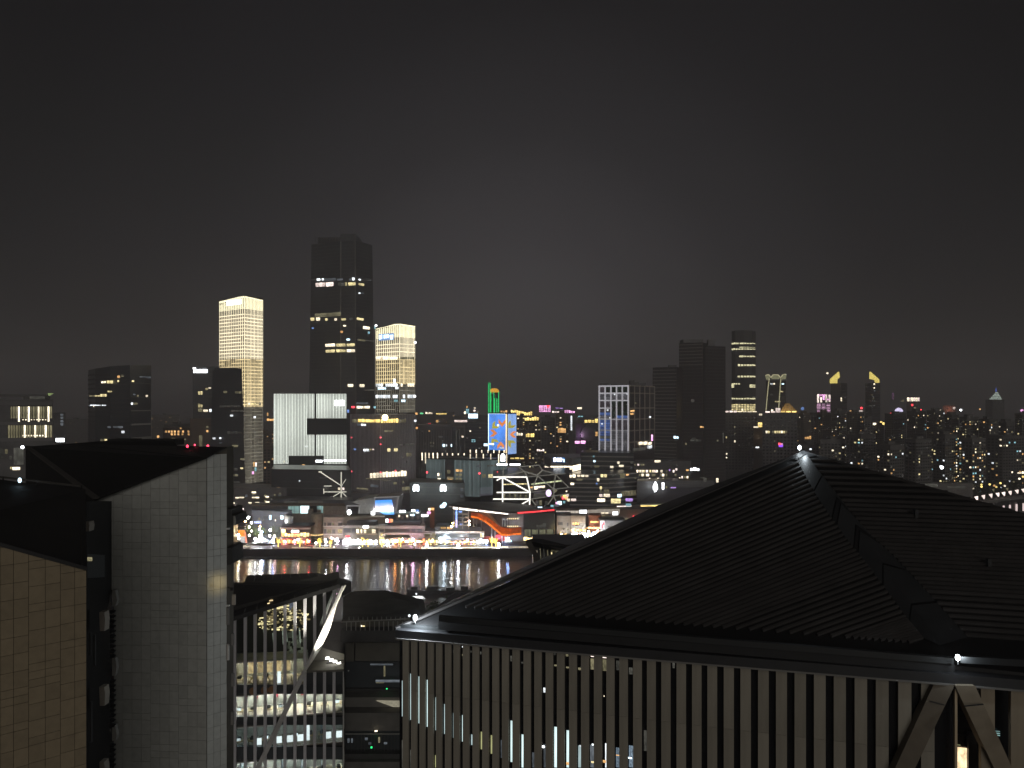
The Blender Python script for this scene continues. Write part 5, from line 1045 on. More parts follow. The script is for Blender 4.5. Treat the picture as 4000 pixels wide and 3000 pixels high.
for i, (u, w, v, k) in enumerate(((1572, 24, 1997, 'M'), (1615, 14, 1994, 'M'), (1611, 16, 2010, 'I'), (1631, 10, 2004, 'M'), (1560, 6, 2015, 'L'), (1591, 6, 2015, 'L'), (1660, 26, 2013, 'M'), (1674, 12, 2003, 'K'), (1632, 10, 1994, 'B'))): b.faces[0].up(b.root, 'roof_lamp', G[k], (u - w / 2, v - 4, u + w / 2, v + 4), .6 + i * .1, .4)
b.faces[0].up(b.root, 'roof', mat('mint_roof', (.3, .36, .33), .6), (1545, 2003, 1640, 2008), 1.0, 8)
b = Bld('brick_stub', 'narrow brick red tower with coloured signs beside the stone columns', 'tower', [(1680, 507), (1697, 507)], 1983, back=5, m=mat('brick_red', (.22, .07, .03), .8))
b.win((1673, 1985, 1682, 1994, 'L'), (1683, 1984, 1696, 1992, 'O'), (1669, 1998, 1682, 2008, 'P'), split=0, o=.4, name='sign'); b.faces[0].wash(b.root, (.7, .22, .08), .12, (1681, 1994, 1696, 2030))
b = pav('low dark-roofed pavilion left of the orange ramp with a white strip sign', 1661, 1890, 2075, 496, 12)
b.faces[0].up(b.root, 'roof', BLK, (1700, 2057, 1880, 2074), .4, 14); b.faces[0].up(b.root, 'fascia', BAND, (1700, 2075, 1892, 2083), .6, .8)
b.win((1700, 2084, 1876, 2098, DG), (1876, 2082, 1882, 2098, 'Y'), (1883, 2083, 1890, 2098, 'L'), (1660, 2085, 1680, 2096, 'D'), (1690, 2084, 1704, 2096, 'D'), split=0, o=.12)
b.faces[0].up(b.root, 'strip_sign', glow('strip_white', (.85, 1.0, 1.0), 22, 0, .1, 1, True), (1716, 2099, 1757, 2107), .9, .5); b.faces[0].up(b.root, 'awning', mat('awning_slate', (.16, .17, .2), .7), (1740, 2100, 1862, 2108), 1.0, 1.5)
shops(b, 1664, 1710, 2104, 2128, [SHOPY, SHOPO, SHOPY], 6); shops(b, 1710, 1760, 2110, 2127, [SHOPY, SHOPW, SHOPY], 6); shops(b, 1760, 1862, 2112, 2128, [SHOPO, SHOPP, SHOPO, 'L'], 12); shops(b, 1862, 1908, 2106, 2126, [SHOPW], 4)
for u in (1732, 1757): b.faces[0].up(b.root, 'balcony_lamp', G['O'], (u - 10, 2058, u + 10, 2066), .7, .4)
l = thing('balloon_sign', 'icy white heart-shaped balloon light on the roofs above the pavilion', 'sign', P(1732, 1986, 520))
for du, dv, r in ((6, -4, 1.6), (-5, 4, 1.3), (2, 4, 1.2)): piece('light_panel', G['I'], l, P(1730 + du, 1974 + dv, 520), (2 * r, r, 2 * r), kind='ball')
piece('post', POLE, l, P(1730, 1986, 520), (.2, .2, 2.5))

# the great roof with the orange ramp
t = thing('ramp_hall', 'wide black-roofed hall sheltering a sweeping orange-lit ramp', 'hall', (X(1900, 505), 505, 5))
M().slab([P(1752, 1976, 490), P(1985, 2004, 490), P(2030, 2004, 496), P(2170, 1992, 500), P(2176, 1988, 520), P(1960, 1966, 530), P(1800, 1964, 520)], (0, 0, 1.0)).build('roof', BLK, t)
M().bar(P(1753, 1977, 489.5), P(1985, 2005, 489.5), .3, .55).build('roof_edge', glow('edge_pink', (.9, .72, .66), .45), t)
for a, c in (((1770, 1984), (1788, 1986)), ((1793, 1986), (1868, 1994)), ((1873, 1994.5), (1985, 2006))): M().bar(P(*a, 490.5), P(*c, 490.5), .8, 1.15).build('strip_light', glow('eave_light', (1.0, .92, .80), 4.5, 0, .1, 1, True), t)
M().bar(P(2022, 2004, 494.5), P(2090, 1999, 494.5), .8, .9).bar(P(2090, 1999, 494.5), P(2165, 1992, 497), .8, .8).build('red_strip', glow('eave_red', (1.0, .05, .06), 1.8, 0, .3, 2, True), t)
M().slab([P(2022, 2003, 495), P(2090, 1991, 500), P(2150, 1989, 505), P(2166, 1992, 500), P(2090, 2000, 495)], (0, 0, .4)).build('red_soffit', mat('red_soffit', (.3, .05, .03), .6), t)
LW = mat('lower_wall', (.20, .19, .18), .75)
M().prism([(X(1988, 500), 500), (X(2045, 500), 500), (X(2045, 512), 512), (X(1988, 512), 512)], 5, Z(2002, 500)).build('wall', LW, t)
M().prism([(X(1836, 508), 508), (X(1990, 508), 508), (X(1990, 514), 514), (X(1836, 514), 514)], 5, Z(1998, 508)).build('back_wall', mat('ramp_back', (.10, .07, .05), .8), t)
RO = glow('ramp_orange', (1.0, .15, .02), .36, 0, .6, .6, True)
ramp = [(1840, 2004, 2021), (1868, 2006, 2026), (1895, 2018, 2040), (1920, 2034, 2058), (1942, 2050, 2078), (1960, 2062, 2092), (1985, 2066, 2094), (2002, 2064, 2090), (2036, 2060, 2088)]
for i, ((u0, a0, b0), (u1, a1, b1)) in enumerate(zip(ramp, ramp[1:])):
    M().slab([P(u0, a0, 499), P(u1, a1, 499), P(u1, b1, 498.5), P(u0, b0, 498.5)], (0, 2.5, 0)).build('ramp_side', RO if i not in (0, 7) else glow('ramp_orange_dim', (1.0, .16, .03), .2, 0, .6, .6), t)
    M().bar(P(u0, b0 - 3, 498), P(u1, b1 - 3, 498), .5, 1.1).build('ramp_light', glow('ramp_glow', (1.0, .20, .02), 1.15, .3, .5, 1, True), t)
M().slab([P(1845, 2004, 502), P(1910, 2004, 502), P(1956, 2058, 502), P(1940, 2052, 502), P(1895, 2016, 502)], (0, 1.5, 0)).build('ramp_soffit', mat('ramp_soffit', (.28, .14, .08), .7), t)
M().bar(P(1900, 2002, 501), P(1940, 2046, 501), .5).bar(P(1940, 2046, 501), P(1958, 2060, 501), .5).build('handrail', mat('rail_brass', (.5, .35, .18), .5), t)
for u in (1850, 1862, 1880, 1921, 1934, 1961, 1973, 1984): M().bar(P(u, 2126, 497), P(u, {1850: 2026, 1862: 2028, 1880: 2032, 1921: 2064, 1934: 2074}.get(u, 2092), 497), .7).build('column', WHT if u > 1900 else CONC, t)
for r in ((1962, 2026, 1972, 2056), (1975, 2027, 1984, 2055), (2021, 2020, 2029, 2030)): M().box(X(r[0], 499), X(r[2], 499), 498.7, 499.2, Z(r[3], 499), Z(r[1], 499)).build('door_frame', WHT, t)
for r in ((1964, 2031, 1970, 2056), (1977, 2031, 1982, 2055)): M().box(X(r[0], 499), X(r[2], 499), 498.5, 499, Z(r[3], 499), Z(r[1], 499)).build('doorway', BLK, t)
for v in (2026, 2056):
    for i in range(6): piece('balcony_lamp', glow('bulb_warm', (1.0, .80, .40), 1.8, .1, .1), t, P(1984 + i * 7.6, v, 498.5), (.75, .5, .9), kind='ball')
for r, k in (((1975, 2100, 1990, 2120), 'M'), ((1955, 2084, 1962, 2092), 'W'), ((1942, 2065, 1948, 2071), 'W'), ((1938, 2090, 1960, 2100), 'R'), ((1990, 2110, 1998, 2118), 'I'), ((1946, 2098, 1954, 2106), 'P')): piece('shop_light', G[k], t, P((r[0] + r[2]) / 2, (r[1] + r[3]) / 2, 499.4), ((r[2] - r[0]) / F * 500, .5, (r[3] - r[1]) / F * 500))
M().box(X(1890, 503), X(1988, 503), 502, 503, 5, Z(2095, 503)).build('red_screen', mat('red_screen', (.4, .04, .03), .7), t)
# glass grid on the left of the hall
for u in (1772, 1807, 1830): M().bar(P(u, 1992, 493), P(u, 2066, 493), .5).build('grid_post', STONE, t)
for v in (2008, 2022, 2039, 2052): M().bar(P(1772, v, 493), P(1830, v, 493), .5, .6).build('grid_beam', STONE, t)
M().box(X(1772, 497), X(1832, 497), 494, 497, Z(2068, 495), Z(1990, 497)).build('glass_wall', DG, t)
for i in range(6): piece('grid_light', G[['B', 'E', 'D', 'S', 'E', 'B'][i]], t, P(1798 + (i * 13) % 30, 1999 + i * 10, 493.6), (2.2, .3, 1.2))
vs_ = thing('blade_sign', 'tall blue to lilac glowing blade sign on the grid front', 'sign', P(1783, 2062, 491))
for i in range(9): piece('sign_character', glow('blade_blue', (.25, .42, 1.0), 2.0, .2, .2, 3, True) if i < 5 else glow('blade_lilac', (.72, .55, 1.0), 2.0, .2, .2, 3, True), vs_, P(1783, 1996 + i * 7.6, 491), (1.0, .4, 1.15))
piece('sign_back', DMET, vs_, P(1783, 2027, 491.5), (1.4, .3, 12.5))
b = Bld('glass_hall', 'dark glass hall with greenish lower windows under the red-edged roof', 'hall', [(2044, 500), (2168, 502)], 2003, back=8, m=mat('green_glass', (.025, .03, .026), .3))
for i in range(4): b.faces[0].up(b.root, 'column', DMET, (2046 + i * 29, 2010, 2049 + i * 29, 2098), .4, .5)
for i in range(4):
    for j in range(4): b.win((2046 + i * 29 + 3 + j * 6, 2068 + (j * i) % 3, 2046 + i * 29 + 8 + j * 6, 2094, glow('green_room', (.75, .75, .45), .20, .5, .5)), split=0, o=.15)
b.win((2095, 2050, 2130, 2060, 'E'), (2120, 2044, 2136, 2052, 'E'), (2044, 2062, 2145, 2066, BLK), split=0, o=.3)
b.faces[0].up(b.root, 'canopy', WHT, (2110, 2098, 2186, 2101), 2.0, 2); shops(b, 2046, 2108, 2096, 2112, [SHOPY, SHOPO, SHOPY], 8); shops(b, 2112, 2168, 2101, 2112, [SHOPW, SHOPY], 6)
# right-hand promenade houses
b = pav('tan stone house front right of the dark glass hall', 2176, 2228, 2010, 502, 10, STONE, 'house', 'stone_house')
b.win((2179, 2039, 2198, 2051, DG), (2214, 2042, 2221, 2055, DG), (2198, 2064, 2206, 2070, 'D'), (2215, 2064, 2222, 2070, 'D'), split=0, o=.1); b.faces[0].up(b.root, 'roof', BLK, (2174, 2008, 2232, 2014), .8, 11); shops(b, 2182, 2226, 2082, 2102, [SHOPO, 'D', 'B', SHOPO], 7)
b.faces[0].wash(b.root, (.66, .55, .44), .09, (2177, 2014, 2227, 2038))
b = pav('buff boarded house with amber balcony lights', 2229, 2288, 2013, 500, 10, STONE, 'house', 'boarded_house')
for i in range(7): b.faces[0].up(b.root, 'board', mat('buff_board', (.42, .33, .24), .7), (2229, 2015 + i * 4, 2287, 2018 + i * 4), .25, .3)
b.faces[0].wash(b.root, (.85, .64, .45), .10, (2229, 2014, 2287, 2035))
b.win((2236, 2041, 2263, 2052, DG), (2266, 2046, 2287, 2056, STONE), split=0, o=.3); shops(b, 2237, 2262, 2040, 2051, [SHOPO, SHOPR], 5, o=.5); shops(b, 2230, 2290, 2066, 2076, [SHOPO, SHOPY, SHOPO], 9); shops(b, 2232, 2288, 2082, 2100, [SHOPW, SHOPO, SHOPW, SHOPR], 7)
b = pav('brick red house with an orange loggia', 2300, 2346, 2012, 505, 10, mat('brick_red', (.22, .07, .03), .8), 'house', 'brick_house')
b.faces[0].wash(b.root, (.7, .22, .08), .12, (2301, 2013, 2345, 2034)); shops(b, 2307, 2338, 2035, 2042, [SHOPO], 8); shops(b, 2290, 2345, 2058, 2066, [SHOPO, SHOPY], 8); shops(b, 2292, 2346, 2076, 2098, [SHOPW, SHOPO, 'B', SHOPW], 7)
b = pav('grey shop with a white and red poster on its corner', 2344, 2440, 2032, 498, 12, mat('pale_grey_wall', (.33, .33, .34), .7), 'shop', 'poster_shop')
b.win((2344, 2033, 2361, 2066, glow('poster_white', (.95, .97, .97), 1.3, 0, .2)), split=0, name='poster', o=.3); b.win((2350, 2048, 2355, 2064, 'R'), (2354, 2040, 2360, 2050, 'R'), split=0, name='poster_mark', o=.45)
b.win((2374, 2054, 2398, 2062, DG), (2390, 2056, 2396, 2060, 'O'), (2408, 2054, 2430, 2060, 'O'), split=0, o=.15); b.faces[0].up(b.root, 'roof', BLK, (2342, 2028, 2442, 2033), .8, 13); shops(b, 2350, 2440, 2072, 2088, [SHOPW, 'I', SHOPW, SHOPP], 9)
b.faces[0].wash(b.root, (.7, .72, .78), .10, (2362, 2034, 2439, 2053))
b = Bld('canopy_hall', 'long hall under a striped cream-lit canopy', 'hall', [(2172, 520), (2560, 530)], 1992, back=14, m=mat('canopy_brown', (.12, .09, .07), .8))
CS = glow('canopy_slat', (1.0, .90, .76), .75, .1, .1)
for i in range(48):
    u = 2172 + i * 5.2
    if 2258 < u < 2292: continue
    k = 1991 + (4 if u < 2260 else 0) - (2 if u > 2330 else 0)
    b.faces[0].up(b.root, 'slat', CS if u < 2260 else glow('canopy_slat_dim', (1.0, .88, .74), .38, .1, .1), (u, k - (u - 2290) * .012 if u > 2290 else k, u + 2.8, 2006), .8, .6)
b.win((2346, 2000, 2377, 2006, 'L'), (2348, 2011, 2378, 2016, 'D'), (2346, 2022, 2378, 2030, 'L'), (2440, 2023, 2450, 2030, 'D'), (2404, 2024, 2420, 2030, 'D'), split=3, o=1.0)
b.faces[0].wash(b.root, (.5, .33, .22), .16, (2378, 2000, 2560, 2034))
for r in ((2262, 1992, 2290, 2004, 'M'), (2392, 1998, 2411, 2010, 'M'), (2447, 2036, 2463, 2047, 'M'), (2470, 2014, 2482, 2026, 'R'), (2486, 2012, 2492, 2018, 'O'), (2502, 2036, 2515, 2044, 'M'), (2508, 2014, 2518, 2026, 'W'), (2522, 2016, 2530, 2024, 'O'), (2537, 2013, 2544, 2020, 'L')): b.faces[0].up(b.root, 'sign', G[r[4]], r[:4], 1.6, .5)
b = Bld('billboard_roof', 'roof storey with a cream and pink lettered billboard and a teal box', 'building', [(2405, 545), (2700, 555)], 1976, back=10, m=mat('canopy_brown', (.12, .09, .07), .8))
b.win((2409, 1976, 2466, 1991, glow('billboard_cream', (1.0, .85, .78), 1.2, 0, .4)), split=0, name='billboard', o=.6)
for i in range(7): b.win((2412 + i * 7.5, 1980, 2417 + i * 7.5, 1989, 'R' if i % 2 else 'O'), split=0, name='letter', o=.8)
b.win((2444, 1967, 2464, 1978, 'C'), (2502, 1975, 2580, 1981, 'A'), (2502, 1970, 2596, 1973, 'D'), (2585, 1976, 2640, 1986, STONE), (2530, 1990, 2577, 2006, STONE), split=0, o=.6, name='sign')

# golden lit palms, promenade lamps, quay lights
GT = glow('fairy_gold', (1.0, .70, .12), 5, .3, .4, 4, True)
GT2 = glow('fairy_gold_trunk', (1.0, .70, .15), 3, .2, .4, 4, True)
trees = [(1087, 30), (1171, 26), (1249, 30), (1291, 20), (1416, 30), (1438, 24), (1491, 32), (1565, 28), (1921, 30), (1937, 26)]
words = ['first', 'second', 'third', 'fourth', 'fifth', 'sixth', 'seventh', 'eighth', 'ninth', 'tenth', 'eleventh', 'twelfth', 'thirteenth', 'fourteenth', 'fifteenth', 'sixteenth', 'seventeenth', 'eighteenth', 'nineteenth', 'twentieth']
words += ['twenty-' + w for w in words[:9]] + ['thirtieth'] + ['thirty-' + w for w in words[:9]] + ['fortieth']
for i, (u, h) in enumerate(trees):
    d = 484; z0 = 4.7; H = h / F * d + 1
    t = thing('lit_tree', f'{words[i]} golden fairy-lit tree from the left on the promenade', 'tree', (X(u, d), d, z0), 'fairy-lit trees along the promenade')
    M().cyl((X(u, d), d, z0), (X(u, d), d, z0 + H * .5), .32, .2, 6).build('trunk', GT2, t)
    mb = M(); rr = random.Random(u)
    for k in range(5):
        a = rr.uniform(0, 6.28); p = Vector((X(u, d), d, z0 + H * .35)); q_ = p + Vector((math.cos(a) * H * .22, math.sin(a) * H * .22, H * rr.uniform(.25, .5))); mb.bar(p, q_, .16)
    mb.build('limb', GT2, t)
    mb = M()
    for k in range(70):
        a = rr.uniform(0, 6.28); r = H * .26 * rr.random() ** .5; z = z0 + H * rr.uniform(.45, 1.0)
        c = Vector((X(u, d) + r * math.cos(a), d + r * math.sin(a), z)); s = rr.uniform(.2, .42)
        mb.add([c + Vector((rr.uniform(-s, s), rr.uniform(-s, s), rr.uniform(-s, s))) for _ in range(3)], [(0, 1, 2)])
    mb.build('crown', GT, t, 'stuff')
lampdefs = [(997, 2104, 'M', 1.0), (1009, 2108, 'L', .7), (974, 2091, 'L', .9), (931, 2090, 'L', 1.2), (933, 2103, 'M', .8), (927, 2125, 'A', .8), (970, 2022, 'M', 1.1), (958, 2036, 'O', 1.0), (982, 2042, 'W', .9), (974, 2059, 'L', .9), (982, 2074, 'L', .8), (1016, 2056, 'O', .9), (1013, 2067, 'I', .7), (1022, 2078, 'B', 1.2), (1018, 2094, 'M', 1.9), (1055, 2071, 'W', 1.0), (1054, 2093, 'L', 1.0), (1072, 2095, 'K', 1.2), (1066, 2110, 'B', 1.1), (1068, 2120, 'W', .8),
            (1234, 2121, 'L', .9), (1274, 2117, 'M', 1.0), (1295, 2102, 'K', 1.0), (1404, 2140, 'L', .6), (1305, 2139, 'Y', .5), (1515, 2120, 'M', 1.3), (1541, 2110, 'O', .9), (1613, 2108, 'P', 1.6), (1571, 2107, 'W', 1.0), (1588, 2115, 'K', .9), (1620, 2124, 'L', .8), (1667, 2129, 'M', 1.3), (1790, 2131, 'M', 1.3), (1948, 2128, 'M', 1.2), (1768, 2044, 'A', .7), (1763, 2057, 'M', .8), (1833, 2036, 'K', .8), (1834, 2049, 'L', .8), (1826, 2110, 'I', .9),
            (2242, 2087, 'M', 1.2), (2254, 2099, 'I', 1.3), (2278, 2083, 'I', .8), (2300, 2076, 'W', .9), (2311, 2091, 'M', 1.3), (2335, 2074, 'K', .9), (2324, 2080, 'L', .8), (2358, 2084, 'I', 1.1), (2381, 2078, 'L', 1.0), (2192, 2088, 'A', 1.1), (2203, 2094, 'O', .8)]
lampdefs += [(1112, 2114, 'R', 1.0), (1207, 2114, 'R', 1.0), (1164, 2108, 'K', 1.1), (1545, 2116, 'Q', 1.3), (1900, 2120, 'B', 1.1), (1983, 2104, 'B', 1.2), (1870, 2116, 'W', 1.2), (1465, 2118, 'W', .9), (1355, 2112, 'M', 1.3), (1735, 2106, 'I', 1.5), (1690, 2112, 'A', .9), (1640, 2116, 'Q', .9), (1320, 2114, 'P', 1.0), (1850, 2117, 'A', .9), (1815, 2118, 'Q', .9)]
lampdefs.sort()
colr = {'M': 'brilliant white', 'L': 'cream', 'W': 'white', 'I': 'icy white', 'O': 'orange', 'A': 'amber', 'K': 'pinkish', 'B': 'blue', 'P': 'pink', 'Y': 'yellow', 'R': 'red', 'Q': 'deep orange'}
BRIGHT = {k: glow('street_' + k, c, s, .15, .05, 1, True) for k, c, s in (('M', (.95, .98, 1.0), 220), ('L', (1, .86, .6), 82), ('W', (.95, .97, 1), 92), ('I', (.7, .85, 1), 119), ('O', (1, .5, .15), 62), ('A', (1, .65, .15), 65), ('K', (1, .60, .50), 76), ('B', (.3, .45, 1), 101), ('P', (1, .5, .85), 101), ('Y', (1, .85, .4), 46), ('R', (1, .05, .06), 119), ('Q', (1, .28, .05), 101))}
cnt = {}
for u, v, k, r in lampdefs:
    cnt[k] = cnt.get(k, 0) + 1; d = 490 if v < 2125 else 481
    l = thing('promenade_lamp', f'{words[cnt[k] - 1]} {colr[k]} street lamp from the left along the promenade', 'street lamp', (X(u, d), d, 5.0 if d == 490 else 4.6), 'street lamps along the promenade')
    zl = Z(v, d); piece('bulb', BRIGHT[k], l, (X(u, d), d, zl), (r * 1.15, r * 1.15, r * (1.9 if d == 481 and r > 1 else 1.25)), kind='ball')
    if zl > 5.4: piece('pole', POLE, l, (X(u, d), d, (zl + 5) / 2), (.14, .14, max(.3, zl - 5)))
for lb, u0, u1, v in (('long warm strip light along the quay edge under the right pavilions', 1645, 1945, 2141), ('short bright strip light at the quay edge below the orange ramp', 1942, 1986, 2137), ('cream strip light on the quay edge below the silo', 1221, 1316, 2140), ('short cream strip on the quay at its left end', 900, 975, 2134), ('faint strip light on the quay below the restaurant', 1140, 1215, 2139), ('pale quay edge strip far right behind the pavilion roof', 1990, 2066, 2137)):
    s_ = M().bar(P(u0, v, 478.5), P(u1, v - (3 if u0 == 1645 else 0), 478.5), .4, .55).build('strip_light', glow('quay_strip_' + ('b' if 'bright' in lb or 'long' in lb else 'd'), (1, .86, .62), 2.2 if 'bright' in lb or 'long' in lb else .7, .1, .3, 1, True)); tag(s_, lb, 'light strip')
for i in range(22):
    u = 915 + i * 50
    bo_ = M().cyl((X(u, 477.6), 477.6, 4.6), (X(u, 477.6), 477.6, 5.6), .22, .18, 8).build('bollard', CONC); tag(bo_, f'{words[i]} small stone bollard from the left along the quay edge', 'bollard', 'bollards along the quay edge')
t = thing('pontoon', 'long low floating pontoon at the foot of the far quay', 'pontoon', (X(1300, 470), 470, 0)); M().box(X(880, 472), X(1590, 472), 468, 473, -.3, .7).build('deck', mat('quay_stone', (.045, .043, .04)), t)
for i in range(12): M().cyl((X(900 + i * 60, 470), 470, -.5), (X(900 + i * 60, 470), 470, 2.0), .25, .25, 6).build('pile', DMET, t)
# people strolling (tiny at this distance) are left to the shops; leafy trees by the tents
def tree(label, p, h, r, n=260, m=None, name='tree', seed=1, group=None):
    rr = random.Random(seed); t = thing(name, label, 'tree', p, group); p = Vector(p)
    mb = M().cyl(p, p + Vector((0, 0, h * .5)), r * .09, r * .05, 7)
    for k in range(7):
        a = rr.uniform(0, 6.28); s = p + Vector((0, 0, h * rr.uniform(.3, .5))); mb.cyl(s, s + Vector((math.cos(a) * r * .6, math.sin(a) * r * .6, h * rr.uniform(.15, .35))), r * .04, r * .015, 5)
    mb.build('trunk', mat('bark', (.06, .05, .04), .9), t)
    mb = M(); cl = [(rr.uniform(0, 6.28), rr.uniform(.1, .8), rr.uniform(.42, .92)) for _ in range(12)]
    for k in range(n):
        a, q_, z = cl[k % 12]; c = p + Vector((math.cos(a) * r * q_, math.sin(a) * r * q_, h * z)) + Vector((rr.gauss(0, r * .2), rr.gauss(0, r * .2), rr.gauss(0, h * .07))); s = r * .11
        mb.add([c + Vector((rr.uniform(-s, s), rr.uniform(-s, s), rr.uniform(-s, s))) for _ in range(4)], [(0, 1, 2), (1, 2, 3)])
    mb.build('crown', m or mat('foliage', (.05, .075, .03), .8), t, 'stuff'); return t
LG = glow('lit_leaf', (.35, .55, .12), .10, 0, .9, 2)
for i, (u, h, r) in enumerate(((976, 12, 4), (1000, 9, 3.5), (1022, 11, 4), (1074, 11, 4.5), (1090, 9, 3))):
    tree(f'{words[i]} leafy tree from the left among the promenade tents', (X(u, 500), 500, 5), h, r, 220, mat('foliage_lit', (.10, .14, .05), .8), seed=i + 3, group='leafy trees among the tents')
for i, u in enumerate((1510, 1570, 1640, 1670, 1700, 2150, 2172)):
    tree(f'{words[i]} small dark tree from the left in front of the right pavilions', (X(u, 493), 493, 5), 5.5, 2.2, 140, seed=i + 30, group='small trees before the pavilions')
# ------------------------------------------------------------------ far right bridge with lamp fins
t = thing('bridge', 'elevated bridge deck with a row of white triangular lamps at the right edge', 'bridge', (X(3950, 560), 560, 5))
pts = [(3700, 1990, 560), (3800, 1966, 560), (3900, 1950, 560), (4000, 1940, 560), (4150, 1925, 560)]
for p, q in zip(pts, pts[1:]): M().bar(P(*p), P(*q), 9, 1.6).build('deck', CONC, t)
for u in (3780, 3870, 3958, 4040): M().box(X(u, 560) - 1, X(u, 560) + 1, 557, 563, -1, Z(1960, 560)).build('pier', CONC, t)
for u in (3895, 3921, 3945, 3971, 3998): M().bar(P(u, 1966 + (3998 - u) * .12, 556), P(u, 1996, 556), .9).build('glow_bar', glow('bar_glow', (1.0, .80, .76), .8, .1, .3), t)  # upright glowing bars under the deck
for i, (u, v) in enumerate(((3814, 1946), (3841, 1941), (3870, 1936), (3897, 1932), (3920, 1929), (3945, 1925), (3972, 1920), (3997, 1916), (3934, 1911), (3880, 1914))):
    l = thing('bridge_lamp', f'{words[i]} white triangular lamp from the left along the bridge' if i < 8 else ('white lamp floating above the bridge lamps at right' if i == 8 else 'dimmer white lamp above the bridge lamps at left'), 'lamp', P(u, v + 14, 557), 'triangular lamps on the bridge')
    s = 1.35 if i < 8 else .9
    M().slab([P(u, v, 557) + Vector((-s, 0, s * .7)), P(u, v, 557) + Vector((s, 0, s * 1.1)), P(u, v, 557) + Vector((s * .8, 0, -s * 1.6))], (0, .4, 0)).build('lamp_fin', G['K'] if i < 8 else G['D'], l)
    M().bar(P(u + 4, v + 6, 557), P(u + 6, v + 20, 557), .25).build('post', POLE, l)
for i, (u, v, k) in enumerate(((3834, 1893, 'A'), (3834, 1901, 'A'), (3866, 1892, 'A'), (3884, 1897, 'O'), (3892, 1902, 'A'), (3908, 1887, 'A'), (3925, 1898, 'L'), (3982, 1870, 'L'), (3960, 1882, 'D'), (3996, 1862, 'A'))):
    l = M().ball(P(u, v, 640), .9).build('street_lamp', G[k]); tag(l, f'{words[i]} street lamp from the left among the dark trees above the bridge', 'street lamp', 'street lamps above the bridge')
for i, (u, v, h, r) in enumerate(((3520, 1870, 16, 9), (3590, 1872, 18, 10), (3660, 1868, 18, 10), (3730, 1866, 20, 11), (3790, 1862, 21, 12), (3850, 1862, 21, 12), (3915, 1860, 21, 12), (3985, 1858, 22, 12))):
    tree(f'{words[i]} big dark tree from the left in the park above the bridge', (X(u, 690), 690, 5), h, r, 260, seed=i + 60, group='park trees above the bridge')
b = Bld('lit_terrace', 'low block with a lit grey terrace wall behind the right roof slope', 'building', [(3595, 600), (3800, 600)], 1888, back=12, m=CONC)
b.win((3600, 1890, 3662, 1902, 'E'), (3700, 1900, 3770, 1906, 'E'), split=0)

# ------------------------------------------------------------------ near bank: barge, trees, terraced block, pier house
t = thing('barge', 'dark moored barge lying low on the river', 'barge', (X(1725, 388), 388, 0))
M().prism([(X(1590, 386), 386), (X(1600, 383), 383), (X(1850, 383), 383), (X(1856, 388), 388), (X(1850, 391), 391), (X(1600, 391), 391)], -.5, 1.6).build('hull', DMET, t)
for u, w, h in ((1620, 22, 1.2), (1690, 40, 1.5), (1760, 30, 1.0), (1815, 26, 1.6)): M().box(X(u, 387) - w / 14, X(u, 387) + w / 14, 385, 389, 1.6, 1.6 + h).build('deckhouse', DMET, t)
t = thing('white_boat', 'small white boat lit from above near the dark barge', 'boat', (X(1635, 366), 366, 0))
M().slab([P(1612, 2329, 366), P(1648, 2327, 366), P(1662, 2338, 362), P(1650, 2342, 361), P(1622, 2336, 363)], (0, 0, -1.2)).build('hull', mat('boat_white', (.75, .78, .76), .5), t)
piece('mast_lamp', G['W'], t, P(1626, 2320, 366), (.8, .8, 1.0), kind='ball'); piece('mast', POLE, t, P(1626, 2326, 366), (.15, .15, 1.6))
pl = bpy.data.lights.new('boat_lamp', 'POINT'); pl.energy = 900; pl.shadow_soft_size = .3; po = bpy.data.objects.new('boat_lamp', pl); COL.objects.link(po); po.location = P(1632, 2310, 364)
for i, (u, v, h, r, d) in enumerate(((1720, 2400, 13, 6, 300), (1695, 2420, 10, 5, 296), (1760, 2395, 13, 6, 300))):
    tree(f'{words[i]} dark riverside tree from the left beside the pyramid roof corner', (X(u, d), d, 5), Z(2355 + i * 8, d) - 5, r, 500, mat('foliage', (.05, .075, .03), .8), seed=i + 90, group='riverside trees by the pyramid roof')

b = thing('terraced_block', 'dark terraced block with a long railed balcony and dim glass storeys', 'building', (X(1500, 125), 125, 5))
def tb(name, u0, u1, v0, v1, d0, d1, m): return M().box(X(u0, d0), X(u1, d0), d0, d1, Z(v1, d0), Z(v0, d0)).build(name, m, b)
TW = mat('terrace_wall', (.10, .095, .08), .8, var=.35, scale=.4, bump=.2)
TF_ = mat('terrace_fascia', (.04, .04, .04), .7)
M().slab([P(1340, 2312, 150), P(1367, 2311, 150), P(1506, 2305, 150), P(1655, 2342, 128), P(1668, 2420, 120), P(1340, 2424, 120)], (0, 0, -.8)).build('roof', mat('terrace_roof', (.09, .085, .07), .8, var=.4, scale=.25), b)
tb('back_wall', 1335, 1600, 2420, 2470, 119, 122, TW)
tb('balcony_fascia', 1330, 1600, 2463, 2508, 116, 118, TF_)
for i in range(14): tb('balcony_rail_post', 1352 + i * 18.2, 1354.5 + i * 18.2, 2428, 2466, 116, 116.15, mat('rail_grey', (.3, .3, .28), .6))
for i in range(13): tb('upper_rail_post', 1362 + i * 18.2, 1364 + i * 18.2, 2410, 2424, 117, 117.15, mat('rail_grey', (.3, .3, .28), .6))
M().bar(P(1330, 2430, 115.9), P(1600, 2417, 117.5), .14).build('rail', mat('rail_grey', (.3, .3, .28), .6), b)
tb('wall_panel', 1330, 1382, 2512, 2584, 119, 120, TW); tb('wall_panel', 1388, 1600, 2510, 2582, 119, 120, TW)
tb('glass_storey', 1330, 1600, 2584, 2690, 120, 121, DG)
tb('floor_slab', 1330, 1600, 2690, 2724, 119.5, 121, TF_)
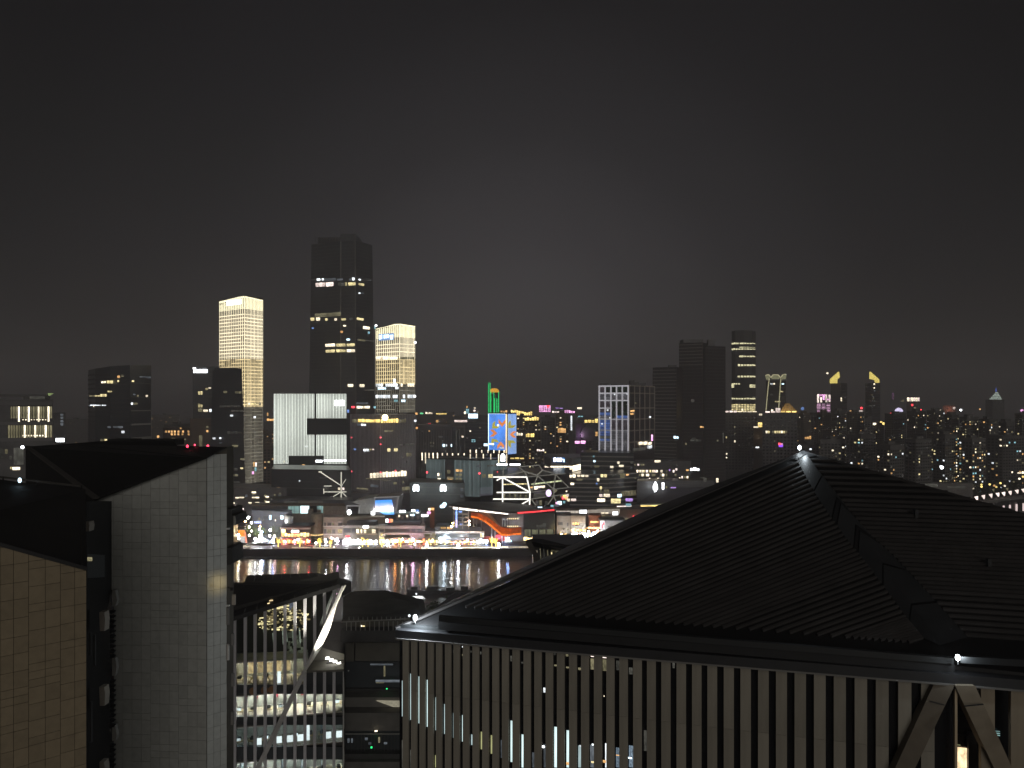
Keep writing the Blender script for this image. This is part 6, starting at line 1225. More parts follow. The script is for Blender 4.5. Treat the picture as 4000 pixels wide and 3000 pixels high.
tb('terrace_slab', 1330, 1600, 2724, 2762, 117, 119.5, mat('terrace_grey', (.14, .135, .125), .8, var=.3))
tb('lower_slab', 1330, 1600, 2785, 2855, 115, 119, mat('terrace_grey', (.14, .135, .125), .8, var=.3))
tb('lower_glass', 1330, 1600, 2762, 2785, 119, 121, DG); tb('lower_glass', 1330, 1600, 2855, 2945, 116.5, 119, DG)
for i in range(17): tb('balcony_rail_post', 1345 + i * 13, 1346.5 + i * 13, 2868, 2935, 115, 115.1, mat('rail_dim', (.07, .07, .07), .6))
tb('rail', 1335, 1600, 2866, 2869, 115, 115.12, mat('rail_grey', (.3, .3, .28), .6))
tb('lower_slab', 1330, 1600, 2945, 2972, 115, 119, TF_); tb('lower_slab', 1330, 1600, 2976, 3040, 114, 118, mat('terrace_grey', (.14, .135, .125), .8, var=.3)); tb('core', 1330, 1600, 2470, 3200, 121, 140, TF_)
for r, k in (((1446, 2593, 1535, 2598), 'S'), ((1499, 2601, 1505, 2642), 'D'), ((1467, 2656, 1562, 2664), 'S'), ((1469, 2665, 1500, 2668), 'D'), ((1476, 2718, 1482, 2724), 'L'), ((1509, 2689, 1513, 2692), 'N'), ((1464, 2854, 1474, 2857), 'L'), ((1478, 2880, 1484, 2900), 'D'), ((1409, 2478 - 35, 1415, 2452), 'L'), ((1418, 2444, 1426, 2452), 'Y'), ((1358, 2885, 1365, 2900), 'S'), ((1372, 2885, 1378, 2900), 'S'), ((1426, 2882, 1436, 2890), 'S'), ((1440, 2900, 1450, 2908), 'S'), ((1500, 2900, 1512, 2906), 'S'), ((1448, 2917, 1454, 2922), 'N'), ((1361, 2618, 1363, 2622), 'E'), ((1520, 2985, 1560, 3000), 'D')):
    piece('room_light', G[k], b, P((r[0] + r[2]) / 2, (r[1] + r[3]) / 2, 114.5 if r[1] > 2840 else 118.2), ((r[2] - r[0]) / F * 117, .2, (r[3] - r[1]) / F * 117))
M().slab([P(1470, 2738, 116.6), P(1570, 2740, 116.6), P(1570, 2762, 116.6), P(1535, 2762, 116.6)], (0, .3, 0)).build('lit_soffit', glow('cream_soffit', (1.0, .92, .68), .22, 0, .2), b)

# pier house beyond the pyramid roof
b = thing('pier_house', 'dark folded-roof house with lit slots peeping over the pyramid roof slope', 'building', (X(2200, 92), 92, 5))
M().slab([P(2056, 2110, 88), P(2075, 2104, 90), P(2150, 2108, 96), P(2330, 2114, 100), P(2420, 2096, 104), P(2460, 2180, 92), P(2330, 2150, 86), P(2120, 2125, 84)], (0, 0, -.5)).build('roof', BLK, b)
M().slab([P(2120, 2124, 84.2), P(2220, 2165, 84.2), P(2260, 2175, 85), P(2180, 2128, 85)], (0, .5, 0)).build('gable_beam', mat('timber', (.10, .09, .08), .8), b)
M().bar(P(2062, 2114, 86), P(2112, 2206, 86), .6).build('strut', mat('timber', (.10, .09, .08), .8), b)
for u, v0 in ((2090, 2120), (2102, 2122), (2116, 2130), (2130, 2138), (2146, 2146), (2162, 2156), (2178, 2165)): M().bar(P(u - (2112 - u) * .0, v0, 86.5), P(u + 6, 2220, 86.5), .34).build('fin', CONC, b)
for u, v0, v1, k in ((2096, 2150, 2185, 'L'), (2109, 2142, 2205, 'D'), (2123, 2145, 2200, 'E'), (2138, 2150, 2195, 'D'), (2154, 2158, 2190, 'Y'), (2170, 2162, 2182, 'Y'), (2184, 2157, 2176, 'L'), (2198, 2162, 2172, 'D')): piece('window', G[k], b, P(u + 2, (v0 + v1) / 2, 87.5), (.28, .2, (v1 - v0) / F * 87))
M().box(X(2085, 88), X(2300, 88), 88, 95, Z(2250, 88), Z(2128, 88)).build('wall', DG, b)

# ------------------------------------------------------------------ middle office with lit floors behind slender fins
A0, B0 = (X(893, 100), 100.0), (X(1343, 103.2), 103.2)
f = Face(A0, B0)
t = thing('finned_office', 'glass office with pale fins, lit floors and a folded white wing', 'office', (*((f.A + f.B) / 2), 5))
S = lambda u, v: f.st(u, v)
def fp(u, v, o=0.0): s, z = S(u, v); return f.pt(s, z, o)
nb = Vector((-f.n.x, -f.n.y, 0))
OFIN = mat('office_fin', (.60, .59, .62), .6, var=.12, scale=.7)
INT = mat('interior_wall', (.70, .69, .65), .8, var=.15, scale=.6)
CEIL = mat('interior_ceiling', (.55, .55, .52), .8)
FLR = mat('interior_floor', (.35, .30, .24), .6)
glass = bpy.data.materials.new('window_glass'); glass.use_nodes = True; n = glass.node_tree; n.nodes.clear()
o_ = n.nodes.new('ShaderNodeOutputMaterial'); mx = n.nodes.new('ShaderNodeMixShader'); tr = n.nodes.new('ShaderNodeBsdfTransparent'); gl_ = n.nodes.new('ShaderNodeBsdfGlossy'); fr = n.nodes.new('ShaderNodeFresnel')
tr.inputs[0].default_value = (.80, .86, .85, 1); gl_.inputs['Roughness'].default_value = .03; fr.inputs['IOR'].default_value = 1.4
n.links.new(fr.outputs[0], mx.inputs[0]); n.links.new(tr.outputs[0], mx.inputs[1]); n.links.new(gl_.outputs[0], mx.inputs[2]); n.links.new(mx.outputs[0], o_.inputs[0])
# dark core behind the rooms
M().loft([fp(893, 2640) + nb * 6.2, fp(1343, 2640) + nb * 6.2, fp(1343, 2640) + nb * 16, fp(893, 2640) + nb * 16], [p - Vector((0, 0, 40)) for p in (fp(893, 2640) + nb * 6.2, fp(1343, 2640) + nb * 6.2, fp(1343, 2640) + nb * 16, fp(893, 2640) + nb * 16)]).build('core', DMET, t)
M().slab([fp(893, 2414) + nb * 4.6, fp(1318, 2310) + nb * 4.6, fp(1196, 2640) + nb * 4.6, fp(893, 2640) + nb * 4.6], nb * 8).build('core', DMET, t)
# folded roof
M().slab([fp(890, 2418, .9), fp(1332, 2279, .9), P(1372, 2270, 112), P(1240, 2238, 126), P(962, 2247, 128), P(958, 2274, 120), P(890, 2276, 118)], (0, 0, -.25)).build('roof', mat('office_roof', (.035, .034, .033), .75, var=.35, scale=.6), t)
M().slab([fp(1330, 2280, .8), P(1370, 2271, 112), P(1370, 2312, 112), fp(1336, 2330, .8)], (0, .3, 0)).build('gable', mat('gable_dark', (.018, .017, .015), .8), t)
M().bar(fp(893, 2416, 1.0), fp(1330, 2281, 1.0), .35, .5).build('gutter', DMET, t)
for i in range(9):
    k = i / 8; a = fp(905 + 400 * k, 2412 - 126 * k, .9) + Vector((0, 0, .06)); bb = P(965 + 270 * k, 2252 - 8 * k, 125) + Vector((0, 0, .12)); M().bar(a, bb, .12, .12).build('roof_seam', DMET, t)
rooms = [(2581, 2675, 893, 1196, 'warm'), (2711, 2800, 893, 1343, 'white'), (2832, 2918, 893, 1343, 'blue'), (2967, 3062, 893, 1343, 'mixed')]
RL = {'warm': glow('room_lamp_warm', (1.0, .90, .70), 170, .3, 0, 1, True), 'white': glow('room_lamp_white', (1.0, .95, .86), 480, .25, 0, 1, True), 'blue': glow('room_lamp_blue', (.70, .88, 1.0), 30, .4, 0, 1, True), 'mixed': glow('room_lamp_mixed', (1.0, .97, .90), 380, .35, 0, 1, True)}
DESK = mat('desk', (.5, .36, .2), .5); CHAIR = mat('office_chair', (.05, .05, .055), .6); SCREEN = glow('monitor', (.9, .95, 1.0), 1.2)
rr = random.Random(5)
for ri, (vc, vf, ua, ub, kind) in enumerate(rooms):
    s0, zc = S(ua, vc)[0], Z(vc, 101.5); s1, zf_ = S(ub, vc)[0], Z(vf, 101.5)
    def rb(name, m, a, c, z0, z1, o0, o1):
        p = [f.pt(a, z0, -o0), f.pt(c, z0, -o0), f.pt(c, z0, -o1), f.pt(a, z0, -o1)]
        return M().loft(p, [x + Vector((0, 0, z1 - z0)) for x in p]).build(name, m, t)
    dep = 4.2
    rb('back_wall', INT, s0, s1, zf_ - .1, zc + .1, dep, dep + .2)
    rb('ceiling', CEIL, s0, s1, zc, zc + .15, .15, dep); rb('floor', FLR, s0, s1, zf_ - .15, zf_, .15, dep)
    rb('end_wall', INT, s0 - .1, s0 + .1, zf_, zc, .2, dep); rb('end_wall', INT, s1 - .25, s1 - .1, zf_, zc, .2, dep)
    rb('glass_pane', glass, s0, s1, zf_, zc, .02, .04)
    nl = int((s1 - s0) / 1.38)
    for i in range(nl):
        if kind == 'blue' and i % 3: continue
        s = s0 + (s1 - s0) * (i + .5) / nl
        rb('ceiling_lamp', RL[kind], s - .13, s + .13, zc - .10, zc - .02, dep - .55, dep - .30)
    if kind in ('blue', 'mixed'):
        for i in range(int((s1 - s0) / 2.7)):
            s = s0 + 1.35 + i * 2.7
            if rr.random() < .5: rb('partition', mat('partition', (.30, .36, .42), .4), s, s + .08, zf_, zc, 1.2, dep)
    for i in range(int((s1 - s0) / 1.9)):
        s = s0 + .4 + i * 1.9 + rr.uniform(0, .4)
        if rr.random() < .75:
            rb('desk', DESK, s, s + 1.1, zf_ + .7, zf_ + .76, 1.0, 1.8); rb('desk_leg', POLE, s + .05, s + .1, zf_, zf_ + .7, 1.3, 1.4); rb('desk_leg', POLE, s + 1.0, s + 1.05, zf_, zf_ + .7, 1.3, 1.4)
            rb('monitor', SCREEN if rr.random() < .6 else CHAIR, s + .25, s + .8, zf_ + .8, zf_ + 1.15, 1.35, 1.4); rb('chair', CHAIR, s + .3, s + .75, zf_ + .35, zf_ + 1.0, 2.1, 2.3)
    if kind == 'warm':
        for i in range(5): rb('lantern', glow('amber_lantern', (1, .68, .35), .5, .4, .6), s0 + 2.2 + i * 1.25, s0 + 2.9 + i * 1.25, zf_ + 1.0, zc - .5 - .3 * (i % 3), 2.6, 2.9)
        rb('white_panel', glow('white_panel', (.95, .97, 1.0), 1.2, .1, .1), s0 + 6.3, s0 + 6.75, zf_, zf_ + 1.6, .8, .9)
    if kind == 'white':
        for s in (2.9, 5.7, 8.2, 9.2): rb('wall_art', mat('red_art', (.6, .05, .08), .6), s0 + s, s0 + s + .35, zf_ + 1.2, zf_ + 1.7, dep - .1, dep)
    if kind == 'blue':
        for s, w in ((6.0, .9), (3.4, .8), (9.0, .9), (10.2, .45), (12.6, 1.0), (14.3, 1.0), (7.6, .8)): rb('lit_screen', glow('white_panel', (.95, .97, 1.0), 1.2, .1, .1), s0 + s, s0 + s + w, zf_ + .3, zf_ + (2.4 if w < .5 else 1.2), .7, .8)
# dark spandrels between the floors
for v0, v1, ua, ub in ((2675, 2711, 893, 1343), (2800, 2832, 893, 1343), (2918, 2967, 893, 1343), (2618, 2711, 1197, 1343)):
    p = [fp(ua, v1), fp(ub, v1), fp(ub, v1) + nb * .5, fp(ua, v1) + nb * .5]
    M().loft(p, [q_ + Vector((0, 0, Z(v0, 101.5) - Z(v1, 101.5))) for q_ in p]).build('spandrel', DG, t)
for i, s in enumerate((2.8, 4.3, 5.3)):
    a = f.pt(s + .4, Z(2695, 101), .05); M().cyl(a, a + Vector((f.n.x, f.n.y, 0)) * .08, .52, .52, 14).build('round_vent', mat('copper', (.30, .15, .06), .5), t)
# upper hall: golden reflection in dark glass made from glowing slats; pale columns inside
M().slab([fp(893, 2416), fp(1318, 2284), fp(1196, 2581), fp(893, 2581)], nb * .06).build('glass_pane', glass, t)
M().slab([fp(893, 2400) + nb * 3.6, fp(1318, 2284) + nb * 3.6, fp(1196, 2581) + nb * 3.6, fp(893, 2581) + nb * 3.6], nb * .3).build('back_wall', mat('hall_back', (.03, .028, .025), .6), t)
GOLD = [glow('reflection_slat', (1.0, .76, .40), 1.1, .6, .6, 5), glow('reflection_slat_dim', (.9, .62, .30), .28, .5, .6, 5)]
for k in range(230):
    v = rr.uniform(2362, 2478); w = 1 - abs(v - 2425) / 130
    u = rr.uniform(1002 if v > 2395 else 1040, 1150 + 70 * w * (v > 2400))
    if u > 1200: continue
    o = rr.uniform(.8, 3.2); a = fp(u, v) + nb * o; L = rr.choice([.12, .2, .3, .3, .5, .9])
    piece('reflection_slat', GOLD[0 if rr.random() < .6 else 1], t, a, (L, .1, rr.uniform(.04, .26)), f.rz + rr.uniform(-.6, .6), rx=rr.uniform(-.6, .6))
for u, v0, v1 in ((1023, 2470, 2530), (1060, 2490, 2540), (1098, 2470, 2535), (1112, 2475, 2525), (1138, 2480, 2540), (1165, 2470, 2530), (1150, 2490, 2510)):
    M().bar(fp(u, v0) + nb * 2, fp(u + 4, v1) + nb * 2, .14).build('pale_column', glow('column_pale', (.85, .88, .72), .26, .3, .4), t)
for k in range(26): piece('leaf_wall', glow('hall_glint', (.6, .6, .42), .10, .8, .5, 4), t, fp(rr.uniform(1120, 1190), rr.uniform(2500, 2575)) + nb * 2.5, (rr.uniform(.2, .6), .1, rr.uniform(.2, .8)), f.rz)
M().slab([fp(1127, 2358) + nb * 1, fp(1143, 2352) + nb * 1, fp(1143, 2375) + nb * 1, fp(1127, 2398) + nb * 1], nb * .1).build('pale_panel', glow('lilac_panel', (.62, .62, .8), .35), t)
# slim fins
roofv = lambda u: 2414 - (u - 895) * .312 + 4
for u in (903, 919, 960, 998, 1037, 1075, 1114, 1153, 1192, 1230, 1268, 1305):
    top = roofv(u); wing = 2282 + (1345 - u) * 2.15
    s = S(u, 2600)[0]
    segs = [(top, 3080)] if u <= 1160 else [(top, min(wing, 2600)), (2622, 3080)]
    for a, c in segs:
        if c - a > 8: f.panel(t, 'fin', OFIN, s - .20, s + .20, S(u, c)[1], S(u, a)[1], .55, .55)
f.panel(t, 'edge_trim', WHT, S(1341, 2700)[0] - .06, S(1341, 2700)[0] + .06, Z(3080, 103), Z(2617, 103), .3, .3)
# terrace, strut and white folded wing
M().slab([fp(1190, 2618, .3), fp(1343, 2612, .3), fp(1343, 2612) + nb * 3.6, fp(1205, 2618) + nb * 3.6], (0, 0, -.3)).build('terrace', mat('terrace_deck', (.12, .115, .10), .8), t)
M().slab([fp(1205, 2618) + nb * 3.7, fp(1343, 2612) + nb * 3.7, fp(1343, 2590) + nb * 3.7, fp(1240, 2560) + nb * 3.7], nb * .3).build('terrace_wall', TW, t)
M().bar(fp(1192, 2612, .9), fp(990, 3030, .9), .62, .5, up=(f.n.x, f.n.y, 0)).build('strut', mat('strut_metal', (.62, .61, .60), .5), t)
W1 = [fp(1352, 2280, .9), fp(1316, 2366, .9) + nb * 1.6, fp(1290, 2463, .9) + nb * 2.4, fp(1252, 2545, .9) + nb * 2.2, fp(1194, 2620, .9) + nb * .2]
W0 = [fp(1347, 2280, .95), fp(1312, 2352, .95), fp(1272, 2440, .95), fp(1228, 2535, .95), fp(1189, 2616, .95)]
mb = M()
for i in range(4): mb.slab([W0[i], W1[i], W1[i + 1], W0[i + 1]], (-.15, .1, 0))
mb.build('folded_wing', mat('wing_white', (.66, .65, .58), .45, var=.15, scale=.5), t)
M().bar(fp(1340, 2282, 1.05), fp(1189, 2616, 1.05), .22, .3).build('wing_edge', mat('strut_metal', (.62, .61, .60), .5), t)
lf = thing('terrace_floodlight', 'blazing white floodlight lying on the small terrace beside the folded wing', 'lamp', fp(1300, 2612, -2.2))
for i in range(4): piece('lamp_head', glow('flood_head', (1.0, .98, .90), 9, .1, .1, 1, True), lf, fp(1277 + i * 15, 2592 + i * 6.5, -2.2), (.5, .22, .26), f.rz)
piece('bracket', POLE, lf, fp(1300, 2609, -2.2), (1.9, .2, .12), f.rz)
pl = bpy.data.lights.new('wing_flood', 'SPOT'); pl.energy = 17000; pl.color = (1, .95, .80); pl.spot_size = math.radians(84); pl.spot_blend = .7; pl.shadow_soft_size = .2
po = bpy.data.objects.new('wing_flood', pl); COL.objects.link(po); po.location = fp(1296, 2590, 2.2)
po.rotation_euler = (fp(1290, 2420, 0) - po.location).to_track_quat('-Z', 'Y').to_euler()

# ------------------------------------------------------------------ grey tiled building and tan tiled building, left foreground
def clip(poly, inside, inter):
    out_ = []
    for i in range(len(poly)):
        a, c = poly[i], poly[(i + 1) % len(poly)]; ia, ic = inside(a), inside(c)
        if ia: out_.append(a)
        if ia != ic: out_.append(inter(a, c))
    return out_
def clip_top(poly, A, B):          # keep what lies under the line A-B in (s, z)
    h = lambda p: p[1] - (A[1] + (B[1] - A[1]) * (p[0] - A[0]) / (B[0] - A[0]))
    def inter(a, c):
        ha, hc = h(a), h(c); k = ha / (ha - hc); return (a[0] + (c[0] - a[0]) * k, a[1] + (c[1] - a[1]) * k)
    return clip(poly, lambda p: h(p) <= 1e-9, inter)
def tiles(face, root, xs, rows_of, m, top, left=None, gap=.009, th=.05, out_=.0):
    k = 0
    for ci in range(len(xs) - 1):
        zs = rows_of(ci)
        for zi in range(len(zs) - 1):
            a, c, z0, z1 = xs[ci] + gap, xs[ci + 1] - gap, zs[zi + 1] + gap, zs[zi] - gap
            if left: a = max(a, left((z0 + z1) / 2) + gap)
            if c - a < .04: continue
            poly = clip_top([(a, z0), (c, z0), (c, z1), (a, z1)], *top)
            if len(poly) < 3: continue
            off = out_ + random.uniform(-.004, .004)
            pts = [face.pt(s, z, off) for s, z in poly]
            M().slab(pts, (-face.n.x * -th, -face.n.y * -th, 0)).build('tile', m, root); k += 1
    return k
# tan building
ft = Face((X(-260, 29.4), 29.4), (X(337, 33.0), 33.0))
t = thing('tan_building', 'tan stone-tiled building with a black sloping roof at the left edge', 'building', (*((ft.A + ft.B) / 2), 5))
T = lambda u, v: ft.st(u, v)
topA, topB = T(-260, 2054), T(337, 2222)
back = Vector((-ft.n.x, -ft.n.y, 0))
JOINT = mat('tile_joint', (.085, .075, .06), .9)
TILE = mat('tan_tile', (.255, .205, .135), .8, var=.14, scale=3.0, bump=.15)
M().slab([ft.pt(*topA) + back * .03, ft.pt(*topB) + back * .03, ft.pt(topB[0], 55) + back * .03, ft.pt(topA[0], 55) + back * .03], back * 6).build('wall', JOINT, t)
us = [-240, -180, -122, -62, 0, 52, 111, 176, 235, 291, 336.5]; xs = [T(u, 2400)[0] for u in us]
def rows_t(ci):
    r = random.Random(ci // 2); z = 95.4; o = [z]
    while z > 76: z -= [.76, .72, .80, .34][r.randint(0, 3)]; o.append(z)
    return o
tiles(ft, t, xs, rows_t, TILE, (topA, topB))
R0 = [ft.pt(*topA, .05), ft.pt(*topB, .05), P(334, 1912, 40.0), P(312, 1902, 40.5), P(160, 1895, 40.5), P(-260, 1836, 40.5)]
M().bar(ft.pt(*topA, .09) + Vector((0, 0, .02)), ft.pt(*topB, .09) + Vector((0, 0, .02)), .12, .16).build('eave_trim', DMET, t)
rfm = mat('tan_roof', (.020, .0185, .0175), .7, var=.3, scale=.8)
M().slab(R0, (0, 0, -.06)).build('roof', rfm, t)
M().slab([ft.pt(*topB, .05), ft.pt(topB[0], topB[1] - 8, .05), P(334, 2700, 40), P(334, 1912, 40.0)], (-.1, 0, 0)).build('side_wall', DMET, t)
for (ua, va, ub, vb) in ((8, 2125, 12, 1872), (146, 2166, 143, 1890), (321, 2214, 318, 1904)): M().bar(P(ua, va - 2, 32 + (ua / 337) * .9) + Vector((0, 0, .05)), P(ub, vb, 40.4) + Vector((0, 0, .08)), .07, .06).build('roof_seam', rfm, t)
M().bar(P(-260, 1838, 40.4) + Vector((0, 0, .06)), P(316, 1903, 40.4) + Vector((0, 0, .06)), .10).build('roof_ridge', mat('ridge_metal', (.05, .045, .04), .6), t)
l = M().ball(P(77, 1876, 39.5), .085, 8, 5, 1.6).build('roof_lamp', G['I']); tag(l, 'small pale lamp on the dark roof of the tan building', 'lamp')

# grey tiled building
d_g = 48.2
fg = Face((X(372, 48.4), 48.4), (X(808, 48.0), 48.0)); fh = Face((X(808, 48.0), 48.0), (X(885, 48.8), 48.8))
t = thing('grey_building', 'grey tiled building with a black folded roof between the tan wall and the river', 'building', (*((fg.A + fg.B) / 2), 5))
GT_ = mat('grey_tile', (.375, .38, .36), .8, var=.12, scale=3.0, bump=.15)
tg = (fg.st(372, 1955), fg.st(808, 1789)); th_ = (fh.st(808, 1789), fh.st(885, 1746))
bg_ = Vector((0, 1, 0))
M().slab([fg.pt(*fg.st(376, 1953)) + bg_ * .03, fg.pt(*tg[1]) + bg_ * .03, fg.pt(tg[1][0], 60) + bg_ * .03, fg.pt(fg.st(446, 2000)[0], 60) + bg_ * .03, fg.pt(*fg.st(446, 2368)) + bg_ * .03, fg.pt(*fg.st(430, 2268)) + bg_ * .03, fg.pt(*fg.st(418, 2260)) + bg_ * .03, fg.pt(*fg.st(416, 2165)) + bg_ * .03, fg.pt(*fg.st(381, 2160)) + bg_ * .03], bg_ * 1.2).build('wall', JOINT, t)
M().slab([fh.pt(*th_[0]) + bg_ * .03, fh.pt(*th_[1]) + bg_ * .03, fh.pt(th_[1][0], 60) + bg_ * .03, fh.pt(th_[0][0], 60) + bg_ * .03], bg_ * 1.2).build('wall', JOINT, t)
def lft(z):
    v = HZ + (CAMZ - z) * F / d_g
    u = 378 if v < 2160 else (416 if v < 2262 else (430 if v < 2330 else 446))
    return fg.st(u, 2000)[0]
xs = [fg.st(372 + 36.3 * i, 2000)[0] for i in range(13)]
def rows_g(ci):
    r = random.Random(100 + ci // 3); z = 96.6; o = [z]
    while z > 75: z -= r.choice([.90, .86, .96, .90, .44]); o.append(z)
    return o
n1 = tiles(fg, t, xs, rows_g, GT_, tg, lft)
xs = [fh.L * i / 3 for i in range(4)]
tiles(fh, t, xs, rows_g, GT_, th_)
rg = mat('grey_roof', (.010, .0095, .009), .7, var=.4, scale=.8)
M().slab([P(375, 1951, 47.9), P(808, 1787, 47.6), P(886, 1745, 48.5), P(836, 1752, 66), P(692, 1742, 68), P(680, 1722, 70), P(430, 1720, 72), P(268, 1733, 71), P(100, 1745, 66)], (0, .02, -.06)).build('roof', rg, t)
M().slab([P(375, 1953, 48.0), P(100, 1745, 66), P(100, 1905, 66), P(330, 2300, 48.0), P(375, 2300, 48.0)], (0, .1, -.05)).build('side_roof', mat('side_roof', (.013, .012, .0115), .7), t)
M().bar(P(104, 1747, 65.9) + Vector((0, 0, .1)), P(376, 1952, 47.9) + Vector((0, 0, .1)), .42, .08).build('hip_cap', mat('hip_metal', (.075, .068, .06), .6), t)
for u in (480, 560, 640, 720): M().bar(P(u, 1951 - (u - 375) * .378 - 3, 47.85) + Vector((0, 0, .03)), P(u * .9 + 40, 1735, 66) + Vector((0, 0, .06)), .06, .05).build('roof_seam', rg, t)
for u0, u1, v0 in ((420, 520, 1716), (520, 600, 1719), (600, 690, 1716)): M().box(X(u0, 72), X(u1 - 6, 72), 72, 74, Z(1740, 72), Z(v0, 72)).build('roof_plant', rg, t)
for i, (u, v) in enumerate(((732, 1743), (761, 1738), (779, 1749), (812, 1743))):
    l = thing('obstruction_lamp', ('leftmost of four red roof lamps on the grey tiled building', 'smallest of four red roof lamps on the grey tiled building', 'lowest of four red roof lamps on the grey tiled building', 'rightmost of four red roof lamps on the grey tiled building')[i], 'lamp', P(u, v + 8, 58), 'red roof lamps on the grey tiled building')
    piece('bulb', glow('obstruction_red', (1.0, .05, .10), 3.5, .1, .05), l, P(u, v, 58), (.2, .2, .24) if i != 1 else (.14, .14, .16), kind='ball'); piece('stem', POLE, l, P(u, v + 7, 58), (.04, .04, .2))
piece('roof_hatch', BAND, t, P(782, 1758, 57), (.9, .2, .05))
# dark service slot between the two tiled buildings, with pale brackets, glazing and a saw-tooth louvre edge
M().slab([P(338, 1960, 44), P(452, 1960, 49.3), P(452, 3300, 49.3), P(338, 3300, 44)], (0, .3, 0)).build('slot_wall', BLK, t)
BR = mat('bracket_pale', (.36, .32, .27), .7)
for r, d in (((333, 2039, 350, 2076), 41.5), ((387, 2392, 411, 2465), 44), ((387, 2684, 411, 2757), 44), ((388, 2977, 410, 3040), 44)):
    M().slab([P(r[0], r[1], d), P(r[2] - 4, r[1], d), P(r[2], r[1] + (r[3] - r[1]) * .4, d), P(r[2] - 3, r[3], d), P(r[0] + 3, r[3], d)], (0, .5, 0)).build('bracket', BR, t)
for r in ((438, 2306, 457, 2366), (438, 2570, 455, 2640), (438, 2833, 456, 2894)):
    M().slab([P(r[0], r[1], 47.6), P(r[0] + 12, r[1], 47.6), P(r[2], r[1] + 40, 47.6), P(r[2] - 6, r[3], 47.6), P(r[0], r[3], 47.6)], (0, .3, 0)).build('bracket', mat('bracket_grey', (.27, .26, .24), .7), t)
M().slab([P(340, 2165, 43.8), P(414, 2170, 47.3), P(414, 2255, 47.3), P(340, 2258, 43.8)], (0, .1, 0)).build('balcony_glass', DG, t)
piece('balcony_window', G['D'], t, P(351, 2184, 43.7), (.26, .06, .22))
for i in range(5): M().bar(P(374 + i * 9, 2168, 46.5 + i * .15), P(374 + i * 9, 2256, 46.5 + i * .15), .05).build('balcony_post', mat('rail_dim', (.07, .07, .07), .6), t)
for u, v0, v1 in ((352, 2470, 2560), (356, 2740, 2900), (370, 2480, 2600)): M().bar(P(u, v0, 43.5), P(u, v1, 43.5), .1).build('slot_mullion', mat('rail_dim', (.07, .07, .07), .6), t)
for i in range(34):
    v = 2364 + i * 19.4
    if any(a < v < c for a, c in ((2300, 2366), (2568, 2640), (2830, 2893))): continue
    M().slab([P(428, v, 47.5), P(448, v + 4, 47.5), P(444, v + 11, 47.5), P(428, v + 13, 47.5)], (0, .2, 0)).build('louvre', BLK, t)
# right flank of the grey building
M().slab([P(885, 1990, 48.9), P(906, 1995, 52), P(908, 3300, 52), P(885, 3300, 48.9)], (0, .2, 0)).build('flank_wall', BLK, t)
M().slab([P(885, 1987, 48.85), P(904, 1990, 48.85), P(906, 2014, 48.85), P(918, 2014, 48.85), P(923, 2036, 48.85), P(918, 2052, 48.85), P(885, 2052, 48.85)], (0, 2, 0)).build('window_hood', mat('hood', (.03, .03, .03), .6), t)
M().slab([P(912, 2016, 48.8), P(918, 2016, 48.8), P(922, 2036, 48.8), P(917, 2051, 48.8), P(912, 2051, 48.8)], (0, .05, 0)).build('hood_end', mat('bracket_grey', (.27, .26, .24), .7), t)
M().slab([P(885, 2140, 48.85), P(906, 2140, 48.85), P(908, 2200, 48.85), P(900, 2206, 48.85), P(885, 2206, 48.85)], (0, 2, 0)).build('window_hood', mat('hood', (.03, .03, .03), .6), t)
for r, m_ in (((885, 2062, 897, 2068), WHT), ((907, 2322, 920, 2362), BR), ((885, 2362, 897, 2368), WHT), ((886, 2372, 895, 2440), BAND2), ((887, 2516, 895, 2578), BAND), ((885, 2516, 890, 2576), BAND2), ((905, 2475, 914, 2520), BAND2), ((905, 2630, 915, 2680), BAND2), ((903, 2780, 914, 2830), BAND2)):
    piece('trim', m_, t, P((r[0] + r[2]) / 2, (r[1] + r[3]) / 2, 48.8), ((r[2] - r[0]) / F * 48.8, .15, (r[3] - r[1]) / F * 48.8))
# added lamp standing in for window light spilled on the narrow facet
l = thing('wall_lamp', 'made-up small lamp standing in for window light on the narrow right facet of the grey tiled wall', 'lamp', fh.pt(.75, Z(2300, 48.4), .9))
piece('arm', BLK, l, fh.pt(1.36, Z(2300, 48.4), .45), (.06, .95, .06), fh.rz); piece('added_housing', BLK, l, fh.pt(1.30, Z(2296, 48.4), .92), (.16, .12, .2))
pl = bpy.data.lights.new('facet_spill', 'SPOT'); pl.energy = 26; pl.color = (1, .74, .30); pl.spot_size = math.radians(78); pl.spot_blend = .8; pl.shadow_soft_size = .35
po = bpy.data.objects.new('facet_spill', pl); COL.objects.link(po); po.location = fh.pt(.95, Z(2272, 48.4), 1.25)
po.rotation_euler = (fh.pt(.66, Z(2278, 48.4), 0) - po.location).to_track_quat('-Z', 'Y').to_euler()
# ------------------------------------------------------------------ the pyramid-roofed pavilion, right foreground
EZ = 85.0
C1 = P(1555, 2455, 15 * F / (2455 - HZ)); C2 = P(3735, 2627, 15 * F / (2627 - HZ))
C3 = P(4330, 2676, 15 * F / (2676 - HZ))
AP = P(3138, 1764, 62.0)
t = thing('pyramid_hall', 'black pyramid-roofed hall with stone fins filling the right foreground', 'building', (*((C1 + C2) / 2).to_2d(), 5))
def plane(a, b_, c): n_ = (b_ - a).cross(c - a).normalized(); return a, n_
def onplane(pl_, u, v, lift=0.0):
    a, n_ = pl_; o_ = Vector((0, 0, CAMZ)); d_ = Vector(((u - CX) / F, 1, -(v - HZ) / F))
    k = (a - o_).dot(n_) / d_.dot(n_); p = o_ + d_ * k
    up = n_ if n_.z > 0 else -n_
    return p + up * lift
PL, PR = plane(C1, C2, AP), plane(C2, C3, AP)
RF = mat('pyramid_roof', (.0045, .0042, .0045), .6, var=.6, scale=.35)
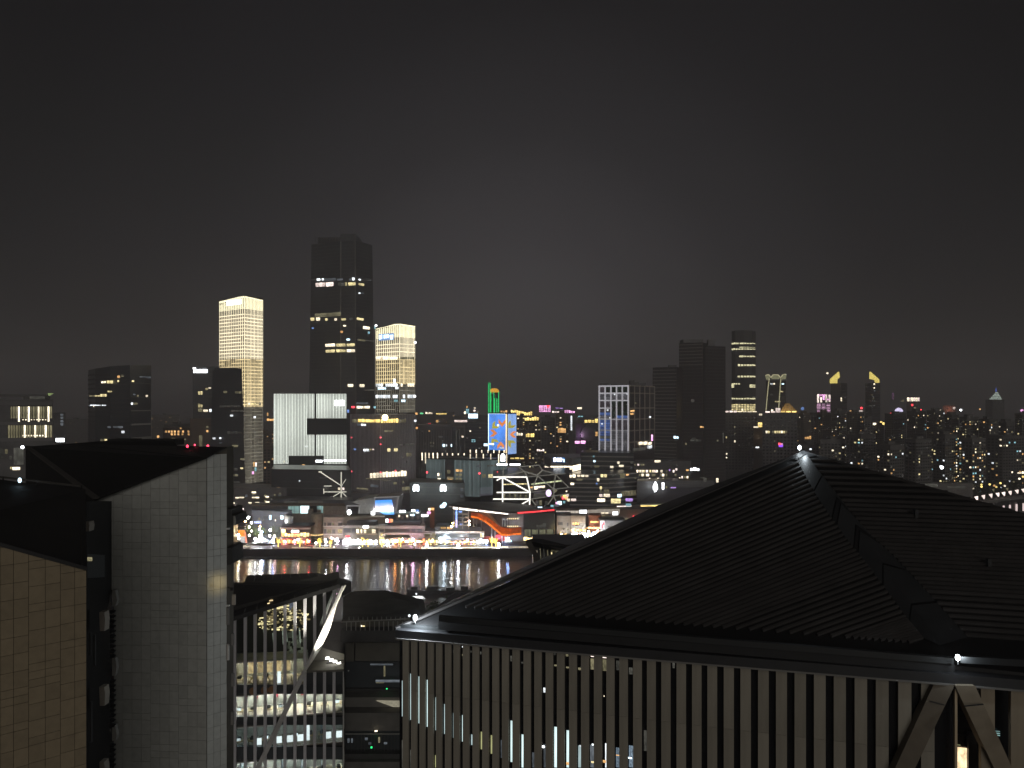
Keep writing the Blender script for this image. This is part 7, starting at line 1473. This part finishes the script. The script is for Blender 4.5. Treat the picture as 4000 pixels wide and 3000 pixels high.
RFR = mat('pyramid_rib', (.048, .044, .043), .5, var=.25, scale=.7)
HIP = mat('hip_sheet', (.030, .031, .033), .42, var=.3, scale=.6)
FAS = mat('fascia_sheet', (.020, .020, .022), .5, var=.3, scale=.8)
RID = onplane(PR, 4250, 1766 + (4250 - 3151) * .287)
low = Vector((0, 0, -.35))
M().slab([onplane(PL, 1609, 2440), onplane(PL, 3735, 2600), AP, ], low).build('roof_slope', RF, t)
M().slab([AP, onplane(PR, 3735, 2600), onplane(PR, 4300, 2660), RID], low).build('roof_slope', RF, t)
bk = Vector((8, 36, -7))
M().add([AP, C1 + Vector((-.3, .3, 0)), AP + Vector((-6, 34, -9.5)), RID, RID + Vector((6, 26, -9)), ], [(0, 1, 2), (0, 2, 4, 3)]).build('rear_slope', RF, t)
M().bar(AP + Vector((0, 0, -.05)), C1 + Vector((-.2, .2, -.05)), .3, .16).build('ridge_cap', RFR, t); M().bar(AP + Vector((0, 0, -.02)), RID, .35, .16).build('ridge_cap', RFR, t)
hl = [(3112, 1800), (3195, 1953), (3302, 2105), (3410, 2238), (3537, 2415), (3606, 2497)]
hr = [(3156, 1790), (3284, 1953), (3385, 2080), (3511, 2194), (3625, 2320), (3783, 2497)]
def lerp(tab, k):
    x = k * (len(tab) - 1); i = min(int(x), len(tab) - 2); g_ = x - i
    return (tab[i][0] + (tab[i + 1][0] - tab[i][0]) * g_, tab[i][1] + (tab[i + 1][1] - tab[i][1]) * g_)
# standing ribs, left slope
NL = 46
for k in range(NL):
    kk = (k + .6) / NL
    u0, v0 = lerp(hl, kk); m_ = .437 - .115 * kk
    # run down-left until the eave line or the left hip
    ub, best = None, None
    c_ = v0 + m_ * u0                                    # v = c_ - m_ u
    e0, e1 = 2374 - .079 * 1809, .079                    # eave line  v = e0 + e1 u
    ue = (c_ - e0) / (e1 + m_)
    h0 = 2446 + .441 * 1609                              # left hip    v = h0 - .441 u
    us_ = (c_ - h0) / (m_ - .441) if abs(m_ - .441) > 1e-4 else -1e9
    ub = max(ue, us_ if us_ < u0 - 20 else -1e9, 1640)
    if u0 - ub < 25: continue
    a, b_ = onplane(PL, u0, v0, .05), onplane(PL, ub, c_ - m_ * ub, .05)
    M().bar(a, b_, .15, .22, up=PL[1]).build('roof_rib', RFR, t)
# standing ribs, right slope, parallel to its eave
ed = (C3 - C2).normalized()
for k in range(36):
    kk = (k + .4) / 36
    u0, v0 = lerp(hr, kk); a = onplane(PR, u0, v0, .05)
    # stop at the ridge
    rd = (RID - AP); n2 = PR[1]
    L = 14.0
    num = (AP - a).cross(rd).dot(n2); den = ed.cross(rd).dot(n2)
    if abs(den) > 1e-6:
        q_ = num / den
        if q_ > 0: L = min(L, q_)
    if L > .4: M().bar(a, a + ed * L, .17, .22, up=PR[1]).build('roof_rib', RFR, t)
# hip cap in sheets
cuts = [0, .16, .30, .335, .46, .49, .66, .84, 1.0]
for i in range(len(cuts) - 1):
    a, c = cuts[i] + .004, cuts[i + 1] - .004
    rec = i in (2, 4)
    l0, l1, r0, r1 = lerp(hl, a), lerp(hl, c), lerp(hr, a), lerp(hr, c)
    lift = .10 if not rec else .085
    L0, L1, R0_, R1 = onplane(PL, *l0, lift), onplane(PL, *l1, lift), onplane(PR, *r0, lift), onplane(PR, *r1, lift)
    def ridge(kk, lf_):
        p = AP + (C2 - AP) * (.03 + kk * .90); return p + Vector((0, 0, lf_ + .10))
    m0, m1 = ridge(a, lift), ridge(c, lift)
    M().add([L0, m0, m1, L1, R0_, R1], [(0, 1, 2, 3), (1, 4, 5, 2)]).build('hip_sheet', mat('hip_recess', (.013, .013, .014), .5) if rec else HIP, t)
M().add([AP + Vector((0, 0, .12)), onplane(PL, 3085, 1795, .1), onplane(PL, 3112, 1800, .1), AP + (C2 - AP) * .03 + Vector((0, 0, .2)), onplane(PR, 3156, 1790, .1), onplane(PR, 3190, 1784, .1)], [(0, 1, 2, 3), (0, 3, 4, 5)]).build('apex_cap', HIP, t)
# small vents on the right slope
for (u, v) in ((3578, 2020), (3862, 2215)): p = onplane(PR, u, v); M().box(p.x - .12, p.x + .12, p.y - .12, p.y + .12, p.z - .1, p.z + .55).build('roof_vent', BLK, t)
# raised gutter, slot and fascia
fe, fr_ = Face(C1.to_2d(), C2.to_2d()), Face(C2.to_2d(), C3.to_2d())
gz0, gz1 = onplane(PL, 1717, 2424).z, None
ga, gb = onplane(PL, 1717, 2412), onplane(PL, 3725, 2588)
ga = P(1717, 2414, 47.6); gb = P(3722, 2580, 40.6); gc = P(4330, 2612, 37.2)
M().bar(ga, gb, .3, .34).build('gutter', mat('gutter_metal', (.016, .017, .018), .5, var=.15), t)
M().bar(P(3750, 2574, 40.2), P(4330, 2606, 37.4), .3, .36).build('gutter', mat('gutter_metal', (.016, .017, .018), .5, var=.15), t)
M().bar(P(1717, 2440, 47.9), P(3722, 2606, 40.9), .5, .5).build('slot', BLK, t)
M().box(P(1740, 2430, 48).x, P(1768, 2430, 48).x, 47.6, 48, P(1740, 2446, 48).z, P(1740, 2416, 48).z).build('gutter_bracket', HIP, t)
for fc, L in ((fe, fe.L), (fr_, fr_.L)):
    p = [fc.pt(-.05 if fc is fe else 0, EZ - .62, .35), fc.pt(L, EZ - .62, .35), fc.pt(L, EZ - .62, -2.5), fc.pt(0, EZ - .62, -2.5)]
    M().loft(p, [x + Vector((0, 0, .62)) for x in p]).build('fascia', FAS, t)
    p = [fc.pt(0, EZ - .62, .42), fc.pt(L, EZ - .62, .42), fc.pt(L, EZ - .62, .36), fc.pt(0, EZ - .62, .36)]
    M().loft(p, [x + Vector((0, 0, .1)) for x in p]).build('drip_edge', BAND2, t)
M().bar(P(1570, 2446, 48.9), P(1760, 2456, 48.0), .35, .25).build('gutter_shelf', mat('gutter_metal', (.016, .017, .018), .5, var=.15), t)
# curtain wall, fins and slots of light
zb = 74.0
WG = mat('slot_glass', (.007, .007, .008), .22, var=.3)
p = [fe.pt(0, zb, -.25), fe.pt(fe.L, zb, -.25), fe.pt(fe.L, zb, -8), fe.pt(0, zb, -12)]
M().loft(p, [x + Vector((0, 0, EZ - .6 - zb)) for x in p]).build('curtain_wall', WG, t)
FINM = mat('fin_stone', (.262, .238, .196), .8, var=.2, scale=1.5, bump=.1)
nf = 39
cent = [1500 + .5425 * x for x in (155, 215, 275, 335, 395, 460, 522, 590, 660, 730, 803, 873, 950, 1030, 1108, 1190, 1272, 1360, 1447, 1540, 1630, 1725, 1825, 1925, 2030)] + [2700 + .5877 * x for x in (-66, 37, 140, 250, 362, 480, 600, 725, 855, 988, 1128, 1270, 1420, 1573)]
ts = [fe.st(u, 2650)[0] for u in cent]
for i, s in enumerate(ts):
    sp = ((ts[min(i + 1, len(ts) - 1)] - ts[max(i - 1, 0)]) / (min(i + 1, len(ts) - 1) - max(i - 1, 0)))
    w = sp * (.70 - .13 * i / len(ts))
    j1, j2 = 78.6 + (i * 37 % 10) * .03, 82.2
    for z0, z1 in ((zb, 80.9 - i * .012), (80.9 - i * .012 + .015, EZ - .64)):
        fe.panel(t, 'fin', FINM, s - w / 2, s + w / 2, z0, z1, .0, .18)
lit = [((120, 137), 670, 930, 'T'), ((180, 195), 620, 955, 'T'), ((240, 255), 640, 980, 'CT'), ((300, 315), 665, 1005, 'CT'), ((363, 378), 790, 1030, 'CT'), ((425, 440), 840, 1057, 'T'), ((490, 505), 905, 1085, 'T'), ((555, 570), 920, 1112, 'CT'), ((620, 635), 1060, 1137, 'T'), ((690, 705), 1040, 1168, 'YT'), ((762, 778), 1065, 1200, 'YT'), ((835, 852), 1100, 1230, 'S'), ((905, 925), 960, 1260, 'CT'), ((985, 1003), 1060, 1300, 'CT'), ((1062, 1080), 1190, 1300, 'S'), ((1145, 1165), 1130, 1300, 'S'), ((1222, 1245), 1005, 1300, 'CT'), ((1310, 1330), 1030, 1300, 'CT'), ((1395, 1418), 1140, 1300, 'T'), ((1482, 1508), 1135, 1300, 'S'), ((1590, 1603), 1125, 1300, 'W'), ((1668, 1697), 1155, 1300, 'ST'), ((1762, 1797), 1140, 1300, 'ST'), ((1870, 1890), 1030, 1180, 'E'), ((120, 137), 1100, 1300, 'E'), ((360, 378), 1210, 1300, 'YT'), ((180, 195), 1170, 1300, 'E')]
CT = glow('slot_light', (.74, .95, .95), .85, .2, .35, 1.0); YT = glow('slot_light_yellow', (.85, .85, .40), .45, .2, .4, 1.0); ST = glow('slot_scene', (.45, .6, .75), .28, .3, .9, 6)
for (xa, xb), ya, yb, k in lit:
    m_ = {'CT': CT, 'YT': YT, 'ST': ST, 'T': glow('slot_light_dim', (.70, .90, .92), .5, .3, .4, 1.0)}.get(k) or G[k]
    fe.up(t, 'lit_slot', m_, (1500 + .5425 * xa, 2300 + .5425 * ya, 1500 + .5425 * xb, 2300 + .5425 * yb), -.22, .02)
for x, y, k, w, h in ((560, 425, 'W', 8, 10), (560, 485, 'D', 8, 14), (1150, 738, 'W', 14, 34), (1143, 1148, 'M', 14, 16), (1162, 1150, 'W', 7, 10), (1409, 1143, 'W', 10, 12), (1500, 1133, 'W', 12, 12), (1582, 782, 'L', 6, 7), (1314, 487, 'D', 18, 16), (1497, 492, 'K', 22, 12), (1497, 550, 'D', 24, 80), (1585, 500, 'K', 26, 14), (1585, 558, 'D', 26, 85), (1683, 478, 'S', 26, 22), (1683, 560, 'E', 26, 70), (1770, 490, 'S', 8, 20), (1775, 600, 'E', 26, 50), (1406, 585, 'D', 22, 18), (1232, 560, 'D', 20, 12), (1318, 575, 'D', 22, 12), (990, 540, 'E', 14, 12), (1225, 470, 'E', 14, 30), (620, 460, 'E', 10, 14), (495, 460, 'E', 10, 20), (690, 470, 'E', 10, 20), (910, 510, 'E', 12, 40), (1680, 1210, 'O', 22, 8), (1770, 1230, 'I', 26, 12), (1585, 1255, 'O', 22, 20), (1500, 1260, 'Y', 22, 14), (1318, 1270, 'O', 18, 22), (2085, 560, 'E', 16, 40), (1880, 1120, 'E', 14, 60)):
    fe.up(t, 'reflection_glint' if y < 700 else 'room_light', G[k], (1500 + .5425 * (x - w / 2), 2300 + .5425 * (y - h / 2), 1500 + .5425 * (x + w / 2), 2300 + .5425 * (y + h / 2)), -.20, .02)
l = M().ball(fe.pt(fe.st(1500 + .5425 * 1596, 2560)[0], Z(2300 + .5425 * 480, 44.5), .02), .07).build('exit_lamp', G['R']); tag(l, 'tiny red lamp glowing between two stone fins under the pyramid eave', 'lamp')
# the V of raking struts, corner post and the right-hand return
FRK = mat('strut_stone', (.27, .225, .165), .8, var=.2, scale=1.5, bump=.1)
def quad3(name, pts, d0, th, m_): M().slab([P(u, v, d) for u, v, d in pts], (0, th, 0)).build(name, m_, t)
d2 = C2.y
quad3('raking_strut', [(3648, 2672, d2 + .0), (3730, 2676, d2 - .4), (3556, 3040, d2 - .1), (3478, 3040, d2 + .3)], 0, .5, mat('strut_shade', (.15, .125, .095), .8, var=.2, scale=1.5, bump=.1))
quad3('strut_joint', [(3633, 2738, d2 - .42), (3690, 2753, d2 - .42), (3690, 2756, d2 - .42), (3633, 2742, d2 - .42)], 0, .05, BLK)
quad3('raking_strut', [(3731, 2678, d2 - .5), (3810, 2680, d2 - .8), (3972, 3040, d2 - 1.1), (3902, 3040, d2 - .8)], 0, .6, FRK)
quad3('strut_joint', [(3768, 2757, d2 - .95), (3842, 2750, d2 - .95), (3842, 2754, d2 - .95), (3768, 2761, d2 - .95)], 0, .05, BLK)
M().bar(P(3732, 2690, d2 - .3), P(3732, 3060, d2 - .3), .14).build('corner_post', mat('post_stone', (.42, .33, .22), .7), t)
for ua, ub in ((3830, 3884), (3947, 4008), (4075, 4140)): fr_.up(t, 'fin', FRK, (ua, 2682 + (ua - 3830) * .03, ub, 3100), .08, .36)
p = [fr_.pt(0, zb, -1.6), fr_.pt(fr_.L, zb, -1.6), fr_.pt(fr_.L, zb, -5), fr_.pt(0, zb, -5)]
M().loft(p, [x + Vector((0, 0, EZ - .6 - zb)) for x in p]).build('return_wall', WG, t)
fr_.up(t, 'lit_room', glow('poster_room', (1.0, .72, .42), 1.1, 0, .5, 5), (3741, 2964, 3814, 3100), -1.5, .05)
fr_.up(t, 'lit_edge', glow('lime_edge', (.8, .8, .4), .25), (3745, 2951, 3786, 2957), -1.4, .05)
for v in (2898, 2906, 2914): fr_.up(t, 'room_light', G['T'], (3920, v, 3946, v + 5), -1.4, .05)
fr_.up(t, 'room_light', G['I'], (3922, 2921, 3932, 2930), -1.4, .05); fr_.up(t, 'floor_slab', DMET, (3736, 2905, 3815, 2916), -1.3, .1); fr_.up(t, 'mullion', DMET, (3813, 2900, 3848, 3100), -1.2, .2)
# little lamps at the apex and the corners
def roof_lamp(label, p, r, e, d_off=(0, 0, 0)):
    l = thing('roof_lamp', label, 'lamp', p - Vector((0, 0, .35)), 'white lamps on the pyramid roof')
    piece('bulb', glow('roof_bulb', (.86, .96, 1.0), 18, 0, 0, 1), l, p, (r, r, r * 1.5), kind='ball'); piece('stem', POLE, l, p - Vector((0, 0, .2)), (.05, .05, .35))
    pl = bpy.data.lights.new('roof_lamp', 'POINT'); pl.energy = e; pl.color = (.82, .93, 1.0); pl.shadow_soft_size = .08
    po = bpy.data.objects.new('roof_lamp', pl); COL.objects.link(po); po.location = p + Vector(d_off)
roof_lamp('white lamp at the very peak of the pyramid roof', AP + Vector((-.42, -.25, .35)), .26, 60, (.25, -.45, .15))
roof_lamp('white lamp at the left corner of the pyramid eave', P(1622, 2412, 48.4), .26, 700, (.2, -.5, 0))
roof_lamp('white lamp at the right corner of the pyramid eave, over the raking struts', P(3741, 2569, 40.0), .24, 50, (.1, -.35, 0))
l = M().ball(P(1599, 2405, 52), .09).build('roof_lamp', G['W']); tag(l, 'tiny second lamp just left of the left corner lamp of the pyramid eave', 'lamp')
